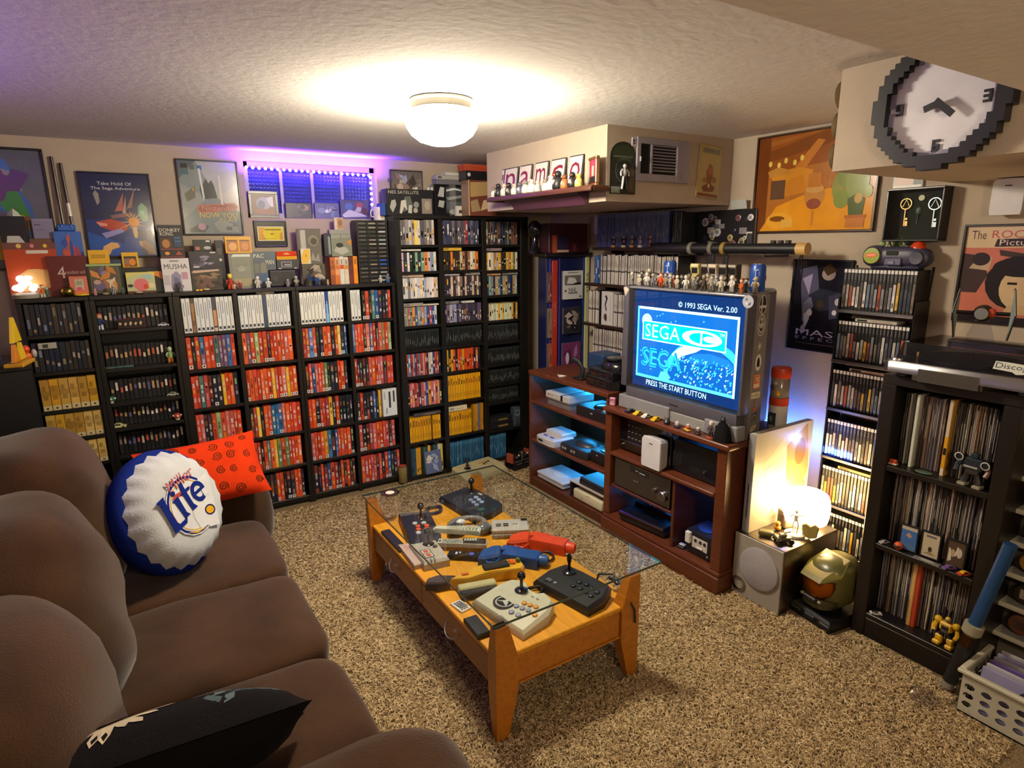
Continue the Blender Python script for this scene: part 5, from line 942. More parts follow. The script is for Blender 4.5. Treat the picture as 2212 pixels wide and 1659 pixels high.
def style_wii(rnd):
    c = jit(rnd.choice(['#c8c4c0', '#bcb8b4', '#c4bcb0', '#b4aca8']), .06, rnd); d = mix(c, '#5a5048', rnd.uniform(0, .35))
    return c, '#1a191c', [(.42, c), (.47, '#4a4444'), (1, d if rnd.random() < .6 else c)], [(.3, .7, .58, .58+rnd.uniform(.1, .3), mix(c, '#54483e', .55))]
fill('disc_case', 'disc case', 'blue cases starting the middle wall shelf', 'of the blue run starting the middle wall shelf', 'disc case', (2.765, 3.30, 1.3385), -90, .065, .19, .14, (.014, .018), style_pal(['#2c5a94', '#24487c'], LIGHTS, 1), .05, 604)
fill('disc_case', 'disc case', 'white-spined cases on the middle wall shelf', 'of the white-spined run on the middle wall shelf', 'game case', (2.765, 3.232, 1.3385), -90, .70, .195, .14, (.0165, .022), style_wii, .06, 605, lean_last=False)
fill('disc_case', 'disc case', 'white-spined cases on the lowest wall shelf', 'of the white-spined run on the lowest wall shelf', 'game case', (2.765, 3.355, 1.0625), -90, .135, .225, .14, (.021, .026), style_wii, .06, 606)
m = case_mesh(.115, .14, .225, '#c2c0be', [(1, '#c8c6c6')]); m.art((0, 0, 0), EX, EZ, .115, .225, [('p', [(.3, .86), (.44, .9), (.56, .8), (.4, .6), (.5, .46), (.42, .4), (.3, .62), (.42, .78)], '#26242a'), ('e', .36, .24, .14, .1, '#7a5c3c'), ('e', .44, .22, .08, .12, '#26242a'), ('r', .8, .1, .84, .9, '#a4a2a4')], .0005)
S('game_box', m, 'print', 'wide white game box with a black brush mark on the lowest wall shelf', 'game box', (2.765, 3.215, 1.0625), -90)
fill('disc_case', 'disc case', 'pale cases after the wide white box', 'after the wide white box on the lowest wall shelf', 'game case', (2.765, 3.095, 1.0625), -90, .5, .215, .14, (.018, .023), style_wii, .04, 607)
fill('disc_case', 'disc case', 'white cases on the plank under the wall shelves', 'on the plank under the lowest wall shelf', 'game case', (2.765, 3.30, .8225), -90, .60, .212, .14, (.0175, .023), style_wii, .04, 608)
rs = random.Random(19)
for i, (c, b, px) in enumerate((('#1c2240', '#b8864a', 1325), ('#1a181a', '#b8b090', 1347), ('#6a5a4c', '#b07a44', 1365), ('#8a7c88', '#b4b0b4', 1383), ('#7a3420', '#4a2418', 1404))):
    p = QX(px, 526, 2.752); t = T('base_figurine', ['navy figure on a tan base', 'black and white figure on a cream base', 'grey brown figure on an amber base', 'mauve figure on a pale base', 'rust red figure on a dark base'][i]+' before the blue-spined cases', 'figurine', (2.752, p.y, 1.578), -90, 'based figurines on the upper wall shelf')
    P('stand', MB().lathe([(.015, 0), (.017, .006), (.016, .014)], 14, b), 'plastic', t)
    P('body', MB().ball(0, 0, .034, .013, .012, .021, c, 8, 6).ball(.011, -.006, .036, .005, .006, .012, mix(c, '#d0c8c0', .4), 6, 5).tube([(-.01, 0, .04), (-.018, -.004, .05), (-.014, -.006, .06)], .0035, c, 6), 'plastic', t, smooth=60)
    P('head', MB().ball(.003, -.002, .062, .010, .009, .009, mix(c, '#c8b8a8', .5), 8, 6), 'plastic', t, smooth=60)
# ---------------------------------------------------------------- shop display stand in the corner
dx0, dx1, dy = 2.575, 2.895, 3.50
t = T('display_stand', 'tall blue shop display stand with hanging packs in the corner', 'display stand', ((dx0+dx1)/2, dy, 0)); hw = (dx1-dx0)/2
P('panel', MB().cbox(-hw-.055, hw, .02, .12, .02, 1.515, '#141a44', .004), 'satin', t)
P('base', MB().cbox(-hw-.06, hw+.003, -.02, .14, 0, .03, '#0c0d18', .004), 'satin', t)
P('top_shelf', MB().cbox(-hw-.09, hw+.006, -.02, .14, 1.5155, 1.54, '#100e12', .004), 'satin', t)
m = MB().cbox(-hw+.0-.012, -hw+.034, .004, .0195, .03, 1.49, '#a02c1c', .003); m.art((-hw+.034, .004, .9), EZ, -EX, .42, .046, [('t', 'SEGA', .3, .25, .72, .8, '#b8605c')], .0006); P('red_strip', m, 'print', t, 'red upright strip')
m = MB().cbox(hw-.034, hw-.0002, .004, .0195, .03, 1.512, '#b8b88c', .003); m.art((hw, .004, .96), EZ, -EX, .48, .034, [('t', 'SEGA', .62, .2, .92, .8, '#2a2c2c')], .0006); P('yellow_strip', m, 'print', t, 'pale yellow upright strip')
P('trim_strip', MB().box(-hw-.03, -hw-.022, .012, .0195, .03, 1.5, '#3440a0').box(hw-.052, hw-.044, .012, .0195, .03, 1.51, '#24448c').box(-hw+.055, -hw+.06, .012, .0195, .03, 1.5, '#4a3a8c'), 'satin', t)
for (u0, u1, z0, z1, els) in ((-hw+.075, hw-.062, 1.215, 1.415, [('r', 0, 0, 1, 1, '#c4c4c8'), ('r', .1, .5, .9, .84, '#6a646c'), ('p', [(.2, .56), (.3, .78), (.6, .74), (.7, .6), (.5, .54)], '#c8c4c8'), ('p', [(.1, .52), (.3, .5), (.9, .6), (.9, .5)], '#16161a'), ('t', 'NHL', .3, .24, .7, .4, '#1c1a24'), ('r', .28, .2, .72, .23, '#1c1a24'), ('e', .14, .3, .05, .04, '#4a4852'), ('e', .88, .08, .05, .04, '#4a4852'), ('r', .24, .92, .76, .95, '#7c7a80')]),
                              (-hw+.085, hw-.075, .965, 1.155, cover(random.Random(62), '#2a2830', ['#8c8488', '#6a5c50', '#b0a49c', '#1c1a20'], 14)), (-hw+.08, hw-.072, .66, .90, cover(random.Random(63), '#6a2c5c', ['#a04a7c', '#8c6a9c', '#c8b8d0', '#4a2048', '#7a84b0'], 14)),
                              (-hw-.052, -hw-.016, 1.20, 1.41, cover(random.Random(64), '#5a3038', ['#a8785c', '#7a4a44', '#c8a890'], 8)), (-hw-.052, -hw-.016, .95, 1.16, cover(random.Random(65), '#7a6450', ['#a88c6a', '#8a7058', '#5a4a48'], 8)), (-hw-.052, -hw-.016, .68, .91, cover(random.Random(66), '#8a4a30', ['#b06a44', '#6a3a2c', '#a88a74'], 8))):
    m = MB().cbox(u0, u1, .002, .0195, z0, z1, '#55506a', .003); m.art((u0, .002, z0), EX, EZ, u1-u0, z1-z0, els, .0004); P('hanging_pack', m, 'print', t)
S('game_box', MB().cbox(-.12, .22, 0, .12, 0, .20, '#3a1420', .003).art((-.12, 0, 0), EX, EZ, .34, .20, [('r', .08, 0, .2, .6, '#9a4a2c'), ('e', .34, .35, .14, .26, '#2c2444'), ('r', .2, .02, .5, .1, '#b89c90'), ('r', .6, .05, .7, .3, '#5a2c2c')], .0006), 'print', 'dark maroon console box on top of the blue display stand', 'game box', (2.66, 3.515, 1.5405))
S('head_model', MB().ball(0, 0, .16, .045, .05, .06, '#101014', 12, 9).lathe([(.045, 0), (.04, .02), (.022, .05), (.02, .11)], 14, '#0e0e12'), 'gloss', 'black bust-like model at the window end of the display stand top', 'model', (2.452, 3.56, 1.5405), smooth=60)
# ---------------------------------------------------------------- sticker board and launcher toy over the television
p = QX(1503, 545, XR-.03)
t = T('pin_board', 'black board crowded with round badges and pins', 'pin board', (WX_, 2.335, 1.555)); HW = .195; HH = .225
P('board', MB().cbox(-.022, 0, -HW, HW, 0, HH, '#16151a', .003), 'satin', t)
rb = random.Random(33)
for i in range(26):
    y = rb.uniform(-HW+.03, HW-.03); z = rb.uniform(.025, HH-.02); r = rb.choice([.012, .015, .018, .024]); c = jit(rb.choice(['#8a8a94', '#b8b4b0', '#4a4c6a', '#a89a6a', '#6a4a50', '#c8c8cc', '#2c3040', '#7c7c84']), .15, rb)
    if i % 4: m = MB().lathe([(r, 0), (r, .003), (r*.8, .0045)], 14, c, TR(ry=-90)).lathe([(r*.55, .0047), (r*.5, .005)], 10, mix(c, '#1a1a20', .6), TR(ry=-90))
    else: m = MB().cbox(-.004, 0, -r, r, -r*.7, r*.7, c, .001)
    P('badge', m, 'satin', t, loc=(-.0222-.0002*(i % 5), y, z))
m = MB().cbox(-.004, 0, -.05, .05, 0, .05, '#a8aca8', .001, M=TR(ry=-14)); m.art((-.0045, .05, 0), -EY, EZ, .1, .05, [('r', .3, .4, .75, .75, '#a8a468')])
S('paper_card', m, 'print', 'pale card leaning above the badge board', 'card', (WX_-.022, 2.25, 1.782))
# rocket launcher toy lying on two pegs
a, b = QX(1416, 545, 2.72), QX(1745, 540, 2.72); y0, y1 = a.y, b.y; zc = 1.575
t = T('toy_launcher', 'long black toy launcher tube with a tan muzzle over the television', 'toy weapon', (2.72, (y0+y1)/2, zc)); l = (y0-y1)/2
P('tube', MB().tube([(0, l, 0), (0, .22, 0), (0, .2, 0), (0, -l+.05, 0)], [.034, .034, .028, .027], '#141318', 14), 'plastic', t, smooth=40)
P('muzzle', MB().tube([(0, -l+.05, 0), (0, -l, 0)], .029, '#b8945c', 14), 'plastic', t)
for y, c, r in ((l-.28, '#7a746c', .035), (l-.42, '#6c665e', .036), (l-.5, '#8a7438', .034)): P('ring_band', MB().tube([(0, y+.012, 0), (0, y-.012, 0)], r, c, 14), 'plastic', t)
for y in (-.30, -.34, -.38): P('rail_rib', MB().cbox(-.012, .012, y-.010, y+.010, .024, .04, '#17161b', .002), 'plastic', t)
P('sight', MB().cbox(-.008, .008, -.18, -.15, .02, .075, '#141318', .003), 'plastic', t); P('grip', MB().cbox(-.01, .01, .05, .09, -.12, -.03, '#151419', .006), 'plastic', t); P('grip', MB().cbox(-.01, .01, -.04, -.01, -.1, -.03, '#151419', .006), 'plastic', t)
P('mounting_peg', MB().tube([(0, .3, -.036), (.198, .3, -.036)], .007, '#1c1b20', 8), 'plastic', t)
P('mounting_peg', MB().tube([(0, -.25, -.036), (.198, -.25, -.036)], .007, '#1c1b20', 8), 'plastic', t)
P('strap', MB().tube([(0, -l+.03, -.02), (-.004, -l+.05, -.1), (.006, -l+.07, -.2), (.0, -l+.05, -.29), (.01, -l+.03, -.2), (.004, -l+.02, -.1), (0, -l+.025, -.02)], .0028, '#1a181c', 6), 'cloth', t)
# ================================================================ television stand: low console unit and main unit
WD = '#5a2c16'; WD2 = '#4c2412'
GX, GY0, GY1 = 2.205, 2.487, 3.27                       # low unit: front plane and its extent along y
t = T('console_shelf_unit', 'low brown open shelf unit full of game consoles beside the television stand', 'shelf unit', (GX, (GY0+GY1)/2, 0)); l = (GY1-GY0)/2; D_ = .345
P('top_panel', MB().cbox(-.006, D_, -l, l, .772, .80, WD, .004), 'darkwood', t)
for s_ in (-1, 1): P('side_panel', MB().cbox(0, D_, s_*l-.018*(s_ > 0), s_*l+.018*(s_ < 0), 0, .7715, WD, .002), 'darkwood', t)
P('back_panel', MB().box(D_-.006, D_, -l+.018, l-.018, .02, .7715, '#3c2014'), 'darkwood', t)
for z in (.60, .335): P('shelf', MB().cbox(.002, D_-.007, -l+.0185, l-.0185, z-.02, z, WD, .003), 'darkwood', t)
P('plinth', MB().cbox(.004, D_-.007, -l+.0185, l-.0185, 0, .06, WD2, .003), 'darkwood', t)
CX0, CY0, CY1 = 2.175, 1.668, 2.482                      # main unit
t = T('television_stand', 'brown wooden television stand with open compartments and moulded plinth', 'television stand', (CX0, (CY0+CY1)/2, 0)); l = (CY1-CY0)/2; D2 = .44
P('top_panel', MB().cbox(-.012, D2+.03, -l-.022, l+.004, .708, .738, WD, .010, 3), 'darkwood', t)
P('plinth', MB().cbox(-.006, D2, -l-.012, l, 0, .085, WD, .003), 'darkwood', t)
P('plinth_moulding', MB().cbox(.002, D2, -l-.008, l-.0005, .0855, .105, WD, .007, 2), 'darkwood', t)
P('side_panel', MB().cbox(.012, D2, -l, -l+.055, .1055, .7075, WD, .003), 'darkwood', t)
P('side_panel', MB().cbox(.012, D2, l-.045, l-.0005, .1055, .7075, WD, .003), 'darkwood', t)
P('divider', MB().cbox(.02, D2-.008, -.11, -.092, .1055, .4615, WD2, .002), 'darkwood', t)
P('shelf', MB().cbox(.006, D2-.008, -l+.0555, l-.0455, .462, .486, WD, .009, 3), 'darkwood', t)
P('shelf', MB().cbox(.02, D2-.008, -.0915, l-.0455, .275, .290, WD2, .003), 'darkwood', t)
P('back_panel', MB().box(D2-.007, D2, -l+.0555, l-.0455, .1055, .7075, '#3a2018'), 'darkwood', t)
# blue strip lights along the rear of the compartments, shining forward and down on the consoles
for n_, y, z, e, sy in (('strip_low_top', 2.85, .765, 2.6, .55), ('strip_low_mid', 2.85, .57, 2.6, .55), ('strip_low_base', 2.85, .31, 2.2, .55)):
    light(n_, 'AREA', (GX+.30, y-.08, z), (.03, .42, 1.0), e, .02, sy, (0, R(28), 0))
light('strip_main_base', 'AREA', (CX0+.40, 2.20, .265), (.03, .25, 1.0), 1.6, .02, .3, (0, R(35), 0))
light('strip_main_side', 'AREA', (CX0+.40, 1.84, .45), (.03, .15, 1.0), 1.3, .02, .2, (0, R(30), 0))
light('strip_main_top', 'AREA', (CX0+.40, 2.0, .70), (.03, .25, 1.0), .5, .02, .5, (0, R(30), 0))
def device(name, label, cat, loc, rz=-90, group=None): return T(name, label, cat, loc, rz, group)
GR, LG = '#a09c9c', '#bcb8b8'
S1, S2, S3 = .6005, .3355, .0605
# local axes of a console turned by -90: +x runs toward the viewer's right (-y), +y runs into the shelf (+x)
t = device('game_console', 'boxy grey two-tone console with a black door strip on the upper shelf', 'game console', (GX+.03, 3.00, S1))
P('lower_case', MB().prism([(-.115, .012), (.115, .012), (.11, .2), (-.11, .2)], 0, .042, '#6a6668').cbox(-.12, .12, .004, .2, .036, .0445, '#7a7678', .003), 'plastic', t)
P('upper_case', MB().cbox(-.122, .03, 0, .2, .045, .086, '#b0acac', .003).cbox(.055, .122, 0, .2, .045, .086, '#b0acac', .003), 'plastic', t)
P('door_strip', MB().cbox(.0305, .0545, .002, .2, .045, .082, '#101013', .002), 'plastic', t)
P('lettering', MB().art((-.1, -.0002, .06), EX, EZ, .07, .016, [('r', 0, .3, .3, .7, '#7a3a3a'), ('r', .4, .3, .9, .7, '#8a8688')], .0003), 'print', t)
t = device('game_console', 'black console with a curved top at the stand end of the upper shelf', 'game console', (GX+.035, 2.66, S1))
P('case', MB().prism([(-.15, 0), (.14, 0), (.15, .03), (.14, .2), (-.14, .2), (-.16, .04)], 0, .062, '#131318', ch=.01), 'plastic', t)
P('dome', MB().lathe([(.085, .062), (.08, .07), (.05, .076), (.0005, .077)], 24, '#1a1a20', TR(.02, .1, 0)), 'gloss', t, smooth=60); P('badge', MB().box(-.02, .0, -.0008, .001, .03, .038, '#8a8a90'), 'satin', t)
t = device('game_console', 'light grey console with two purple sliders on the middle shelf', 'game console', (GX+.005, 3.09, S2))
P('case', MB().prism([(-.095, .0), (-.06, -.012), (.06, -.012), (.095, .0), (.1, .16), (-.1, .16)], 0, .046, '#b4b2b8', ch=.008).prism([(-.085, .07), (.085, .07), (.082, .19), (-.082, .19)], .04, .072, '#b8b6bc', ch=.008), 'plastic', t)
for sx in (-.05, .015): P('slider', MB().cbox(sx, sx+.036, .022, .036, .0462, .052, '#5048a0', .002), 'plastic', t)
P('port', MB().cbox(-.06, -.012, -.0135, -.011, .014, .028, '#16161a', .001), 'plastic', t)
t = device('game_console', 'charcoal console with four round front ports on the middle shelf', 'game console', (GX+.03, 2.83, S2))
P('case', MB().prism([(-.13, .0), (-.08, -.012), (.09, -.012), (.14, .0), (.13, .18), (-.13, .18)], 0, .05, '#1b1b20', ch=.012).ball(0, .11, .05, .09, .07, .026, '#202026', 14, 8), 'plastic', t, smooth=45)
for sx in (-.085, -.06, .0, .026): P('port', MB().lathe([(.009, 0), (.009, .003)], 12, '#8a888c', TR(sx, -.0125, .026, rx=90)), 'plastic', t)
t = device('game_console', 'small black console at the stand end of the middle shelf', 'game console', (GX+.045, 2.60, S2))
P('case', MB().cbox(-.085, .085, 0, .17, 0, .075, '#131317', .008, 2), 'plastic', t); P('badge', MB().box(-.03, -.016, -.0008, .001, .05, .056, '#9a9aa0'), 'satin', t); P('lid', MB().lathe([(.06, .075), (.058, .081), (.0005, .083)], 22, '#1c1c22', TR(0, .085, 0)), 'gloss', t)
t = device('game_console', 'slim pale grey disc console on the bottom shelf', 'game console', (GX+.03, 3.07, S3))
P('case', MB().cbox(-.14, .14, 0, .2, .006, .034, '#a4a6ac', .004).cbox(-.145, .145, -.004, .205, .034, .05, '#aeb0b6', .004), 'plastic', t); P('lid', MB().lathe([(.062, .05), (.06, .055), (.0005, .057)], 24, '#b4b6bc', TR(.0, .1, 0)), 'plastic', t); P('button', MB().cyl(-.1, .05, .05, .054, .012, '#c4c6cc', 14), 'plastic', t)
t = device('mini_shelf', 'small pale raised shelf on the bottom shelf of the console unit', 'shelf', (GX+.02, 2.685, S3)); P('shelf_board', MB().cbox(-.165, .16, 0, .22, .098, .108, '#a89c94', .002), 'plastic', t)
for sx in (-1, 1): P('leg', MB().box(sx*.16-.004, sx*.16+.0 if sx > 0 else sx*.16+.004, .004, .21, 0, .0978, '#221e20'), 'plastic', t)
t = device('game_console', 'dark blue slab console on the pale raised shelf', 'game console', (GX+.03, 2.655, S3+.1085))
P('case', MB().cbox(-.11, .12, 0, .18, 0, .03, '#15161e', .003).cbox(-.10, .13, -.004, .17, .0302, .05, '#1a1c26', .004), 'plastic', t)
t = device('game_console', 'cream rounded console under the pale raised shelf', 'game console', (GX+.02, 2.68, S3))
P('case', MB().cbox(-.135, .14, 0, .18, 0, .066, '#bcb49a', .014, 3), 'plastic', t, smooth=50); P('vent_slot', MB().box(.0, .03, -.0006, .001, .056, .058, '#5a5444').box(-.05, -.04, -.0006, .001, .022, .028, '#4a4438'), 'plastic', t)
# cabinet top, low unit: black console sculpture and blue box, papers
t = device('game_console', 'round-lidded black console stack on top of the low shelf unit', 'game console', (GX+.06, 2.62, .8005))
P('base_unit', MB().prism([(-.16, .02), (-.1, -.02), (.1, -.02), (.135, .02), (.13, .2), (-.15, .2)], 0, .06, '#0d0d11', ch=.01), 'gloss', t); P('upper_unit', MB().prism([(-.13, .02), (-.08, -.01), (.11, -.01), (.13, .03), (.12, .18), (-.12, .18)], .06, .105, '#0f0f14', ch=.012), 'gloss', t)
P('cartridge_hood', MB().ball(.02, .09, .105, .10, .075, .062, '#111116', 16, 9), 'gloss', t, smooth=60); P('disc_lid', MB().lathe([(.06, .158), (.058, .168), (.0005, .172)], 22, '#15151b', TR(.02, .09, 0)), 'gloss', t)
S('game_console', MB().cbox(-.07, .07, 0, .15, 0, .15, '#1d3556', .006), 'plastic', 'dark blue upright console behind the round-lidded black stack', 'game console', (GX+.19, 2.83, .8005), -90)
t = device('desk_lamp', 'black bent controller dock standing by the round-lidded black stack', 'dock', (GX+.07, 2.86, .8005)); P('foot', MB().cbox(-.04, .04, 0, .08, 0, .012, '#101014', .004), 'plastic', t); P('arm', MB().tube([(0, .04, .01), (0, .05, .06), (-.03, .04, .10), (-.07, .03, .11)], [.016, .014, .014, .02], '#111115', 8), 'plastic', t)
S('paper_scrap', MB().add([(-.03, -.01, 0), (.03, -.014, .001), (.02, .016, .004), (-.02, .02, .012)], [(0, 1, 2, 3)], '#b8b0a8').add([(-.03, -.01, .0005), (.03, -.014, .0015), (.0, .0, .01)], [(0, 1, 2)], '#c4bcb4'), 'matte', 'crumpled scrap of white paper on the low shelf unit', 'paper', (GX+.05, 2.98, .8008))
# devices in the main unit
t = device('receiver', 'black and silver receiver at the upper compartment of the stand', 'receiver', (CX0+.075, 2.245, .4865))
P('case', MB().cbox(-.185, .185, .006, .32, .012, .198, '#111114', .003), 'plastic', t); P('lower_panel', MB().cbox(-.186, .186, -.002, .0055, .010, .062, '#6a605c', .004), 'metal', t); P('upper_panel', MB().cbox(-.186, .186, 0, .0055, .0625, .2, '#0c0c12', .002), 'gloss', t)
bt = MB()
for r_ in range(3):
    for c_ in range(4): bt.box(-.12+c_*.028, -.108+c_*.028, -.003, -.0002, .085+r_*.034, .089+r_*.034, '#8a888c')
P('buttons', bt, 'satin', t, kind='stuff'); m = MB()
P('dial', MB().lathe([(.006, 0), (.006, .01)], 12, '#b0aaa4', TR(-.16, -.002, .036, rx=90)), 'metal', t)
pl = MB().cbox(.0, .13, -.004, -.0022, .012, .058, '#7c7470', .002); pl.art((.03, -.0042, .018), EX, EZ, .09, .034, [('p', [(0, .1), (.1, .7), (.2, .3), (.3, .9), (.42, .3), (.5, .85), (.62, .3), (.8, .6), (.95, .1)], '#2a2828'), ('r', .1, .02, .8, .12, '#c8c0b8')], .0006); P('badge_plate', pl, 'satin', t)
for sx in (-.15, .15): P('foot', MB().cyl(sx, .16, 0, .0118, .015, '#101010', 10), 'plastic', t)
satellite('white centre speaker standing before the receiver in the stand', (CX0-.0005+.0, 2.115, .4868), -90, h=.165, w=.132)
t = device('player', 'black disc player filling the upper compartment next to the white speaker', 'player', (CX0+.075, 1.885, .4865)); P('case', MB().cbox(-.155, .155, .004, .3, .006, .17, '#0f0f12', .003), 'plastic', t); P('front_panel', MB().cbox(-.156, .156, -.002, .0035, .004, .105, '#131318', .003), 'gloss', t)
P('knob', MB().lathe([(.008, 0), (.008, .008)], 12, '#8a888c', TR(.05, -.002, .052, rx=90)), 'metal', t); P('button', MB().box(.047, .053, -.004, -.0022, .026, .034, '#7a787c'), 'metal', t)
t = device('gift_bow', 'crumpled blue film behind the white speaker in the stand', 'film', (CX0+.055, 2.035, .656)); rq = random.Random(2)
m = MB()
for i in range(14):
    a = rq.uniform(0, 6.28); p0 = Vector((rq.uniform(-.03, .03), rq.uniform(-.02, .02), rq.uniform(0, .04)))
    m.add([p0, p0+Vector((.04*math.cos(a), .02*math.sin(a), .02)), p0+Vector((.03*math.cos(a+.9), .02*math.sin(a+.9), .035)), p0+Vector((0, 0, .02))], [(0, 1, 2, 3)], '#3a68b0')
P('film', m, 'satin', t, smooth=None)
t = device('receiver', 'silver amplifier with a big round volume knob in the lower compartment', 'receiver', (CX0+.03, 2.21, .2905))
P('case', MB().cbox(-.20, .20, .006, .3, .008, .16, '#2a282a', .003), 'plastic', t); P('front_panel', MB().cbox(-.205, .205, -.004, .0055, .004, .164, '#6f6a6c', .004), 'metal', t); P('display', MB().box(-.08, .06, -.0052, -.0042, .118, .15, '#0c0c14').art((-.08, -.0053, .118), EX, EZ, .14, .032, [('r', .3, .4, .42, .6, '#8a8a98'), ('r', .5, .3, .8, .5, '#9a9aa8')], .0004), 'gloss', t)
P('volume_knob', MB().lathe([(.03, 0), (.028, .018), (.024, .022)], 24, '#8a8688', TR(.165, -.004, .062, rx=90)), 'metal', t); P('knob', MB().lathe([(.013, 0), (.012, .014)], 16, '#8a8688', TR(.105, -.004, .075, rx=90)), 'metal', t)
for sx in (-.05, -.028): P('button', MB().cbox(sx, sx+.012, -.007, -.0042, .07, .079, '#c4bcb8', .001), 'metal', t)
t = device('game_console', 'black curved console with brown front edge on the plinth shelf', 'game console', (CX0+.03, 2.20, .1055), -84)
P('case', MB().cbox(-.15, .15, .0, .24, .006, .05, '#0e0e14', .004).cbox(-.15, .15, .12, .24, .0502, .075, '#0d0d13', .006), 'gloss', t); P('front_edge', MB().cbox(-.152, .152, -.006, .0, .03, .054, '#4a3a34', .004), 'metal', t)
P('top_shell', MB().cbox(-.152, .152, -.002, .118, .0505, .058, '#121218', .003), 'gloss', t)
for sx in (-.06, -.03): P('button', MB().cyl(sx, .15, .0752, .078, .005, '#8a8a94', 8), 'plastic', t)
for sx in (-.12, .12): P('foot', MB().cbox(sx-.02, sx+.02, .01, .2, 0, .0058, '#0a0a0a', .001), 'plastic', t)
t = device('game_console', 'dark cube console with a white port panel on the plinth shelf', 'game console', (CX0+.05, 1.83, .1055), -90)
P('case', MB().cbox(-.075, .078, 0, .155, .006, .125, '#15141c', .006, 2), 'plastic', t); P('disc_lid', MB().lathe([(.055, .125), (.054, .129), (.0005, .130)], 24, '#1a1926', TR(0, .08, 0)), 'gloss', t); P('port_panel', MB().cbox(-.035, .06, -.003, -.0002, .042, .1, '#b8b0ac', .002), 'plastic', t)
for sx in (-.012, .018, .044): P('port', MB().lathe([(.008, 0), (.008, .0025)], 12, '#1a181c', TR(sx, -.003, .083, rx=90)), 'plastic', t)
P('dongle', MB().cbox(-.066, -.036, -.02, -.0004, .06, .118, '#c8c4c4', .003), 'plastic', t); P('card', MB().cbox(0, .035, -.012, -.0032, .05, .056, '#c4c0be', .001), 'plastic', t); P('handle_foot', MB().box(-.06, .06, .01, .14, 0, .0058, '#0a0a0c'), 'plastic', t); P('power_mark', MB().box(.055, .066, -.0008, 0, .02, .03, '#8a8890'), 'satin', t)
S('card_reader', MB().cbox(-.02, .02, -.012, .016, 0, .012, '#1a1a20', .002).cbox(-.014, .02, -.004, .016, .0122, .022, '#9aa0b0', .003), 'plastic', 'small blue-lit adapter beside the dark cube console', 'adapter', (CX0+.055, 1.935, .1055), -80)
p = QY(1692, 947, 1.645); t = T('led_bulb', 'glowing blue bulb under the corner of the stand top', 'light', (p.x, 1.652, p.z)); P('bulb', MB().ball(0, 0, 0, .009, .009, .012, (.12, .45, 1.0), 10, 8), 'glow_led', t, smooth=60); P('clip', MB().cbox(-.006, .006, -.004, .01, .0, .004+(.7075-p.z if p.z < .7 else .01), '#20406a', .001), 'plastic', t)
light('led_bulb_light', 'POINT', (p.x+.05, 1.60, p.z), (.08, .25, 1.0), 1.5, .02)
# ================================================================ television
TX, TY0, TY1, TZ0, TZ1 = 2.235, 1.655, 2.425, .7385, 1.392
t = T('television', 'large silver tube television showing a blue start screen', 'television', (TX, (TY0+TY1)/2, TZ0), -90); hw = (TY1-TY0)/2; H = TZ1-TZ0
# screen opening in local coordinates (x to the viewer's right)
sx0, sx1, sz0, sz1 = -.325, .350, .135, .632
SIL, BZ = '#77757c', '#4c4a54'
m = MB()
m.cbox(-hw, sx0-.018, 0, .06, .12, H, BZ, .008, 2).cbox(sx1+.018, hw, 0, .06, .12, H, BZ, .008, 2).cbox(sx0-.018, sx1+.018, 0, .06, sz1+.008, H, SIL, .008, 2).cbox(sx0-.018, sx1+.018, 0, .06, .055, sz0-.012, BZ, .006, 2)
P('front_bezel', m, 'satin', t)
m = MB(); q = ((sx0-.018, sz0-.012), (sx1+.018, sz0-.012), (sx1+.018, sz1+.008), (sx0-.018, sz1+.008)); r_ = ((sx0, sz0), (sx1, sz0), (sx1, sz1), (sx0, sz1))
m.add([(x, .006, z) for x, z in q]+[(x, .030, z) for x, z in r_], [(i, (i+1) % 4, 4+(i+1) % 4, 4+i) for i in range(4)], '#23222c'); P('screen_surround', m, 'satin', t, smooth=None)
P('lower_panel', MB().cbox(-hw, -.02, -.012, .05, .0, .072, '#7c7b80', .005).cbox(.2, hw, -.012, .05, .0, .072, '#7c7b80', .005).cbox(-.0195, .1995, -.002, .05, .0, .0545, '#8a8988', .003), 'satin', t)
P('speaker_grille', MB().art((-.0195, -.0022, .0), EX, EZ, .219, .055, [('r', .05+.06*i, .15+.2*j, .065+.06*i, .2+.2*j, '#5a5a5c') for i in range(15) for j in range(4)]), 'print', t, kind='stuff')
m = MB(); pr = [(-hw+.004, .0605), (hw-.004, .0605), (hw-.004, .150), (hw-.09, .19), (hw-.16, .42), (-hw+.16, .42), (-hw+.09, .19), (-hw+.004, .150)]
m.prism([(x, y) for x, y in pr], 0, H, '#6f6c6e', ch=.012); P('body', m, 'plastic', t)
P('foot', MB().cbox(-hw+.02, hw-.02, .02, .3, -.0003, .004, '#3a3a3c', .001), 'plastic', t)
P('brand_plate', MB().cbox(-.03, .03, -.002, -.0002, .085, .094, '#8c8a90', .001), 'metal', t)
m = MB(); nx = 14; nz = 10; vs = []
for j in range(nz+1):
    for i in range(nx+1):
        u, v = i/nx, j/nz; vs.append((sx0+(sx1-sx0)*u, .030-.012*(1-(2*u-1)**2)*(1-(2*v-1)**2)*0, sz0+(sz1-sz0)*v))
D0, D1 = (.006, .045, .15), (.004, .02, .09)
m.add(vs, [(j*(nx+1)+i, j*(nx+1)+i+1, (j+1)*(nx+1)+i+1, (j+1)*(nx+1)+i) for j in range(nz) for i in range(nx)], D1)
CYA, WHT, BLU, MID = (.08, .62, .80), (.55, .95, 1.05), (.01, .22, .72), (.005, .10, .38)
els = [('r', .035, .10, .965, .825, MID), ('r', .035, .10, .965, .13, CYA), ('r', .035, .815, .965, .84, WHT), ('r', .035, .10, .052, .84, CYA), ('r', .948, .10, .965, .84, WHT)]
re_ = random.Random(8)
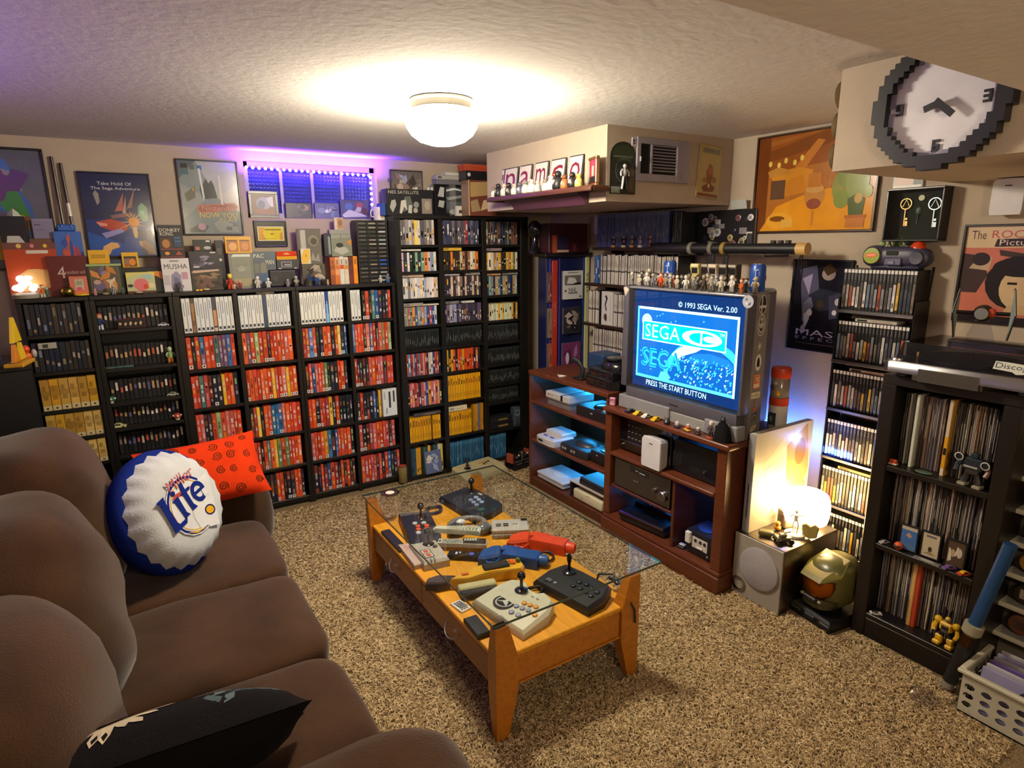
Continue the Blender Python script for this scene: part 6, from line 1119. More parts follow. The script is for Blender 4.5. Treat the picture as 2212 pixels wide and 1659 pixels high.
els += [('e', re_.uniform(.07, .93), re_.uniform(.16, .79), .006, .008, (.12, .42, .8)) for _ in range(34)]
els += [('e', .135, .70, .052, .07, (.35, .85, 1.0))]
# planet: large lit disc with mottled land, clipped by its polygons to the frame
pc = [(.56+.38*math.cos(a), .14+.52*math.sin(a)*.80) for a in [math.pi*i/24 for i in range(25)]]
els += [('p', [(min(.947, x), max(.131, z)) for x, z in [(.72+.40*math.cos(math.pi*i/24), .131+.46*math.sin(math.pi*i/24)) for i in range(25)]], (.03, .42, .78)), ('p', [(min(.947, x), max(.131, z)) for x, z in [(.70+.34*math.cos(math.pi*i/24), .131+.40*math.sin(math.pi*i/24)) for i in range(25)]], (.005, .08, .34)),
        ('p', [(.40, .40), (.46, .47), (.58, .53), (.72, .54), (.62, .46), (.50, .40), (.44, .34)], WHT), ('p', [(.52, .36), (.6, .44), (.74, .47), (.9, .44), (.947, .38), (.947, .36), (.8, .38), (.62, .34)], (.01, .14, .5))]
for _ in range(150):
    x, z = re_.uniform(.42, .93), re_.uniform(.14, .40)
    if (x-.70)**2/.34**2+(z-.131)**2/.38**2 < 1: a = re_.uniform(0, 3); els.append(('p', [(x, z), (x+.012*math.cos(a)+.006, z+.01), (x+.016, z+.02*math.sin(a)), (x+.004, z-.012)], re_.choice([CYA, WHT, (.02, .5, .8), CYA])))
els += [('r', .095, .50, .875, .70, WHT), ('r', .105, .512, .865, .688, (.0, .42, .56)), ('t', 'SEGA', .125, .535, .47, .67, WHT), ('e', .665, .60, .175, .075, WHT), ('e', .675, .60, .12, .052, (.0, .42, .56)), ('r', .655, .54, .672, .66, WHT), ('e', .74, .60, .06, .03, WHT), ('t', 'TM', .815, .64, .855, .672, WHT),
        ('t', 'SEGA', .095, .225, .50, .425, (.02, .50, .70)), ('t', 'SEGA', .103, .236, .492, .414, (.004, .12, .42)), ('t', 'SEGA', .114, .250, .482, .400, (.02, .46, .66)), ('p', [(.28, .131), (.3, .2), (.36, .21), (.4, .16), (.38, .131)], CYA),
        ('t', '© 1993 SEGA Ver. 2.00', .44, .872, .94, .925, WHT), ('t', 'PRESS THE START BUTTON', .155, .03, .735, .085, WHT)]
m.art((sx0, .030, sz0), EX, EZ, sx1-sx0, sz1-sz0, els, .0002)
P('screen', m, 'glow_screen', t, smooth=None)
P('screen_glass', MB().box(sx0, sx1, .005, .0065, sz0, sz1, '#ffffff'), 'glass', t)
for z, els, hh, ww in ((.565, [('e', .5, .5, .5, .5, '#c4c0bc'), ('e', .5, .5, .44, .46, '#1c1a1e'), ('r', .30, .06, .44, .94, '#c4c0bc'), ('r', .06, .32, .94, .46, '#c4c0bc')], .085, .062), (.47, [('e', .5, .5, .5, .5, '#b8b4b0'), ('e', .5, .5, .42, .43, '#1e1c20'), ('e', .5, .5, .37, .38, '#b0aca8'), ('e', .36, .66, .08, .1, '#1e1c20'), ('e', .64, .66, .06, .08, '#1e1c20'), ('p', [(.2, .5), (.34, .3), (.5, .2), (.66, .3), (.8, .5), (.66, .4), (.5, .34), (.34, .4)], '#1e1c20')], .095, .07),
                       (.40, [('p', [(.1, .5), (.4, .9), (.9, .7), (.8, .3), (.3, .05)], '#9a948c'), ('p', [(.3, .5), (.5, .7), (.7, .5), (.5, .3)], '#c8c0b8')], .05, .04), (.315, [('e', .5, .5, .5, .5, '#c8c4c0'), ('p', [(.24, .2), (.3, .66), (.5, .86), (.7, .66), (.76, .2), (.6, .28), (.5, .2), (.38, .28)], '#1a181c')], .075, .052),
                       (.235, [('r', 0, 0, 1, 1, '#b8542c'), ('r', .08, .06, .92, .94, '#c8b8a4'), ('r', .12, .34, .88, .9, '#b8542c'), ('t', 'MO', .34, .42, .86, .82, '#e0d4c8'), ('r', .16, .42, .28, .84, '#5a6a3c')], .065, .06), (.19, [('r', 0, 0, 1, 1, '#c8c0b0'), ('t', 'iam8bit', .06, .2, .94, .8, '#6a5a4c')], .028, .075),
                       (.128, [('p', [(.1, .2), (.5, .45), (.9, .2), (.7, .02), (.3, .02)], '#b84424'), ('p', [(.42, .4), (.46, .98), (.54, .98), (.58, .4)], '#b84424')], .05, .045), (.082, [('p', [(0, 0), (.1, .8), (1, 1), (.9, .2)], '#1c1a1c'), ('p', [(.12, .16), (.2, .66), (.82, .8), (.76, .34)], '#b0a494'), ('p', [(.2, .24), (.26, .56), (.7, .66), (.66, .36)], '#3a3230')], .042, .05), (.03, [('p', [(.0, .3), (.3, .8), (1, 1), (.8, .4), (.3, .1)], '#c8bca0'), ('p', [(.2, .4), (.4, .66), (.8, .8), (.6, .44)], '#a8843c')], .036, .058)):
    m = MB(); m.art((hw-.0038, .068+(.07-ww*.8)/2, z), EY, EZ, ww*.8, hh, els, .0004); P('sticker', m, 'print', t, smooth=None)
P('corner_sticker', MB().art((sx1+.004, -.0002, H-.055), EX, EZ, .055, .055, [('e', .5, .5, .5, .5, '#a4a4b0'), ('p', [(.2, .6), (.4, .8), (.5, .6)], '#5a5a6c'), ('p', [(.5, .3), (.8, .5), (.7, .2)], '#4a4a5c'), ('e', .4, .35, .12, .1, '#c8c8d0')], .0006).art((-hw, -.0002, H-.055), EX, EZ, .045, .05, [('p', [(.0, .9), (.5, 1), (1, .7), (.7, .4), (.4, 0), (.2, .4)], '#b8a89c'), ('p', [(.3, .8), (.7, .8), (.5, .5)], '#d8ccc0')], .0006), 'print', t, smooth=None)
# --- toys along the front of the stand top, cans and figures on the set
ZT = .7385
for px, c, ro, lab in ((1361, '#24222a', '#4a4a54', 'black toy car first in the line before the television'), (1379, '#c8a81c', '#d0b81c', 'yellow toy car with cream bumper before the television'), (1397, '#c4c4ba', '#d0d0c8', 'white toy car between the two yellow ones'), (1418, '#cba81c', '#d0a018', 'orange-yellow toy car fourth in the line before the television')):
    p = QZ(px, 893+(px-1361)*.19, ZT); toycar('toy_car', lab, (2.196, min(2.46, QX(px, 893+(px-1361)*.19, 2.196).y), ZT), 96, .062, c, ro)
for px, c, lab, kind in ((1441, '#1c1820', 'spiky black toy rocket before the television', 'spiky'), (1463, '#a8a4a8', 'silver domed toy before the television', 'dome'), (1485, '#b84a2c', 'red yellow and white toy shoe before the television', 'shoe'), (1507, '#5a4a48', 'grey and maroon toy before the television speaker', 'shoe')):
    y = QX(px, 893+(px-1361)*.2+14, 2.192).y
    if kind == 'spiky': m = MB().lathe([(.012, 0), (.018, .012), (.01, .026), (.001, .034)], 10, c).lathe([(.004, 0), (.0005, .03)], 6, c, TR(-.012, 0, .014, ry=-50)).lathe([(.004, 0), (.0005, .03)], 6, c, TR(.012, 0, .014, ry=50)).lathe([(.004, 0), (.0005, .026)], 6, c, TR(0, 0, .02, rx=50))
    elif kind == 'dome': m = MB().cbox(-.015, .015, -.012, .012, 0, .014, '#3a343c', .003).ball(0, 0, .018, .013, .012, .016, c, 12, 8)
    else: m = MB().cbox(-.02, .02, -.011, .011, 0, .01, '#c8a030' if px == 1485 else '#2c2428', .004).cbox(-.018, .008, -.010, .010, .0102, .028, c, .006).lathe([(.009, .028), (.008, .034), (.005, .034)], 10, '#d0c8c0', TR(-.006, 0, 0))
    S('small_toy', m, 'plastic', lab, 'toy', (2.190, y, ZT), 70, smooth=50)
y = QX(1533, 940, 2.19).y; figurine('toy_figure', 'white and dark figure on a red disc before the television', 2.196, y, ZT, .078, '#4a3c44', '#c8b0a4', '#3a2c34', -90, True, None, '#c8bcb4', '#a8482c')
y = QX(1570, 950, 2.19).y; t = T('caped_figure', 'black hooded caped figure at the corner of the television', 'figurine', (2.198, 1.712, ZT), -90); m = MB(); n = 14; vs = []
for k, (r_, z) in enumerate(((.046, 0), (.042, .03), (.034, .06), (.022, .082), (.012, .09))):
    for i in range(n): a = 2*math.pi*i/n; w_ = 1+.12*math.sin(a*5)*(1-k/5); vs.append((r_*w_*math.cos(a), .6*r_*w_*math.sin(a), z))
m.add(vs, [(k*n+i, k*n+(i+1) % n, (k+1)*n+(i+1) % n, (k+1)*n+i) for k in range(4) for i in range(n)], '#131215'); P('cape', m, 'cloth', t, smooth=60)
P('head', MB().ball(0, 0, .096, .013, .012, .015, '#121114', 10, 7).lathe([(.004, 0), (.0003, .02)], 6, '#121114', TR(-.008, 0, .102)).lathe([(.004, 0), (.0003, .02)], 6, '#121114', TR(.008, 0, .102)), 'plastic', t, smooth=60)
t = T('mini_cabinet', 'little pink cabinet toy beside the television', 'toy', (2.2, 2.452, ZT), -75); P('body', MB().cbox(-.016, .016, 0, .02, 0, .044, '#c88aa4', .003), 'plastic', t); P('screen', MB().box(-.010, .010, -.0006, .001, .018, .036, '#6a3450').box(-.004, .007, -.0012, .001, .018, .03, '#c890a8'), 'print', t)
S('toy_bottle', MB().lathe([(.014, 0), (.016, .01), (.013, .03), (.006, .042), (.006, .05)], 10, '#1c1418'), 'plastic', 'dark toy bottle behind the little pink cabinet', 'toy', (2.226, 2.462, ZT), smooth=50)
ZV = TZ1+.0008
def can(label, px, py, x):
    y = QX(px, py, x).y; t = T('drink_can', label, 'can', (x, y, ZV), -70); bl = '#1e4aa0'
    P('body', MB().lathe([(.026, 0), (.033, .006), (.033, .108), (.027, .120)], 24, bl).art((-.016, -.0334, .03), EX, EZ, .032, .07, [('r', .1, .1, .9, .2, '#a8b8d8'), ('p', [(.1, .3), (.5, .4), (.9, .3), (.5, .6)], '#b8c4e0'), ('r', .44, .5, .56, .9, '#a0b4dc'), ('e', .5, .94, .4, .06, '#8aa4d8')], .0012), 'satin', t, smooth=50)
    P('lid', MB().lathe([(.027, .120), (.027, .123), (.024, .121), (.0005, .121)], 24, '#a8acb4'), 'metal', t); P('emblem', MB().ball(.031, .008, .06, .003, .014, .014, '#a83040', 8, 8), 'print', t, smooth=60)
can('blue drink can at the window end of the television top', 1447, 595, 2.50); can('blue drink can near the wall poster on the television top', 1637, 598, 2.42)
ru = random.Random(27); pals = ['#8a867c', '#3a3634', '#b8b0a0', '#5a4a44', '#c8c4bc', '#262428', '#6a6a70', '#a08c70', '#4a3c38', '#9a9aa0']
cn = ['dusty grey', 'dark brown', 'sand', 'brown', 'ivory', 'black', 'slate', 'tan', 'umber', 'silver']
for i in range(28):
    row = i % 2; k = i//2; c = pals[i % 10]; y = 2.395-k*.0525-row*.02; x = 2.262+row*.06+ru.uniform(-.008, .008)
    if i in (8, 9): c = '#c85020' if i == 8 else '#a03c2c'
    if i == 26: c = '#b85c24'
    figurine('toy_figure', '%s toy figure, %s in the %s rank on the television' % ('orange' if i in (8, 26) else ('brick red' if i == 9 else cn[i % 10]), nth(k+1), 'front' if row == 0 else 'back'), x, y, ZV, ru.uniform(.058, .076)*(1.2 if i % 7 == 3 else 1), c, mix(c, '#d0c8bc', ru.uniform(.1, .7)), mix(c, '#2a2624', .5), ru.uniform(-130, -50), True, None, mix(c, '#1c1a1c', .5) if i % 3 else None, '#4a4644' if i % 4 == 0 else None)
for i, (px, c, x, lab) in enumerate(((1497, '#c8b878', 2.39, 'yellow toy arcade cabinet on the television'), (1535, '#b8a48c', 2.40, 'beige toy arcade cabinet in the row on the television'), (1517, '#3a3230', 2.41, 'dark toy arcade cabinet between the yellow and beige ones'), (1557, '#4a423c', 2.42, 'brown toy arcade cabinet toward the can by the poster'), (1578, '#4a3c34', 2.43, 'umber toy arcade cabinet nearest the can by the poster'))):
    y = QX(px, 590, x).y; t = T('mini_arcade', lab.replace('nearest', 'next to'), 'toy', (x, y, ZV), -90); m = MB(); pr = [(0, 0), (.045, 0), (.045, .115), (.01, .115), (.004, .10), (.014, .07), (-.008, .055), (0, .05)]
    for sx in (-.025, .022): m.prism([(p_[0], p_[1]) for p_ in pr], sx, sx+.003, c, Matrix(((0, 0, 1, 0), (1, 0, 0, 0), (0, 1, 0, 0), (0, 0, 0, 1))))
    m.box(-.022, .022, .01, .044, .001, .114, mix(c, '#1a1a1c', .3)); P('cabinet', m, 'plastic', t, smooth=None); P('screen', MB().box(-.018, .018, .0085, .0099, .068, .095, '#1c1a1c'), 'gloss', t); P('marquee', MB().box(-.02, .02, .006, .0099, .10, .112, mix(c, '#e8e0d0', .4)), 'print', t)
# ================================================================ tower rack of cases beside the lamp
RX = 2.80; RY0, RY1 = 1.262, 1.590
RZ = [1.30, 1.065, .834, .592, .356, .128]
t = T('case_rack', 'slim black wire rack of game cases standing by the wall', 'rack', (RX, (RY0+RY1)/2, 0)); l = (RY1-RY0)/2
for s_ in (-1, 1):
    P('side_frame', MB().cbox(.0, .116, s_*l-.004, s_*l+.004, .0, 1.36, '#131216', .002), 'satin', t)
    P('rear_strut', MB().tube([(.1, s_*l, 1.36), (.114, s_*l, 1.50)], .004, '#131216', 6), 'satin', t)
for k, z in enumerate(RZ):
    P('shelf', MB().cbox(-.006, .116, -l+.0042, l-.0042, z-.012, z, '#17161a', .002), 'satin', t)
    P('shelf_lip', MB().cbox(-.012, -.0062, -l, l, z-.010, z+.004, '#8c8a90', .0015), 'metal', t)
def style_ps2(rnd):
    c = jit(rnd.choice(['#8a8c94', '#c8c4c0', '#3a3c48', '#5a4a40', '#a8a49c', '#d8d0c0', '#2c3650', '#7a6a5c', '#c8a030', '#b0a8a4', '#6a6c78', '#a04a30', '#6a7a98', '#26262c']), .12, rnd)
    z0 = rnd.uniform(.05, .12); z1 = rnd.uniform(.5, .72)
    return c, '#121115', [(z0, '#1a191d'), (z1*.6, c), (z1, jit(mix(c, '#3a3a40', rnd.uniform(0, .5)), .1, rnd)), (.99, '#161519'), (1, '#161519')], [(.1, .9, .905, .985, '#c8c6c8'), (.4, .6, .74, .88, '#6a686e'), (.3, .7, z0+.08, z0+.08+rnd.uniform(.08, .25), mix(c, '#1c1a1c', rnd.uniform(.3, .9)))]
rown = ['top', 'second', 'third', 'fourth', 'fifth', 'lowest']
for k, z in enumerate(RZ):
    fill('disc_case', 'disc case', 'cases on the %s shelf of the wire rack' % rown[k], 'along the %s shelf of the wire rack' % rown[k], 'disc case', (RX+.002, RY1-.008, z+.0008), -90, RY1-RY0-.014, .187, .108, (.0148, .0162), style_ps2, .0, 701+k, .003)
for z, c, lab in ((RZ[1]+.1885, '#b8b0a4', 'cream flat case lying over the second rack row'), (RZ[2]+.1885, '#c8a898', 'peach flat case lying over the third rack row'), (RZ[4]+.1885, '#b8a040', 'yellow-green flat case lying over the fifth rack row')):
    S('game_case', MB().cbox(0, .1, -.09, .09, 0, .013, c, .001).art((-.0001, .09, 0), -EY, EZ, .18, .013, [('r', .05, .2, .3, .8, '#1c1a1c'), ('r', .4, .3, .9, .7, mix(c, '#6a5a4a', .5))], .0004), 'print', lab, 'game case', (RX+.008, 1.42, z))
S('game_case', case_mesh(.014, .14, .187, '#5c5a44', [(1, '#4a4a3c')]), 'print', 'olive case turned cover-out beside the rack top', 'game case', (2.93-.02, 1.262, 1.301), 0) if False else None
# boombox-like clock radio on the rack
t = T('clock_radio', 'purple-grey novelty clock radio with an orange dome on the case rack', 'radio', (2.86, 1.385, 1.4885+.0), -90)
b = MB()
b.ball(0, .0, .055, .125, .045, .042, '#3c3a50', 20, 10, e=.6).ball(-.085, -.018, .056, .052, .035, .046, '#38364a', 16, 9, e=.8).ball(.09, -.008, .05, .05, .036, .04, '#38364a', 16, 9, e=.8).cbox(-.10, .10, -.03, .03, 0, .02, '#34324a', .006)
P('body', b, 'plastic', t, smooth=50)
P('logo_disc', MB().lathe([(.034, 0), (.034, .004), (.0005, .005)], 22, '#8a9a2c', TR(-.085, -.053, .058, rx=90)).art((-.112, -.0585, .05), EX, EZ, .054, .02, [('p', [(0, .2), (.1, .8), (.5, 1), (1, .9), (.9, .3), (.4, 0)], '#d8541c'), ('p', [(.12, .4), (.2, .6), (.8, .7), (.84, .5)], '#e8b898')], .0005), 'print', t, smooth=30)
P('display', MB().cbox(-.03, .02, -.047, -.042, .06, .078, '#26302a', .003), 'gloss', t); P('control_panel', MB().cbox(-.034, .036, -.049, -.044, .018, .05, '#4c4a66', .004).cbox(-.018, .010, -.052, -.0492, .022, .038, '#6a6884', .002), 'plastic', t)
P('speaker_grille', MB().lathe([(.028, 0), (.026, .005), (.0005, .004)], 18, '#2a283a', TR(.092, -.043, .05, rx=90)), 'plastic', t)
P('orange_dome', MB().lathe([(.030, .088), (.029, .100), (.02, .113), (.008, .118), (.0005, .119)], 18, '#c8401c', TR(.075, 0, 0)).lathe([(.033, .078), (.033, .088), (.0305, .0882)], 18, '#5a587c', TR(.075, 0, 0)), 'gloss', t, smooth=50)
P('antenna_coil', MB().tube([(-.05, 0, .09), (-.045, 0, .12), (-.03, 0, .085), (-.018, 0, .13), (-.004, 0, .088), (.008, 0, .135), (.018, 0, .10)], .006, '#4a6a2c', 7), 'plastic', t); P('knob_ball', MB().ball(-.075, 0, .108, .016, .014, .016, '#8a9a6c', 10, 7), 'plastic', t, smooth=60)
# ================================================================ subwoofer, lamp and things on it
UX, UY0, UY1, UZ = 2.272, 1.402, 1.655, .308
t = T('subwoofer', 'silver-grey subwoofer with a round cloth grille and a corner port', 'speaker', (UX, (UY0+UY1)/2, 0), -90); hw = (UY1-UY0)/2
P('cabinet', MB().cbox(-hw, hw, 0, .40, 0, UZ, '#8a8278', .006, 2), 'metal', t); P('front_baffle', MB().cbox(-hw+.002, hw-.002, -.006, -.0002, .002, UZ-.002, '#8c847a', .003), 'plastic', t)
P('grille', MB().lathe([(.099, 0), (.098, .010), (.09, .014), (.0005, .016)], 36, '#918c90', TR(.014, -.0062, .178, rx=90)), 'cloth', t, smooth=50)
P('port', MB().lathe([(.034, 0), (.036, .006), (.028, .008), (.026, -.02), (.0005, -.022)], 22, ['#a8a098', '#a8a098', '#0a0a0c', '#0a0a0c', '#0a0a0c', '#0a0a0c'][:5]+[], TR(-.085, -.0064, .06, rx=90), caps=False), 'metal', t, smooth=50)
Z0 = UZ+.0008
lp = Vector((2.555, 1.50, Z0))
t = T('table_lamp', 'small table lamp with a glowing barrel shade on the subwoofer', 'lamp', lp)
P('base', MB().lathe([(.05, 0), (.05, .008), (.012, .014), (.008, .04), (.01, .05)], 22, '#8a6a3c'), 'metal', t); P('shade', MB().lathe([(.084, .034), (.096, .042), (.102, .07), (.104, .11), (.10, .146), (.09, .168), (.08, .174)], 32, (1.0, .66, .27), caps=False), 'glow_shade', t, smooth=60)
P('shade_top', MB().lathe([(.08, .174), (.03, .176), (.0005, .176)], 32, (1.0, .66, .27), caps=False), 'glow_shade', t, smooth=60)
light('table_lamp_light', 'POINT', (lp.x-.02, lp.y, Z0+.20), (1.0, .55, .16), .9, .05)
m = MB().cbox(0, .43, 0, .034, 0, .47, '#b8b2a4', .003); m.art((0, 0, 0), EX, EZ, .43, .47, [('r', 0, 0, 1, 1, '#b9b4a6'), ('p', [(.1, .3), (.2, .7), (.5, .9), (.6, .6), (.4, .3)], '#c8c0ac'), ('p', [(.6, .2), (.55, .8), (.9, .98), (.98, .5), (.8, .1)], '#a88a5c'), ('p', [(.3, .06), (.5, .4), (.8, .3), (.7, .05)], '#9a9890'), ('e', .8, .7, .1, .14, '#8a6a3c'), ('e', .3, .55, .1, .1, '#c8c2b4'), ('p', [(.7, .1), (.76, .34), (.95, .36), (.96, .1)], '#7a746c')], .0004)
m.art((-.0002, .034, 0), -EY, EZ, .034, .47, [('r', .3, .15, .6, .55, '#5c5a60'), ('r', 0, 0, 1, 1, '#8c8a8c'), ('r', .35, .15, .6, .5, '#4c4a52')], .0004)
S('collector_box', m, 'print', 'big pale game collector box standing between the subwoofer top and the stand', 'game box', (2.292, 1.604, Z0), 0)
t = T('acrylic_figure', 'clear acrylic stand figure on a round white base before the lamp', 'figurine', (2.45, 1.475, Z0)); P('base', MB().lathe([(.045, 0), (.045, .012), (.041, .014)], 24, '#c8beb0'), 'plastic', t); m = MB()
for sx in (-1, 1): m.tube([(0, sx*.008, .0142), (0, sx*.012, .05), (0, sx*.006, .075)], .0045, '#c8c0b8', 6)
m.tube([(0, 0, .07), (0, 0, .10)], [.009, .012], '#d0c8c0', 8).tube([(0, .012, .098), (0, .024, .086), (-.01, .03, .08)], .003, '#c8c0b8', 6).tube([(0, -.012, .098), (0, -.026, .104), (-.01, -.034, .112)], .003, '#c8c0b8', 6).ball(0, 0, .114, .009, .008, .01, '#d0c8c0', 8, 6)
P('figure', m, 'plastic', t, smooth=60)
t = T('grey_block', 'grey toy helmet box between the collector box and the lamp', 'toy', (2.50, 1.555, Z0), -20); P('body', MB().cbox(-.03, .03, -.03, .03, 0, .085, '#6a5c50', .006), 'plastic', t); P('front_slot', MB().cbox(-.032, -.0302, -.014, .006, .03, .06, '#4a4038', .001), 'plastic', t)
S('toy_figure', MB().ball(0, 0, .012, .018, .016, .012, '#c8801c', 10, 7).ball(0, 0, .032, .013, .012, .012, '#d89030', 10, 7), 'plastic', 'orange rounded toy beside the round white base', 'toy', (2.43, 1.55, Z0), smooth=60)
t = T('toy_bug', 'olive crouching toy lying behind the armoured toy on the subwoofer', 'toy', (2.335, 1.545, Z0), 30); P('body', MB().cbox(-.02, .02, -.03, .03, .006, .026, '#5a5228', .005), 'plastic', t); P('claw', MB().tube([(-.01, -.03, .02), (-.02, -.055, .016), (-.012, -.075, .008)], [.008, .007, .006], '#5c5626', 7), 'plastic', t); P('legs', MB().tube([(.02, 0, .012), (.04, -.02, .003), (.055, .0, .003)], .003, '#3a341c', 6), 'plastic', t)
t = T('toy_vehicle', 'dark armoured toy buggy at the front edge of the subwoofer', 'toy', (2.345, 1.462, Z0), 60); P('body', MB().cbox(-.02, .02, -.035, .035, .012, .028, '#4a4430', .004).cbox(-.012, .012, -.012, .02, .0282, .042, '#6a6248', .004), 'plastic', t)
for x in (-.02, .02):
    for y in (-.024, .024): P('wheel', MB().lathe([(.012, -.006), (.012, .006)], 12, '#1a1812', TR(x*1.2, y, .012, ry=90)), 'plastic', t)
P('gun', MB().tube([(0, 0, .046), (0, -.03, .05)], .004, '#c8c0a8', 6), 'plastic', t)
S('toy_mask', MB().prism([(-.03, .0), (.0, -.012), (.03, 0), (.036, .05), (.018, .062), (0, .05), (-.018, .06), (-.036, .05)], 0, .012, '#8a7a44', TR(0, 0, 0.0125, rx=90), ch=.004), 'plastic', 'tan horned toy mask standing before the lamp shade', 'toy', (2.475, 1.420, Z0), -70)
# red-capped canister behind the television
p = QX(1690, 920, 2.50)
t = T('toy_canister', 'tall clear canister with two red bands behind the television', 'canister', (2.535, 1.684-.012, .7387)); w_ = .034
P('jar', MB().lathe([(.040, 0), (.042, .006), (.042, .125), (.039, .13)], 24, '#c4c0bc').art((-.0428, .02, .02), -EY, EZ, .04, .085, [('r', .0, .2, 1, .9, '#2c3a40'), ('t', 'G.I.JOE', -.1, .02, 1.1, .2, '#1c1c20'), ('r', .2, .4, .6, .7, '#6a7a7c')], .0008), 'plastic', t, smooth=50)
P('red_band', MB().lathe([(.043, .1302), (.043, .165), (.040, .167)], 24, '#b83a1c'), 'plastic', t, smooth=50); P('upper_jar', MB().lathe([(.041, .1672), (.041, .258), (.039, .26)], 24, '#8a7f78').ball(-.03, -.01, .19, .014, .016, .018, '#c8a020', 8, 6).ball(-.034, .012, .215, .01, .016, .018, '#4a464c', 8, 6).ball(-.034, 0, .236, .01, .014, .012, '#b8b0ac', 8, 6), 'gloss', t, smooth=50)
P('red_cap', MB().lathe([(.043, .2602), (.044, .265), (.044, .298), (.041, .306), (.0005, .307)], 24, '#c03c1c'), 'plastic', t, smooth=50)
# ================================================================ helmet on its stand
t = T('display_helmet', 'olive green visored helmet with an orange gold visor on a black stand', 'helmet', (2.455, 1.288, 0), -100); HG = '#55532c'
P('stand_base', MB().prism([(-.10, -.11), (.10, -.11), (.095, .10), (-.095, .10)], 0, .05, '#121214', ch=.012).cbox(-.1, -.05, -.116, -.106, .02, .034, '#2a2c30', .002).cbox(-.025, .025, -.116, -.106, .018, .036, '#1e2024', .002).cbox(.05, .1, -.116, -.106, .02, .034, '#2a2c30', .002), 'plastic', t); P('neck', MB().lathe([(.05, .05), (.06, .075)], 16, '#101012'), 'plastic', t)
def hring(z, rx, ry, cy, n=24, sq=.8):
    out = []
    for i in range(n):
        a = 2*math.pi*i/n; out.append((rx*math.copysign(abs(math.cos(a))**sq, math.cos(a)), cy+ry*math.copysign(abs(math.sin(a))**sq, math.sin(a)), z))
    return out
def loft(rings, col):
    vs = [p_ for r_ in rings for p_ in r_]; n = len(rings[0]); fs = [(k*n+i, k*n+(i+1) % n, (k+1)*n+(i+1) % n, (k+1)*n+i) for k in range(len(rings)-1) for i in range(n)]
    fs += [tuple(reversed(range(n))), tuple((len(rings)-1)*n+i for i in range(n))]; return MB().add(vs, fs, col)
P('shell', loft([hring(.075, .06, .07, 0), hring(.10, .082, .095, 0), hring(.15, .092, .105, .004), hring(.20, .095, .105, .008), hring(.245, .088, .10, .012), hring(.275, .066, .08, .016), hring(.288, .03, .045, .02)], HG), 'satin', t, smooth=45)
P('visor', loft([hring(.125, .05, .05, -.062), hring(.15, .068, .062, -.062), hring(.185, .076, .062, -.060), hring(.212, .074, .058, -.056)], '#b8681c'), 'metal', t, smooth=60)
P('brow', MB().add([(-.082, -.06, .222), (-.05, -.135, .214), (.05, -.135, .214), (.082, -.06, .222), (.06, .02, .292), (-.06, .02, .292), (-.05, -.118, .232), (.05, -.118, .232), (.085, -.05, .238), (-.085, -.05, .238)], [(1, 2, 7, 6), (0, 1, 6, 9), (2, 3, 8, 7), (9, 6, 5), (6, 7, 4, 5), (7, 8, 4), (0, 3, 2, 1)], '#6e6630'), 'satin', t, smooth=None)
P('brow_ridge', MB().cbox(-.045, -.03, -.124, .01, .0, .010, '#4c4a26', .003, M=TR(0, 0, .238, rx=21)).cbox(.03, .045, -.124, .01, .0, .010, '#4c4a26', .003, M=TR(0, 0, .238, rx=21)), 'satin', t)
P('jaw', loft([hring(.07, .05, .055, -.05), hring(.085, .072, .068, -.05), hring(.122, .08, .07, -.046)], '#3c3a22'), 'satin', t, smooth=45); P('mouth_vent', MB().cbox(-.03, .03, -.128, -.110, .105, .128, '#16161a', .004), 'plastic', t)
for s_ in (-1, 1): P('cheek_light', MB().cbox(s_*.044-.008, s_*.044+.008, -.122, -.112, .114, .124, '#8a8470', .002), 'plastic', t)
# ================================================================ record shelf
QX0, QY0, QY1, QZT = 2.44, .735, 1.18, 1.115
t = T('record_shelf', 'black open record shelf carrying the turntable', 'shelf unit', (QX0, (QY0+QY1)/2, 0)); l = (QY1-QY0)/2; DD = .42; BL = '#17120f'
P('side_panel', MB().cbox(0, DD, -l, -l+.052, 0, QZT-.0405, BL, .003), 'blackwood', t); P('side_panel', MB().cbox(0, DD, l-.052, l, 0, QZT-.0405, BL, .003), 'blackwood', t); P('top_panel', MB().cbox(0, DD, -l, l, QZT-.04, QZT, BL, .003), 'blackwood', t)
QS = [.756, .424, .108]
for z in QS: P('shelf', MB().cbox(.004, DD-.006, -l+.0525, l-.0525, z-.022, z, BL, .002), 'blackwood', t)
P('plinth', MB().cbox(.006, DD-.006, -l+.0525, l-.0525, 0, .085, BL, .002), 'blackwood', t); P('back_panel', MB().box(DD-.006, DD, -l+.0525, l-.0525, .0, QZT-.041, '#0c0a0a'), 'blackwood', t)
def style_lp(rnd):
    c = jit(rnd.choice(['#2a2826', '#1c1b1c', '#3a3632', '#8a8074', '#a8a49c', '#4a4038', '#c8c0b0', '#5a4c48', '#6a6870', '#2c2c34', '#7c5a40', '#3a2c40']), .2, rnd)
    return c, c, [(1, c)], [(.2, .8, rnd.uniform(.3, .6), rnd.uniform(.65, .95), mix(c, '#b8b0a4', rnd.uniform(.1, .5)))]
for k, z in enumerate(QS):
    nm = ['top', 'middle', 'bottom'][k]
    fill('vinyl_record', 'record', 'records on the %s shelf of the record shelf' % nm, 'along the %s tier of the record shelf' % nm, 'record sleeve', (QX0+.075, QY1-.0545, z+.0006), -90, QY1-QY0-.108, .284, .300, (.0042, .0075), style_lp, .015, 800+k, .012)
m = case_mesh(.014, .28, .29, '#c8901c', [(.1, '#c8c4c0'), (.28, '#c89022'), (.37, '#111'+'114'), (.52, '#d09a24'), (1, '#b8b4b8')])
S('vinyl_record', m, 'print', 'yellow banded record sleeve pulled forward on the top tier', 'record', (QX0+.055, .965, QS[0]+.0006), -90)
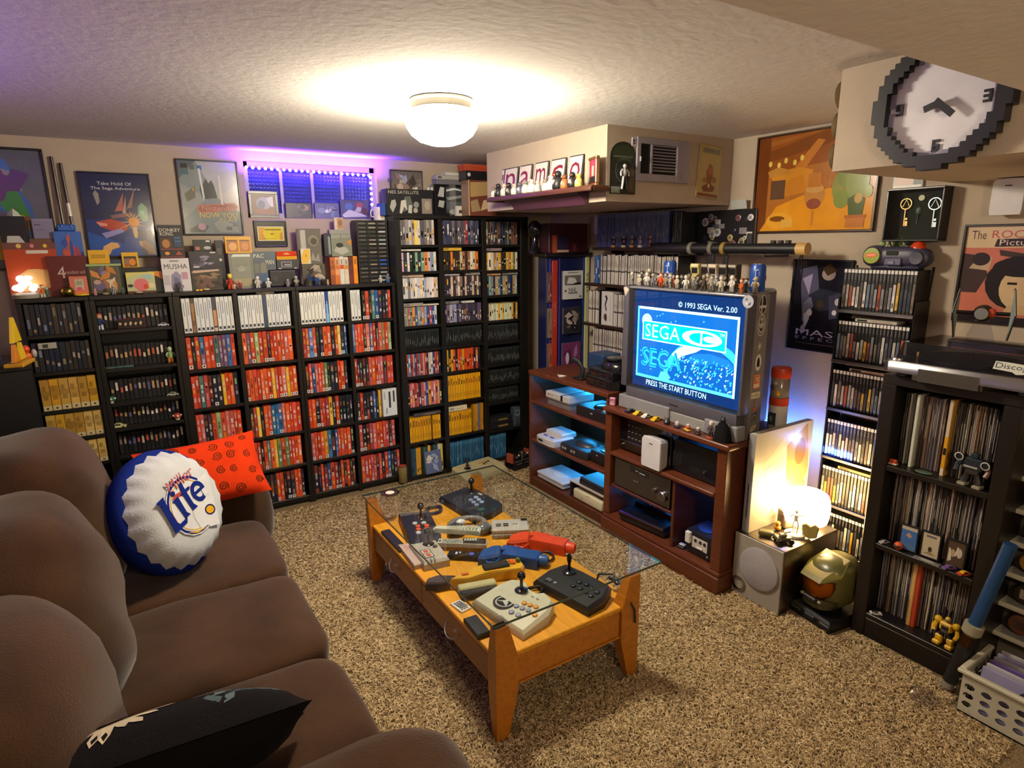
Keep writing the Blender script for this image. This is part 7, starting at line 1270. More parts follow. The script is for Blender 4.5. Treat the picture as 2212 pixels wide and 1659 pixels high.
for i, (y, c, lab) in enumerate(((1.0, '#c89a58', 'tan record sleeve pulled forward on the bottom tier'), (.984, '#a83c24', 'red record sleeve pulled forward on the bottom tier'))): S('vinyl_record', case_mesh(.014, .28, .284, c, [(1, c)]), 'print', lab, 'record', (QX0+.056, y, QS[2]+.0006), -90)
S('vinyl_record', case_mesh(.012, .28, .287, '#b8bcb4', [(1, '#c4c6bc')]), 'print', 'white record sleeve pulled forward on the top tier', 'record', (QX0+.056, 1.075, QS[0]+.0006), -90)
ta = T('toy_robot', 'black and grey toy robot truck figure standing before the top records', 'toy robot', (QX0+.032, .852, QS[0]+.0006), -95)
m = MB().cbox(-.03, .03, -.015, .02, .062, .105, '#1a2430', .004).cbox(-.022, .022, -.012, .014, .045, .062, '#2a2624', .003); P('torso', m, 'plastic', ta); P('chest_bar', MB().cbox(-.026, .02, -.020, -.0152, .07, .078, '#8a8c84', .002), 'plastic', ta); P('head', MB().cbox(-.011, .011, -.012, .012, .1055, .124, '#1c2834', .003), 'plastic', ta)
for s_ in (-1, 1):
    P('shoulder_wheel', MB().lathe([(.015, 0), (.015, .007), (.011, .008), (.009, .004), (.0005, .004)], 16, ['#16181a', '#a4a6a4', '#16181a', '#16181a', '#16181a'], TR(s_*.042, -.014, .092+(s_ < 0)*.012, rx=90)), 'plastic', ta); P('arm', MB().tube([(s_*.034, 0, .095), (s_*.05, -.006, .07), (s_*.046, -.02, .05)], [.012, .009, .008], '#20282e' if s_ < 0 else '#6a4234', 7), 'plastic', ta)
    P('leg', MB().tube([(s_*.014, 0, .048), (s_*.022, 0, .02), (s_*.024, -.004, .012)], [.011, .013, .012], '#17161a', 7).cbox(s_*.024-.013, s_*.024+.013, -.022, .012, 0, .012, '#8a8474', .002), 'plastic', ta)
S('toy_mask', MB().cbox(-.014, .014, -.008, .008, 0, .022, '#b84420', .004).cbox(-.016, .016, -.010, .010, 0, .008, '#c8bcb0', .003), 'plastic', 'red and white bust at the rack end of the top record tier', 'figurine', (QX0+.03, 1.115, QS[0]+.0006), -90)
S('toy_dish', MB().lathe([(.014, 0), (.018, .004), (.014, .008)], 14, '#4a5c4c', TR(0, 0, 0, s=(1, 1.7, 1))), 'plastic', 'flat green toy boat before the top records', 'toy', (QX0+.028, 1.005, QS[0]+.0006))
rk = random.Random(44)
for i, (y, lab, els) in enumerate(((1.025, 'blue skyed mini poster in a black frame on the middle tier', [('r', 0, 0, 1, 1, '#3a64a0'), ('r', 0, .84, 1, 1, '#b0a89c'), ('p', [(.3, .6), (.5, .75), (.7, .6), (.55, .5)], '#b08a70'), ('p', [(0, .2), (.5, .3), (1, .15), (1, 0), (0, 0)], '#4a6a98')]), (.950, 'pale mini poster of a lone figure in a black frame on the middle tier', [('r', 0, 0, 1, 1, '#b4a890'), ('r', .2, .82, .8, .9, '#5a5060'), ('e', .5, .32, .12, .12, '#3a2c22'), ('p', [(.1, .1), (.5, .24), (.9, .1)], '#8a7a5c')]), (.868, 'brown mini poster of two pale faces in a black frame on the middle tier', [('r', 0, 0, 1, 1, '#4a3a2c'), ('e', .34, .5, .14, .16, '#a89070'), ('e', .7, .56, .16, .2, '#b8a898'), ('p', [(.08, .1), (.1, .7), (.2, .66), (.3, .2)], '#c0b8a4'), ('p', [(.44, .4), (.56, .8), (.64, .8), (.52, .4)], '#c8c2b4')]))):
    tf = T('framed_print', lab, 'picture', (QX0+.034+.006*i, y, QS[1]+.0008), -90+4, ry=0); w_, h_ = .068, .108
    f = MB()
    for q in ((-w_/2, w_/2, 0, .006), (-w_/2, w_/2, h_-.006, h_), (-w_/2, -w_/2+.006, .006, h_-.006), (w_/2-.006, w_/2, .006, h_-.006)): f.cbox(q[0], q[1], 0, .01, q[2], q[3], '#0f0e10', .001)
    P('frame', f, 'satin', tf); P('print', MB().box(-w_/2+.006, w_/2-.006, .003, .008, .006, h_-.006, '#5a5048').art((-w_/2+.006, .003, .006), EX, EZ, w_-.012, h_-.012, els, .0002), 'print', tf, smooth=None)
toycar('toy_car', 'silver toy car at the rack end of the middle record tier', (QX0+.03, 1.108, QS[1]+.0008), 70, .042, '#b0aeb0'); S('toy_skull', MB().ball(0, 0, .016, .016, .016, .017, '#c8501c', 12, 8).cbox(-.013, .013, -.017, -.008, .010, .022, '#241c18', .003), 'plastic', 'orange skull-like toy before the blue skyed print', 'toy', (QX0+.019, 1.050, QS[1]+.0008), -90, smooth=60)
S('cover_card', MB().cbox(-.045, .045, -.012, .012, 0, .0012, '#8a8684', .0004, M=TR(rz=0)).art((-.045, -.012, .0012), EX, EY, .09, .024, [('r', .03, .1, .97, .9, '#6a6866'), ('e', .5, .5, .3, .3, '#a8a4a0')], .0004), 'print', 'grey card lying flat before the pale mini poster', 'card', (QX0+.017, .945, QS[1]+.0008), -90)
toycar('toy_car', 'purple toy car on the middle record tier', (QX0+.022, .872, QS[1]+.0008), 60, .046, '#6a4a84'); toycar('toy_car', 'yellow and red toy car on the middle record tier', (QX0+.022, .822, QS[1]+.0008), 60, .046, '#b84420', '#d8a820')
toycar('toy_car', 'white and black toy car on the bottom record tier', (QX0+.025, 1.10, QS[2]+.0008), 40, .045, '#c8c6c4', '#1a1a1c')
S('display_stand', MB().cbox(-.05, .05, .0, .004, 0, .12, '#ffffff', .001).cbox(-.05, .05, -.03, -.0002, 0, .004, '#ffffff', .001), 'clearplastic', 'empty clear easel stand before the bottom records', 'stand', (QX0+.04, 1.04, QS[2]+.0008), -90)
ty = T('toy_robot', 'yellow and black toy robot standing at the shelf front on the bottom tier', 'toy robot', (QX0+.036, .852, QS[2]+.0008), -95); Y_ = '#d0a41c'
P('torso', MB().cbox(-.022, .022, -.014, .014, .064, .098, Y_, .005).cbox(-.012, .012, -.017, -.0142, .07, .088, '#1c1a14', .002).cbox(-.016, .016, -.01, .01, .05, .063, '#2a2418', .003), 'plastic', ty); P('head', MB().ball(0, 0, .11, .01, .01, .011, '#c8a028', 8, 6).cbox(-.006, .006, -.012, -.006, .106, .113, '#5a6a70', .001), 'plastic', ty, smooth=50)
for s_ in (-1, 1):
    P('shoulder', MB().ball(s_*.032, 0, .096, .014, .013, .014, Y_, 10, 7), 'plastic', ty, smooth=60); P('arm', MB().tube([(s_*.036, 0, .085), (s_*.042, -.004, .065), (s_*.038, -.012, .05)], [.007, .009, .008], Y_, 7), 'plastic', ty)
    P('leg', MB().tube([(s_*.012, 0, .052), (s_*.018, 0, .03)], [.009, .010], '#1c1a18', 7).cbox(s_*.02-.012, s_*.02+.012, -.012, .010, .018, .040, Y_, .004).cbox(s_*.022-.013, s_*.022+.013, -.022, .012, 0, .017, Y_, .004), 'plastic', ty)
# turntable
t = T('turntable', 'silver turntable with a smoked dust cover on the record shelf', 'turntable', (QX0-.042, (QY0+QY1)/2-.028, QZT+.0008), -90); hw = .235; SV = '#9a9a9e'
P('plinth', MB().prism([(-hw, .01), (-hw+.02, -.006), (hw-.02, -.006), (hw, .01), (hw, .36), (-hw, .36)], .02, .062, SV, ch=.008), 'metal', t); P('lower_plinth', MB().prism([(-.13, -.002), (.09, -.002), (.14, .35), (-.16, .35)], .0, .0198, '#84827a').cbox(-.11, .08, -.0085, -.0062, .0, .046, '#8f8d84', .002), 'metal', t)
for s_ in (-1, 1): P('foot', MB().cyl(s_*.19, .06, 0, .0198, .022, '#3a3a3c', 14), 'plastic', t)
P('platter', MB().lathe([(.15, .0622), (.152, .068), (.15, .076), (.01, .077), (.003, .085)], 40, '#2a2a2c', TR(-.02, .18, 0)), 'plastic', t); P('speed_dial', MB().lathe([(.024, .0622), (.022, .069), (.0005, .07)], 20, '#b4b2b0', TR(-.2, .03, 0)), 'metal', t); P('tone_arm', MB().tube([(.17, .28, .10), (.18, .16, .10), (.12, .08, .09)], .005, '#b8b6b4', 8).cyl(.17, .28, .0622, .10, .018, '#8a8a8c', 14).cyl(-.135, .03, .0622, .10, .004, '#c8b07c', 10), 'metal', t)
c = MB(); c.cbox(-hw+.03, hw-.005, .012, .35, .0765, .078, '#fff', .0005) if False else None
cv = [(-hw+.03, .02), (hw-.01, .02), (hw-.01, .35), (-hw+.03, .35)]; ct = [(-hw+.042, .04), (hw-.022, .04), (hw-.022, .34), (-hw+.042, .34)]
P('dust_cover', MB().add([(*p_, .0625) for p_ in cv]+[(*p_, .13) for p_ in ct], [(0, 1, 5, 4), (1, 2, 6, 5), (2, 3, 7, 6), (3, 0, 4, 7), (4, 5, 6, 7)], '#fff'), 'smokeglass', t, smooth=None)
m = MB(); m.art((.10, .0215, .072), EX, Vector((0, .28, .96)).normalized(), .11, .034, [('p', [(0, .2), (.03, 1), (.3, 1), (.98, .9), (1, .1), (.6, -.1), (.5, .1)], '#c8ccc0'), ('t', 'Discogs', .06, .18, .95, .88, '#26282a')], .0008); P('sticker', m, 'print', t, smooth=None)
# clear stand with a winged ball toy
t = T('toy_starship', 'toy ship of a grey ball between two slanted panels on a clear stand', 'toy', (QX0+.13, .935, QZT+.0008+.1312), -70)
P('clear_stand', MB().add([(-.05, -.03, 0), (.05, -.03, 0), (.05, .03, 0), (-.05, .03, 0), (-.022, -.006, .085), (.022, -.006, .085), (.022, .006, .085), (-.022, .006, .085)], [(0, 3, 2, 1), (4, 5, 6, 7), (0, 1, 5, 4), (1, 2, 6, 5), (2, 3, 7, 6), (3, 0, 4, 7)], '#fff').cbox(-.055, .055, -.035, .035, -.0008, .0, '#fff', .0002), 'clearplastic', t, smooth=None)
P('cockpit', MB().ball(0, 0, .112, .030, .030, .030, '#3a2a20', 14, 10).lathe([(.02, 0), (.02, .004), (.0005, .005)], 16, '#7c8084', TR(-.006, -.029, .112, rx=90)).cbox(.012, .034, -.026, .0, .10, .13, '#b8401c', .005), 'plastic', t, smooth=50)
for s_ in (-1, 1):
    P('strut', MB().tube([(s_*.028, 0, .112), (s_*.085, 0, .112)], .007, '#17171a', 8), 'plastic', t); pw_ = [(-.05, .0), (-.02, .085), (.03, .085), (.05, 0), (.02, -.085), (-.04, -.085)]
    vs = [(s_*.088+(.02 if abs(z) > .01 else 0)*-s_*.6, y, .112+z) for y, z in pw_]; B = MB().add([(x-.002, y, z) for x, y, z in vs]+[(x+.002, y, z) for x, y, z in vs], [tuple(range(6)), tuple(range(11, 5, -1))]+[(i, 6+i, 6+(i+1) % 6, (i+1) % 6) for i in range(6)], '#7c8a86')
    P('wing_panel', B, 'plastic', t, smooth=None); E_ = MB()
    for i in range(6): E_.tube([vs[i], vs[(i+1) % 6]], .0032, '#121214', 6); E_.tube([vs[i], (s_*.088, 0, .112)], .002, '#121214', 6)
    P('wing_frame', E_, 'plastic', t)
# ================================================================ right edge: puck rack, toy sword, basket
t = T('puck_rack', 'white stepped rack of clear cases holding round medallions', 'rack', (2.56, .56, .0))
for k, (z, yy) in enumerate(((.215, .0), (.335, .0), (.455, .0), (.575, .0), (.695, .0), (.815, .0))):
    P('ledge', MB().cbox(-.012, .06, -.17, .185, z-.018, z, '#b8b4a4', .004), 'plastic', t)
P('back_board', MB().box(.062, .07, -.17, .185, 0, .93, '#6a6258'), 'matte', t)
pk = [('#6a3c24', '#4a2a1c', ''), ('#2a2418', '#b0a898', '2'), ('#a87c2c', '#6a4a18', ''), ('#2a2030', '#c8a850', ''), ('#7a5a3c', '#a88a5c', ''), ('#5c3c2c', '#8a6a4c', '')]
for k, z in enumerate((.215, .335, .455, .575, .695)):
    for j, y in enumerate((.67, .56, .45)):
        tt = T('puck_case', '%s medallion in a clear cube, %s of its ledge, %s ledge up' % (['copper', 'black number two', 'gold', 'violet and gold', 'bronze'][k], nth(j+1), nth(k+1)), 'medallion', (2.585, y, z+.0006), group='medallions in clear cases')
        P('clear_cube', MB().cbox(-.03, .03, -.045, .045, 0, .088, '#fff', .002), 'clearplastic', tt); m = MB().lathe([(.036, 0), (.038, .004), (.038, .016), (.036, .02)], 26, pk[k][0], TR(.012, 0, .045, ry=-90)); m.art((-.0085, .02, .027), -EY, EZ, .04, .036, [('r', .05, 0, .95, 1, pk[k][1]), ('t', pk[k][2] or 'C', .32, .2, .7, .75, '#1c1a18')], .0006); P('medallion', m, 'plastic', tt, smooth=40)
a, b = Vector((2.372, .768, .12)), Vector((2.405, .690, .62)); d = (b-a); t = T('toy_sword', 'blue tube toy sword with black and grey hilt leaning on the record shelf', 'toy sword', (0, 0, 0))
P('blade', MB().tube([a+d*.36, a+d*1.0], .021, '#123a66', 16), 'plastic', t); P('collar', MB().tube([a+d*.27, a+d*.29, a+d*.355, a+d*.359], [.022, .031, .031, .026], '#8a8672', 16), 'plastic', t); P('copper_band', MB().tube([a+d*.18, a+d*.2695], .021, '#5a3c24', 16), 'metal', t); P('hilt', MB().tube([a+d*-.14, a+d*.1795], .022, '#151517', 16), 'plastic', t); P('pommel', MB().tube([a+d*-.19, a+d*-.1405], .02, '#7a766a', 16), 'plastic', t)
t = T('storage_basket', 'white plastic basket with rows of round holes, filled with discs', 'basket', (2.30, .60, 0), 0); BC = '#aaa694'
bx0, bx1, by0, by1, bh = .0, .232, -.42, .122, .155
def holed(p0, ux, L, nrm):
    """a wall of the basket with a grid of octagonal holes"""
    m = MB(); nx = int(L/.047); cw_ = L/nx; rows = 3; ch_ = .034; z0 = .022
    U = Vector(ux); p0 = Vector(p0)
    P_ = lambda a, z: p0+U*a+Vector((0, 0, z))
    m.quad(P_(0, 0), P_(L, 0), P_(L, z0), P_(0, z0), BC).quad(P_(0, z0+rows*ch_), P_(L, z0+rows*ch_), P_(L, bh), P_(0, bh), BC)
    for i in range(nx):
        for j in range(rows):
            x0, z_ = i*cw_, z0+j*ch_; cx_, cz_ = x0+cw_/2, z_+ch_/2; rx_, rz_ = cw_*.33, ch_*.36; c8 = []; o8 = []
            for k in range(8):
                a_ = math.pi/8+k*math.pi/4; c8.append(P_(cx_+rx_*math.cos(a_), cz_+rz_*math.sin(a_)))
            for sx_, sz_ in ((1, .5), (.5, 1), (-.5, 1), (-1, .5), (-1, -.5), (-.5, -1), (.5, -1), (1, -.5)):
                o8.append(P_(cx_+cw_/2*(1 if sx_ == 1 else -1 if sx_ == -1 else sx_), cz_+ch_/2*(1 if sz_ == 1 else -1 if sz_ == -1 else sz_)))
            for k in range(8): m.add([o8[k], o8[(k+1) % 8], c8[(k+1) % 8], c8[k]], [(0, 1, 2, 3)], BC)
            for px_, pz_, k in ((x0+cw_, z_+ch_, 0), (x0, z_+ch_, 2), (x0, z_, 4), (x0+cw_, z_, 6)): m.add([P_(px_, pz_), o8[k+1], o8[k]], [(0, 1, 2)], BC)
            n_ = Vector(nrm)*.003
            for k in range(8): m.add([c8[k], c8[(k+1) % 8], c8[(k+1) % 8]-n_, c8[k]-n_], [(0, 1, 2, 3)], mix(BC, '#ffffff', .25))
    return m
P('side_wall', holed((bx0, by1, 0), (0, -1, 0), by1-by0, (-1, 0, 0)), 'plastic', t, smooth=None); P('side_wall', holed((bx0, by1, 0), (1, 0, 0), bx1-bx0, (0, 1, 0)), 'plastic', t, smooth=None)
P('base', MB().box(bx0, bx1, by0, by1, 0, .006, BC), 'plastic', t); P('rim', MB().cbox(bx0-.014, bx0+.006, by0, by1+.014, bh-.002, bh+.012, '#b4b09e', .003).cbox(bx0+.006, bx1, by1-.006, by1+.014, bh-.002, bh+.012, '#b4b09e', .003), 'plastic', t)
rz_ = random.Random(12)
for i in range(9):
    if i > 5: break
    tb = T('disc_sleeve', '%s disc wallet standing %s in the white basket' % (['lilac', 'clear', 'violet', 'grey'][i % 4], nth(i+1)), 'disc sleeve', (2.335+.03*i, .69, .0068), rz=-90, rx=-8, group='disc wallets in the basket'); P('sleeve', MB().cbox(0, .32, 0, .010, .002, .17, ['#8a86a8', '#a4a0ac', '#5c4a84', '#8c8890'][i % 4], .003), 'gloss', tb); P('disc', MB().lathe([(.058, 0), (.058, .0012)], 26, '#a8a4c0', TR(.16, -.0004, .1, rx=90)), 'metal', tb)
S('plastic_bag', MB().ball(0, 0, .018, .05, .05, .018, '#ffffff', 12, 7), 'clearplastic', 'crumpled clear bag on the carpet by the basket', 'bag', (2.235, .80, .012), smooth=50)
S('paper_scrap', MB().cbox(-.02, .02, -.012, .012, 0, .05, '#7c766a', .003, M=TR(rx=-15)), 'matte', 'grey cardboard scrap between the basket and the yellow robot', 'card', (2.42, .745, .0865) if False else (2.405, .748, .001), 20)
# ================================================================ coffee table
WO = '#b06c1a'; WOT = '#cc8c22'
TX0, TX1, TYN, TYF = .866, 1.492, 1.478, 2.690; TZB = .305; GZ0, GZ1 = .432, .442
t = T('coffee_table', 'honey wood coffee table with tapered legs, lower tray and glass top', 'coffee table', ((TX0+TX1)/2, (TYN+TYF)/2, 0)); hx_, hy_ = (TX1-TX0)/2, (TYF-TYN)/2
def leg(sx, sy):
    zs = [(0, .046), (.17, .086), (.30, .084), (.42, .05)]; m = MB(); vs = []
    for z, w_ in zs:
        x0, x1 = sx*hx_, sx*(hx_-w_); y0, y1 = sy*hy_, sy*(hy_-.052 if True else 0); y1 = sy*(hy_-w_*.62)
        xa, xb = sorted((x0, x1)); ya, yb = sorted((y0, y1)); vs += [(xa, ya, z), (xb, ya, z), (xb, yb, z), (xa, yb, z)]
    fs = [(3, 2, 1, 0), (12, 13, 14, 15)]+[(4*k+i, 4*k+(i+1) % 4, 4*k+4+(i+1) % 4, 4*k+4+i) for k in range(3) for i in range(4)]
    return m.add(vs, fs, WO)
for sx in (-1, 1):
    for sy in (-1, 1):
        P('leg', leg(sx, sy), 'wood', t, smooth=None); P('glass_pad', MB().cbox(sx*(hx_-.024)-.026, sx*(hx_-.024)+.026, sy*(hy_-.016)-.020, sy*(hy_-.016)+.020, .4202, GZ0-.0002, '#c8b8a0', .003), 'clearplastic', t)
P('tray_board', MB().cbox(-hx_+.012, hx_-.012, -hy_+.010, hy_-.010, TZB-.02, TZB, WOT, .003), 'wood', t)
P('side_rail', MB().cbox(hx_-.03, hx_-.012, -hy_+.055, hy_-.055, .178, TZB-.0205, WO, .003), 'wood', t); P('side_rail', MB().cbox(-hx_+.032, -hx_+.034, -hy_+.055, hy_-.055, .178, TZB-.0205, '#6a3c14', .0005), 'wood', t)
for sy in (-1, 1): P('end_rail', MB().cbox(-hx_+.088, hx_-.088, sy*(hy_-.018)-.009, sy*(hy_-.018)+.009, .178, TZB-.0205, WO, .003), 'wood', t); P('rail_bead', MB().cbox(-hx_+.088, hx_-.088, sy*(hy_-.006)-.004, sy*(hy_-.006)+.002, .182, .19, WO, .002), 'wood', t)
for k in (-1, 1):
    y0, y1 = (-hy_+.055, -.002) if k < 0 else (.002, hy_-.055)
    d = P('drawer', MB().cbox(-hx_+.012, -hx_+.0315, y0, y1, .18, TZB-.0205, '#8c5018', .003), 'wood', t); yc = (y0+y1)/2
    P('handle', MB().tube([(-hx_+.0118-.024*math.sin(math.pi*q/10), yc-.046*math.cos(math.pi*q/10), .238-.03*math.sin(math.pi*q/10)) for q in range(11)], .0035, '#b8b0a4', 8), 'metal', d)
e_ = MB(); X0, X1, Y0, Y1 = -hx_-.0085, hx_+.1005, -hy_-.0045, hy_+.0185
for a in ((X0-.0012, X0, Y0, Y1), (X1, X1+.0012, Y0, Y1), (X0, X1, Y0-.0012, Y0), (X0, X1, Y1, Y1+.0012)): e_.box(*a, GZ0+.001, GZ1-.001, '#3c4a46')
P('glass_edge', e_, 'gloss', t)
g = MB().cbox(-hx_-.008, hx_+.10, -hy_-.004, hy_+.018, GZ0, GZ1, '#ffffff', .002); P('glass_top', g, 'glass', t)
for sx, sy in ((-1, -1),): P('corner_guard', MB().cbox(-hx_-.012, -hx_+.045, -hy_-.008, -hy_+.034, GZ0-.008, GZ1+.006, '#ffffff', .006), 'clearplastic', t)
TB = TZB+.0006
def at(px, py, dz=0): return QZ(px, py, TB+dz)
# --- things in the tray
def stick_controller(name, label, loc, rz, poly, h, col, ball, shaft, buttons, extra=None, slope=0, mat='plastic', bat=False):
    t = T(name, label, 'controller', loc, rz); m = MB().prism(poly, 0, h, col, ch=min(.012, h*.3))
    if slope: m.v = [(x, y, z if z < h*.3 else z+y*slope) for x, y, z in m.v]
    P('housing', m, mat, t)
    zt = lambda y: h+y*slope
    x, y = ball[:2]; zz = zt(y)
    P('joystick', MB().lathe([(.026, zz+.0004), (.022, zz+.004), (.006, zz+.008), (.006, zz+.046)], 16, shaft, TR(x, y, 0)).ball(x, y, zz+.058, *( (.010, .010, .024) if bat else (.0165, .0165, .0165)), shaft, 14, 9), 'gloss', t, smooth=50)
    for bx_, by_, r_, c_ in buttons: P('button', MB().lathe([(r_, zt(by_)-.002), (r_, zt(by_)+.004), (r_*.8, zt(by_)+.006), (.0005, zt(by_)+.0062)], 14, c_, TR(bx_, by_, 0)), 'plastic', t, smooth=50)
    if extra: P('markings', extra(MB(), zt), 'print', t, smooth=None)
    return t
# pale stick at the near end
p = at(1110, 1300)
OR_, GB = '#c8862c', '#8a8aa4'
wp = [(-.14, -.09), (-.05, -.11), (.05, -.11), (.14, -.09), (.135, .02), (.11, .08), (.05, .10), (.04, .085), (-.04, .085), (-.06, .10), (-.12, .08), (-.14, .02)]
stick_controller('arcade_stick', 'pale grey arcade stick with orange and violet buttons at the near end', (1.075, 1.675, TB), -80, [(-.135, -.10), (.135, -.10), (.13, .03), (.10, .09), (.05, .105), (.03, .085), (-.03, .085), (-.06, .105), (-.12, .08), (-.135, .03)], .042, '#b4b09c', (-.035, .055), '#131215',
    [(.03+.024*i, .008+.006*i, .010, OR_ if i != 1 else OR_) for i in range(3)]+[(.02+.025*i, -.022+.006*i, .010, GB) for i in range(3)]+[(.105, -.012, .010, OR_)]+[(.03, -.055, .011, GB), (.06, -.05, .011, GB)],
    lambda m, z: m.art((-.075, -.075, z(-.03)+.0008), EX, EY, .085, .085, [('e', .5, .5, .5, .5, '#16171c'), ('o', .5, .5, .40, .40, .16, '#a8a8a4'), ('p', [(.2, .3), (.45, .45), (.8, .3), (.72, .5), (.5, .75), (.42, .55)], '#b4b4b0')]).art((.02, .05, z(.06)+.0008), EX, EY, .06, .02, [('r', 0, 0, .2, .3, '#8a887c'), ('r', .4, .1, .6, .4, '#8a887c')]), slope=.12)
stick_controller('arcade_stick', 'black arcade stick with a bat handle at the near end of the tray', (1.325, 1.66, TB), -79, [(-.135, -.085), (.14, -.085), (.145, .0), (.12, .075), (-.03, .085), (-.115, .075), (-.14, 0)], .042, '#17181c', (-.06, .04), '#0e0e10',
    [(.015+.03*i, .02-.006*abs(i-1), .011, '#101114') for i in range(4)]+[(.012+.03*i, -.014-.004*abs(i-1), .011, '#101114') for i in range(4)], lambda m, z: m.art((-.10, -.062, z(-.05)+.0008), EX, EY, .06, .03, [('r', 0, 0, .5, .9, '#26282c'), ('t', 'PS', .06, .2, .4, .75, '#a8a8a8'), ('e', .75, .5, .1, .25, '#8a8a8c')]), slope=.10, bat=True)
stick_controller('arcade_stick', 'navy arcade stick with orange and white buttons at the far end', (1.035, 2.435, TB), -103, [(-.17, -.075), (.17, -.075), (.17, .05), (.10, .075), (-.165, .075)], .04, '#16192a', (-.085, .02), '#101014',
    [(-.03, -.02, .012, '#b4b0b0'), (-.02, .02, .012, '#b4b0b0'), (.005, -.012, .012, '#c85024'), (.012, .028, .012, '#c85024'), (.036, -.016, .012, '#c85024'), (.042, .022, .012, '#c85024'), (.07, -.022, .012, '#b4b0b0'), (.075, .014, .012, '#b4b0b0')], lambda m, z: m.art((-.165, -.07, z(0)+.0008), EX, EY, .05, .13, [('r', .1+.2*i, 0, .16+.2*i, 1, '#8a8884') for i in range(4)]))
stick_controller('arcade_stick', 'dark slate wide arcade stick with blue-white buttons at the far end', (1.375, 2.555, TB), -85, [(-.16, -.10), (.16, -.10), (.17, .0), (.14, .085), (-.15, .085)], .045, '#1c222c', (-.075, .045), '#0f1013',
    [(.0+.032*i, .022-.004*i, .012, '#8a96b4') for i in range(3)]+[(.004+.032*i, -.012-.004*i, .012, '#7886a8') for i in range(3)], lambda m, z: m.art((-.03, .05, z(.06)+.0008), EX, EY, .03, .016, [('r', 0, 0, .4, 1, '#b4ac98'), ('r', .6, 0, 1, 1, '#b4ac98')]).art((.105, -.05, z(-.03)+.0008), EX, EY, .04, .05, [('r', .1+.22*i, 0, .2+.22*i, .7, '#4a7a68') for i in range(4)]), slope=.10)
stick_controller('arcade_stick', 'grey and cream joystick pad with two red buttons', (.975, 2.205, TB), -94, [(-.10, -.06), (.09, -.06), (.10, .05), (-.09, .06)], .038, '#a49c94', (-.055, .015), '#101012', [(-.015, .03, .010, '#3a3434')],
    lambda m, z: m.art((-.012, -.042, z(0)+.0008), EX, EY, .075, .042, [('r', 0, 0, 1, 1, '#4a4240'), ('r', .06, .1, .46, .9, '#c8bcb0'), ('r', .54, .1, .94, .9, '#c8bcb0'), ('e', .26, .5, .16, .3, '#b0584a'), ('e', .74, .5, .16, .3, '#b0584a')]).art((.07, -.05, z(0)+.0008), EX, EY, .025, .06, [('r', .1, .1+.25*i, .9, .2+.25*i, '#6a625c') for i in range(3)]))
# cables by the sticks
def cable(label, loc, pts, r=.004, c='#121214'): return S('cable', MB().tube(pts, r, c, 7), 'plastic', label, 'cable', loc, smooth=60)
ring = [(.045*math.cos(a*.5), .035*math.sin(a*.5), .006+.0035*(a//12)+.001*(a % 3)) for a in range(40)]
cable('coiled black cable between the two far arcade sticks', (1.185, 2.615, TB), ring, .005); cable('coiled black cable beside the pale arcade stick', (1.19, 1.735, TB), [(x*.8, y*.8, z) for x, y, z in ring], .004); cable('bundled black cable and plug hanging over the near tray edge', (1.455, 1.545, TB), [(-.05, .09, .006), (-.02, .10, .05), (.01, .05, .065), (.0, .0, .05), (.012, .03, .03), (-.004, .06, .05), (.005, .01, .06), (-.006, -.03, .03), (-.004, -.062, .012), (-.004, -.085, -.01), (-.004, -.09, -.06)], .0045)
cable('looped dark cable lying under the orange toy pistol', (1.375, 1.93, TB), [(x*1.0, y*1.1, z) for x, y, z in ring[:28]], .0035, '#1c1614')
# handheld-like grey pads
t = T('game_pad', 'stack of two grey game pads near the far sticks', 'controller', (1.385, 2.215, TB), 62-90)
P('lower_pad', MB().cbox(-.085, .085, -.06, .05, 0, .022, '#7c7470', .004), 'plastic', t); m = MB().cbox(-.085, .085, -.055, .055, .0222, .042, '#a8a09c', .004); m.art((-.085, -.055, .042), EX, EY, .17, .11, [('r', .12, .5, .26, .6, '#1c1a1c'), ('r', .12, .34, .26, .44, '#1c1a1c'), ('r', .32, .5, .46, .6, '#1c1a1c'), ('r', .32, .34, .46, .44, '#1c1a1c'), ('r', .82, .78, .99, .99, '#121214'), ('r', .55, .5, .72, .54, '#8a8280')], .0006); P('upper_pad', m, 'plastic', t)
t = T('headset', 'grey headset with a clear ear piece lying in the tray', 'headset', (1.225, 2.33, TB), 0); P('band', MB().tube([(.085*math.cos(a), .075*math.sin(a), .035) for a in [math.pi*k/14-.6 for k in range(20)]], .013, '#6a6868', 8), 'plastic', t, smooth=60); P('ear_cup', MB().ball(-.06, .0, .03, .045, .035, .03, '#3a3430', 14, 9), 'gloss', t, smooth=60); P('ear_cup', MB().ball(.055, -.055, .026, .04, .03, .026, '#5c5a5c', 14, 9), 'gloss', t, smooth=60); P('clear_dome', MB().ball(-.03, .01, .052, .025, .018, .016, '#c8c8d0', 12, 8), 'gloss', t, smooth=60)
def bar(name, label, px0, px1, w_, h, col, cat, els, dz=0, ch=.004, taper=1.0, mat='plastic', nib=None):
    a, b = at(*px0, dz=dz), at(*px1, dz=dz); L = (b-a).length; ang = math.degrees(math.atan2(b.y-a.y, b.x-a.x)); c_ = (a+b)/2
    t = T(name, label, cat, (c_.x, c_.y, TB+dz), ang); m = MB().prism([(-L/2, -w_/2*taper), (L/2, -w_/2), (L/2, w_/2), (-L/2, w_/2*taper), (-L/2-w_*.2*(taper < 1), 0)] if taper < 1 else [(-L/2, -w_/2), (L/2, -w_/2), (L/2, w_/2), (-L/2, w_/2)], 0, h, col, ch=ch)
    P('body', m, mat, t); P('keys', MB().art((-L/2, -w_/2, h), EX, EY, L, w_, els, .0008), 'print', t, smooth=None); return t
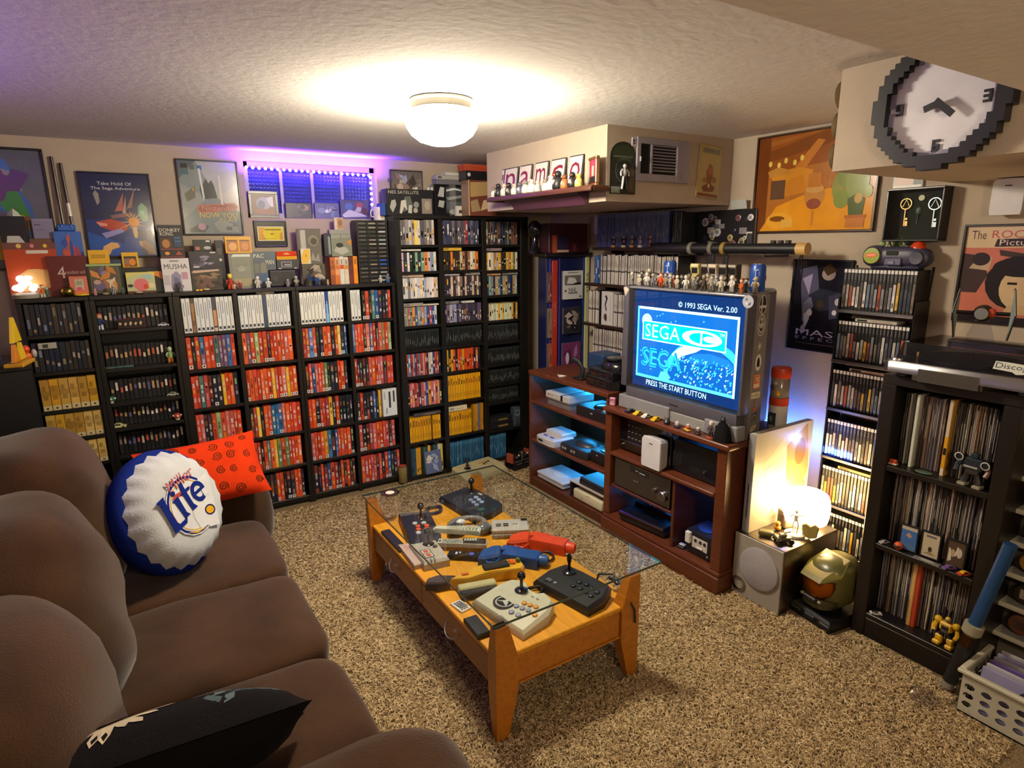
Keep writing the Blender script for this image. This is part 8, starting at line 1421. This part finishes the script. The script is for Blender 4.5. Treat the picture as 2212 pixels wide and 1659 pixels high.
keys = lambda c, x0, x1, nx, ny: [('r', x0+(x1-x0)*(i+.15)/nx, .15+.7*(j+.15)/ny, x0+(x1-x0)*(i+.85)/nx, .15+.7*(j+.85)/ny, c) for i in range(nx) for j in range(ny)]
bar('remote_control', 'cream rounded remote control lying over the headset', (940, 1148), (1038, 1152), .048, .022, '#b8b8a8', 'remote', keys('#a8a898', .3, .95, 9, 3), .05, .008, .6)
bar('remote_control', 'silver remote control with a row of black keys', (945, 1176), (1052, 1180), .042, .018, '#a8a8a0', 'remote', [('r', .04, .3, .07, .7, '#2a2a2a')]+keys('#8a8a84', .1, .5, 8, 3)+[('r', .52, .12, .98, .88, '#26262a')]+keys('#b0b0a8', .54, .8, 5, 1), .018)
bar('remote_control', 'black remote control with a violet pad', (968, 1202), (1048, 1207), .045, .018, '#131318', 'remote', [('r', .2, .3, .26, .75, '#b8b8c0'), ('r', .3, .5, .34, .8, '#b8b8c0'), ('e', .64, .5, .07, .28, '#5a58b0'), ('e', .8, .7, .02, .08, '#6a6a78'), ('e', .5, .3, .02, .08, '#6a6a78')], .004)
bar('game_pad', 'beige slim box lying along the sofa side of the tray', (872, 1184), (907, 1228), .048, .022, '#a8938a', 'box', [('r', .1, .4, .3, .6, '#b0786a')], 0)
bar('remote_control', 'white card remote with dark keys near the drawer handle', (983, 1302), (1008, 1320), .045, .006, '#bcb8b0', 'remote', keys('#4a4c54', .1, .9, 5, 3), 0, .002)
bar('keyboard', 'black ridged remote at the near corner of the tray', (1015, 1340), (1046, 1378), .05, .018, '#121416', 'remote', [('r', .08, .1+.14*i, .92, .16+.14*i, '#26282c') for i in range(6)], 0)
bar('slim_case', 'dark slim case along the edge of the navy stick', (832, 1150), (872, 1192), .04, .014, '#1c1a20', 'case', [('r', .8, .3, .95, .7, '#b8b4ac')], 0)
# toy pistols
def pistol(label, c, px_b, px_t, trim=None, flip=1, dz=.0):
    a, b = at(*px_b, dz=dz), at(*px_t, dz=dz); L = (b-a).length; ang = math.degrees(math.atan2(b.y-a.y, b.x-a.x)); c_ = (a+b)/2; t = T('toy_pistol', label, 'toy pistol', (c_.x, c_.y, TB+dz), ang); t.scale = (1.05, 1.4, 1.35); k = L/2
    P('barrel', MB().prism([(-k*.35, -.002), (k*.82, -.004), (k*.82, .050), (k*.3, .054), (-k*.3, .044)], 0, .036, c, ch=.006), 'plastic', t); P('upper_slide', MB().prism([(-k*.5, .030), (k*.1, .040), (k*.1, .066), (-k*.45, .062)], .004, .032, c, ch=.004), 'plastic', t)
    P('muzzle', MB().lathe([(.018, 0), (.018, .02), (.015, .034), (.008, .034), (.007, .02)], 16, c, TR(k*.82, .026, .018, ry=90)), 'plastic', t); P('grip', MB().prism([(-k*.32, .0), (-k*.5, .058), (-k*.72, .05), (-k*1.0, .012), (-k*.94, -.034), (-k*.72, -.03)], .002, .034, c, ch=.008), 'plastic', t)
    P('trigger_guard', MB().tube([(-k*.34, -.002, .018), (-k*.42, -.03, .018), (-k*.62, -.034, .018), (-k*.7, -.026, .018)], .005, c, 7), 'plastic', t); P('trigger', MB().tube([(-k*.44, .0, .018), (-k*.5, -.02, .018)], .004, mix(c, '#000000', .4), 6), 'plastic', t)
    for i in range(5): P('rib', MB().box(-k*.1+i*.016, -k*.1+i*.016+.006, .05, .0565, .004, .032, mix(c, '#000000', .12)), 'plastic', t)
    return t
pistol('orange toy light pistol lying near the stand side of the tray', '#c8401a', (1103, 1178), (1228, 1203)); pistol('blue toy light pistol lying in the middle of the tray', '#1c4484', (1040, 1212), (1170, 1232))
t = T('toy_blaster', 'yellow toy blaster with a black slide and orange details', 'toy blaster', (1.075, 1.93, TB), -14); t.scale = (1.15, 1.2, 1.3); YB_ = '#c8941c'
P('frame', MB().prism([(-.12, -.02), (-.06, -.034), (.02, -.02), (.135, -.03), (.15, -.015), (.15, .03), (.12, .042), (.02, .04), (-.03, .03), (-.08, .0)], 0, .034, YB_, ch=.006), 'plastic', t); P('slide', MB().cbox(.005, .10, -.010, .026, .0342, .042, '#221f20', .004), 'plastic', t); P('orange_tip', MB().cbox(.104, .124, .0, .03, .0342, .04, '#c85a18', .004).cbox(-.075, -.05, -.014, -.004, .0342, .039, '#c05a1c', .002), 'plastic', t)
P('grip', MB().prism([(-.11, -.02), (-.09, .004), (-.15, .03), (-.19, .018), (-.2, -.006), (-.16, -.022)], .002, .03, '#3a3030', ch=.006), 'plastic', t); P('clear_clip', MB().cbox(-.10, .03, -.075, -.042, .0, .026, '#a8a078', .004), 'plastic', t); P('clip_base', MB().cbox(-.10, .03, -.1, -.0755, .0, .022, '#1c1c1e', .004), 'plastic', t); P('rear_sight', MB().cbox(.128, .142, .006, .022, .0342, .046, '#4a5a1c', .002), 'plastic', t)
# record on the glass
t = T('vinyl_single', 'small black record with a white label on the far end of the glass', 'record', (.978, 2.652, GZ1+.0006)); P('disc', MB().lathe([(.04, 0), (.046, .0015), (.046, .003), (.018, .0035)], 30, '#1c1518'), 'gloss', t); P('label_disc', MB().lathe([(.021, .0036), (.021, .0042)], 24, '#c8c0b4'), 'print', t)
# ================================================================ floor in the far corner
t = stick_controller('arcade_stick', 'cream large arcade stick on the carpet before the tall bookcase', (2.01, 3.60, .0105), 10, [(-.19, -.10), (.17, -.10), (.19, -.02), (.16, .10), (-.18, .10)], .05, '#a89c78', (-.095, .03), '#101014', [(.05+.026*i, .02+.008*i, .009, '#3a3424') for i in range(3)], lambda m, z: m.art((.02, .04, z(.05)+.0008), EX, EY, .06, .03, [('r', 0, 0, 1, 1, '#b8943c')]), slope=.18)
t = T('toy_droid', 'black toy caddy with a chrome tap-like front and orange ears on the carpet', 'toy', (2.31, 3.565, .0105), 10); P('tub', MB().prism([(-.075, -.05), (.075, -.05), (.08, .06), (-.08, .06)], 0, .07, '#121216', ch=.006).cbox(-.062, -.01, -.053, -.0502, .038, .054, '#4a4a4e', .002).cbox(.01, .062, -.053, -.0502, .038, .054, '#4a4a4e', .002).tube([(-.08, -.056, .066), (.08, -.056, .066)], .005, '#3a3a3c', 6), 'plastic', t)
P('chrome_tap', MB().lathe([(.008, .07), (.016, .11), (.018, .125), (.016, .132), (.0005, .134)], 14, '#b8b8b8', TR(0, -.04, 0)), 'metal', t, smooth=50)
for s_ in (-1, 1): P('ear', MB().prism([(s_*.075, -.03), (s_*.088, -.03), (s_*.09, .03), (s_*.078, .03)][::s_], .05, .12, '#8a3c24', ch=.004), 'plastic', t); P('eye', MB().ball(s_*.042, -.05, .108, .009, .006, .009, '#b0aca8', 8, 6).cbox(s_*.04-.02, s_*.04+.02, -.046, .03, .0702, .10, '#17161c', .006), 'plastic', t)
S('game_box', MB().cbox(-.03, .03, 0, .12, 0, .14, '#6a3c28', .003).art((-.03, 0, 0), EX, EZ, .06, .14, cover(random.Random(91), '#7a4a30', ['#b88a4c', '#8a5a44', '#c0a48c', '#a84820'], 10), .0004), 'print', 'orange brown box wedged beside the low shelf unit', 'game box', (2.455, 3.47, .0105)) if False else None
S('game_box', MB().cbox(-.04, .04, 0, .09, 0, .155, '#6a3c28', .003).art((-.04, 0, 0), EX, EZ, .08, .155, cover(random.Random(91), '#7a4a30', ['#b88a4c', '#8a5a44', '#c0a48c', '#a84820'], 12), .0004), 'print', 'orange brown box wedged beside the low shelf unit', 'game box', (2.437, 3.30, .0105))
S('drink_tin', MB().lathe([(.026, 0), (.03, .006), (.03, .115), (.026, .122), (.0005, .122)], 18, ['#5a5236', '#7a6a3c', '#4a3c28', '#a83c24', '#b8b0a8'][:4]+['#8a8a88']), 'satin', 'ornate gold and red tin standing before the fourth low column', 'tin', (1.485, 3.755, .0105), smooth=50)
for i, (x, y, z, r_, c) in enumerate(()): pass
# ================================================================ sofa
SUE = '#3c2818'
def cushion(name, c, r, parent, e=.55, rot=(0, 0, 0), nu=36, nv=22, seed=0, wr=.012, sag=0, label=None, col=SUE):
    """plump upholstered shape: rounded block with soft creases"""
    rg = random.Random(seed); ph = [(rg.uniform(4, 11), rg.uniform(4, 11), rg.uniform(4, 11), rg.uniform(0, 6.28)) for _ in range(5)]
    m = MB(); vs = []; fs = []
    def sp(v, q): return math.copysign(abs(v)**q, v)
    def put(a, tt):
        x = sp(math.sin(tt), e)*sp(math.cos(a), e); y = sp(math.sin(tt), e)*sp(math.sin(a), e); z = sp(math.cos(tt), e)
        d = sum(math.sin(p[0]*x*r[0]*2+p[1]*y*r[1]*2+p[2]*z*r[2]*2+p[3]) for p in ph)/5*wr
        k = 1-sag*(1-min(1, x*x))*(1-min(1, y*y)) if z > 0 else 1
        return (x*(r[0]+d), y*(r[1]+d), z*(r[2]*k+d))
    for j in range(1, nv):
        for i in range(nu): vs.append(put(2*math.pi*i/nu, math.pi*j/nv))
    vs += [put(0, 0.0001), put(0, math.pi-.0001)]; Tn = len(vs)-2
    for j in range(nv-2):
        for i in range(nu): fs.append((j*nu+i, (j+1)*nu+i, (j+1)*nu+(i+1) % nu, j*nu+(i+1) % nu))
    for i in range(nu): fs.append((Tn, i, (i+1) % nu)); fs.append((Tn+1, (nv-2)*nu+(i+1) % nu, (nv-2)*nu+i))
    m.add(vs, fs, col, TR(c[0], c[1], c[2], *rot)); return P(name, m, 'suede', parent, label, smooth=180)
t = T('sofa', 'brown suede sofa with three plump back cushions and rolled arms', 'sofa', (0, 0, 0))
P('base', MB().cbox(-.88, .40, 1.10, 3.02, .05, .28, '#3a2615', .03, 3), 'suede', t)
P('back_frame', MB().cbox(-.92, -.56, .85, 3.2, .06, .80, SUE, .08, 4), 'suede', t)
for k, (ya, yb) in enumerate(((1.06, 1.66), (1.655, 2.20), (2.195, 2.755))):
    cushion('seat_cushion', (.03, (ya+yb)/2, .335), (.385, (yb-ya)/2+.003, .115), t, .26, seed=10+k, wr=.010)
for k, (yc, zc, hy) in enumerate(((1.33, .63, .335), (1.90, .66, .305), (2.48, .70, .30))):
    cushion('back_cushion', (-.37, yc, zc), (.265, hy, .30), t, .62, (0, -12, 0), seed=20+k, wr=.016)
cushion('arm', (-.12, 3.04, .36), (.62, .18, .235), t, .5, seed=31, wr=.012); cushion('arm', (-.03, .955, .35), (.55, .185, .275), t, .45, seed=32, wr=.014)
# red swirl cushion, bottle-cap cushion, daisy cushion
def throw(name, label, w, h, th, loc, M, els_fn, mat='cloth', col='#c8300c', back=None, n=18):
    t = bpy.data.objects.new(name, None); COL.objects.link(t); t.matrix_world = M; tag(t, label, 'cushion')
    def zf(u, v): return th*((1-abs(u)**2.6)*(1-abs(v)**2.6))**.55
    def xy(u, v):
        k = 1-.07*(1-abs(v)**2) if True else 1; k2 = 1-.07*(1-abs(u)**2)
        return u*w/2*k, v*h/2*k2
    fr_ = MB(); bk_ = MB()
    for side, mb in ((1, fr_), (-1, bk_)):
        vs = []; fs = []
        for j in range(n+1):
            for i in range(n+1):
                u, v = 2*i/n-1, 2*j/n-1; x, y = xy(u, v); vs.append((x, y, side*(zf(u, v)+.0006)))
        for j in range(n):
            for i in range(n):
                f = (j*(n+1)+i, j*(n+1)+i+1, (j+1)*(n+1)+i+1, (j+1)*(n+1)+i); fs.append(f if side > 0 else f[::-1])
        mb.add(vs, fs, col if side > 0 else (back or col))
    P('front_cover', fr_, mat, t, smooth=180); P('back_cover', bk_, mat, t, smooth=180)
    def onto(poly, c, mb, lift=.0012):
        cx_ = sum(p_[0] for p_ in poly)/len(poly); cy_ = sum(p_[1] for p_ in poly)/len(poly)
        vv = [(cx_, cy_)]+list(poly); out = []
        for a_, b_ in vv:
            x, y = xy(a_, b_); out.append((x, y, zf(a_, b_)+lift))
        mb.add(out, [(0, i+1, (i+1) % len(poly)+1) for i in range(len(poly))], c)
    els_fn(t, onto); return t
def basis(loc, nrm, up):
    N = Vector(nrm).normalized(); U = Vector(up).cross(N).normalized(); V = N.cross(U); B = Matrix((U, V, N)).transposed().to_4x4(); B.translation = Vector(loc); return B
def swirls(t, onto):
    rg = random.Random(3); m = MB()
    for i in range(6):
        for j in range(4):
            u, v = -.80+i*.32+rg.uniform(-.06, .06), -.72+j*.48+rg.uniform(-.09, .09); r_ = rg.uniform(.09, .155); ph = rg.uniform(0, 6)
            pts = []
            for k in range(26): a = k*.5; q = r_*(1-k/28); pts.append((u+q*.65*math.cos(a+ph), v+q*math.sin(a+ph)))
            for k in range(25):
                (x0, y0), (x1, y1) = pts[k], pts[k+1]; dx, dy = x1-x0, y1-y0; L = math.hypot(dx, dy) or 1; nx_, ny_ = -dy/L*.011, dx/L*.014
                onto([(x0-nx_, y0-ny_), (x1-nx_, y1-ny_), (x1+nx_, y1+ny_), (x0+nx_, y0+ny_)], '#54200c', m)
    P('swirl_print', m, 'cloth', t, 'brown swirl print', kind='stuff')
throw('throw_cushion', 'red cushion printed with brown swirls leaning on the far arm', .50, .30, .07, None, basis((.215, 2.855, .645), (.16, -.80, .56), (-.05, .3, .9)), swirls, col='#c2320e')
def daisy(t, onto):
    rg = random.Random(5); m = MB(); g = MB(); cx_, cy_ = .34, .30
    for k in range(22):
        a = 2*math.pi*k/22+rg.uniform(-.08, .08); L = rg.uniform(.46, .60); w_ = .055
        pts = [(.13, -w_*.5), (L*.5, -w_), (L*.86, -w_*.8), (L, 0), (L*.86, w_*.8), (L*.5, w_), (.13, w_*.5)]
        onto([(cx_+(x*math.cos(a)-y*math.sin(a))*.80, cy_+(x*math.sin(a)+y*math.cos(a))*1.0) for x, y in pts if abs(cx_) < 9 and True], jit('#c8b898', .1, rg), m, .0012+.00012*k)
    P('petal_print', m, 'cloth', t, 'cream daisy petals'); d = MB(); onto([(cx_+.15*math.cos(2*math.pi*i/20), cy_+.17*math.sin(2*math.pi*i/20)) for i in range(20)], '#7a4a36', d, .005); P('daisy_centre', d, 'cloth', t, 'brown daisy centre')
    for k in range(9):
        a = rg.uniform(0, 6.28); x0, y0 = (-.55+rg.uniform(-.2, .2), .55+rg.uniform(-.2, .3)) if k < 6 else (.86+rg.uniform(-.08, .06), .2+rg.uniform(-.3, .3)); L = rg.uniform(.08, .2)
        onto([(max(-.97, min(.97, x0+L*q*math.cos(a+s_))), max(-.97, min(.97, y0+L*q*math.sin(a+s_)))) for q, s_ in ((1, 0), (.5, .8), (1, 3.14), (.5, 4.0))], rg.choice(['#4a5a5c', '#3c4c50', '#5a6a68']), g, .0012)
    P('leaf_print', g, 'cloth', t, 'slate blue leaf print', kind='stuff')
throw('throw_cushion', 'black cushion with a cream daisy leaning on the near arm', .52, .46, .085, None, basis((-.03, 1.22, .64), (.05, .66, .75), (-.10, -.7, .72)), daisy, col='#120f10', back='#0a090a')
# bottle-cap cushion
t = bpy.data.objects.new('bottle_cap_cushion', None); COL.objects.link(t); t.matrix_world = basis((.065, 2.40, .685), (.70, -.64, .32), (.08, .25, .95)); tag(t, 'round white bottle-cap cushion with blue back and beer lettering', 'cushion')
m = MB(); n = 84; R0 = .215; vs = []; prof = [(.0, .075), (.25, .076), (.5, .074), (.66, .068), (.72, .066), (.80, .058), (.88, .046), (.95, .024), (1.0, -.002)]; fs = []
for k, (rf, z) in enumerate(prof[1:]):
    for i in range(n):
        a = 2*math.pi*i/n; f_ = math.sin(a*21); amp = max(0, (rf-.78)/.22); r_ = R0*rf*(1+.020*f_*amp); vs.append((r_*math.cos(a), r_*math.sin(a), z-.007*(1-f_)*amp*.9))
K = len(prof)-1; vs.append((0, 0, prof[0][1]))
fs += [(k*n+i, k*n+(i+1) % n, (k+1)*n+(i+1) % n, (k+1)*n+i)[::-1] for k in range(K-1) for i in range(n)]+[(len(vs)-1, i, (i+1) % n) for i in range(n)]
P('cap_face', m.add(vs, fs, '#b4b6ba'), 'cloth', t, smooth=60)
P('blue_back', MB().lathe([(.0005, -.15), (.10, -.142), (.18, -.112), (.222, -.06), (.230, -.02), (.218, .004), (.19, .010)], 40, '#0e2066', caps=False), 'cloth', t, smooth=60)
WH, NV = '#c8c8cc', '#10206c'; zt = .0775
m = MB(); m.art((-.115, -.118, zt), EX, EY, .23, .236, [('e', .5, .5, .48, .47, WH), ('o', .5, .5, .46, .45, .09, NV), ('r', .78, .10, 1.0, .46, WH), ('p', [(.62, .8), (.95, .95), (1, .7), (.8, .62)], WH), ('o', .5, .5, .40, .39, .035, '#c89a30'), ('p', [(.5, .5), (1, .9), (1, .2), (.6, .1), (.5, .3)], WH),
    ('p', [(.14, .62), (.24, .70), (.62, .79), (.36, .66)], '#a8443c'), ('e', .86, .36, .115, .085, '#20264c'), ('e', .86, .36, .085, .06, '#c8941c'), ('p', [(.3, .1), (.5, .06), (.74, .12), (.5, .09)], '#c89a30')], .0005)
rot = Matrix.Rotation(R(24), 4, 'Z'); U_, V_ = rot @ Vector((1, 0, 0)), rot @ Vector((0, 1, 0))
m.art(Vector((-.098, -.072, zt+.0028)), U_, V_, .205, .115, [('p', [(-.04, .98), (.16, 1), (.14, .9), (.13, .1), (.16, .02), (.36, .02), (.42, .14), (.30, -.12), (-.02, -.12), (.0, .1), (.02, .86)], NV), ('p', [(.26, .70), (.42, .72), (.41, .14), (.46, .02), (.32, .02), (.30, .6)], NV), ('e', .36, .88, .05, .08, NV),
    ('p', [(.47, .70), (.53, .72), (.56, .98), (.64, 1.0), (.63, .74), (.74, .74), (.72, .64), (.63, .64), (.63, .2), (.68, .04), (.54, .04), (.53, .62)], NV), ('o', .87, .40, .17, .34, .42, NV), ('r', .74, .36, 1.0, .46, NV), ('r', .93, .12, 1.06, .36, WH)], .0004)
m.art(Vector((-.078, .050, zt+.0028)), U_, V_, .135, .044, [('t', 'Miller', 0, 0, 1, 1, '#a8545c')], .0004)
P('beer_lettering', m, 'cloth', t, 'navy and red beer lettering', smooth=None)
# ================================================================ media tower by the left end of the bookcases
t = T('media_tower', 'black media tower of silver-edged cases at the end of the bookcases', 'tower', (-.60, 3.47, 0), 6); hw = .22
P('near_panel', MB().cbox(-hw, hw, -.20, -.182, 0, 1.10, '#0d0c0e', .002), 'blackwood', t); P('far_panel', MB().cbox(-hw, hw, .182, .20, 0, 1.10, '#0d0c0e', .002), 'blackwood', t); P('top_panel', MB().cbox(-hw-.002, hw+.002, -.202, .202, 1.1005, 1.12, '#0d0c0e', .002), 'blackwood', t)
for z in (.05, .42, .77): P('shelf', MB().cbox(-hw+.012, hw-.004, -.1815, .1815, z-.016, z, '#0d0c0e', .001), 'blackwood', t)
P('back_panel', MB().box(-hw, -hw+.008, -.1815, .1815, 0, 1.10, '#0b0a0b'), 'blackwood', t)
def style_sil(rnd):
    c = jit(rnd.choice(['#6a6a70', '#8c8c94', '#4a4850', '#3a3440', '#a4a4ac', '#5c5044']), .15, rnd); return c, '#2a2a30', [(.8, c), (1, mix(c, '#c8c8cc', .4))], [(.3, .7, .2, .6, mix(c, '#1c1a1c', .5))]
a6 = R(6)
for k, (z, h) in enumerate(((.4208, .30), (.7708, .29))):
    o = Vector((-.60, 3.47, z))+Matrix.Rotation(a6, 3, 'Z') @ Vector((hw-.004, -.180, 0))
    fill('disc_case', 'disc case', 'silver-edged cases on the %s tower shelf' % ['lower', 'upper'][k], 'on the %s shelf of the media tower' % ['lower', 'upper'][k], 'disc case', o, 96, .36, h, .14, (.011, .015), style_sil, .02, 901+k, .002)
t = T('toy_triangles', 'bright yellow stacked triangle ornament on the media tower', 'ornament', (-.400, 3.33, 1.1208), 80); Y2 = '#d8b414'
P('base', MB().cbox(-.08, .08, -.035, .035, 0, .016, '#b8861c', .003), 'plastic', t)
for (cx_, cz_, c, s_) in ((-.036, .02, '#c87c14', .07), (.036, .02, Y2, .07), (0, .10, Y2, .10)):
    P('triangle', MB().prism([(-.5*s_, 0), (.5*s_, 0), (0, s_*1.05)], -.008, .008, c, Matrix.Translation((cx_, 0, cz_)) @ Matrix.Rotation(R(90), 4, 'X'), ch=.002), 'plastic', t)
S('toy_figure', MB().cbox(-.05, .05, -.06, .06, 0, .20, '#4a7aa8', .012).ball(.05, .02, .15, .02, .03, .02, '#b8c0b0', 8, 6), 'plastic', 'light blue toy block beside the yellow triangle ornament', 'toy', (-.515, 3.32, 1.1208), smooth=50)
S('toy_figure', MB().ball(0, 0, .02, .022, .02, .02, '#c85a1c', 10, 7).ball(0, 0, .052, .018, .017, .018, '#c8401c', 10, 7).ball(.028, .006, .03, .012, .016, .02, '#a09890', 8, 6), 'plastic', 'orange round toy behind the yellow triangle ornament', 'toy', (-.385, 3.43, 1.1208), smooth=60)
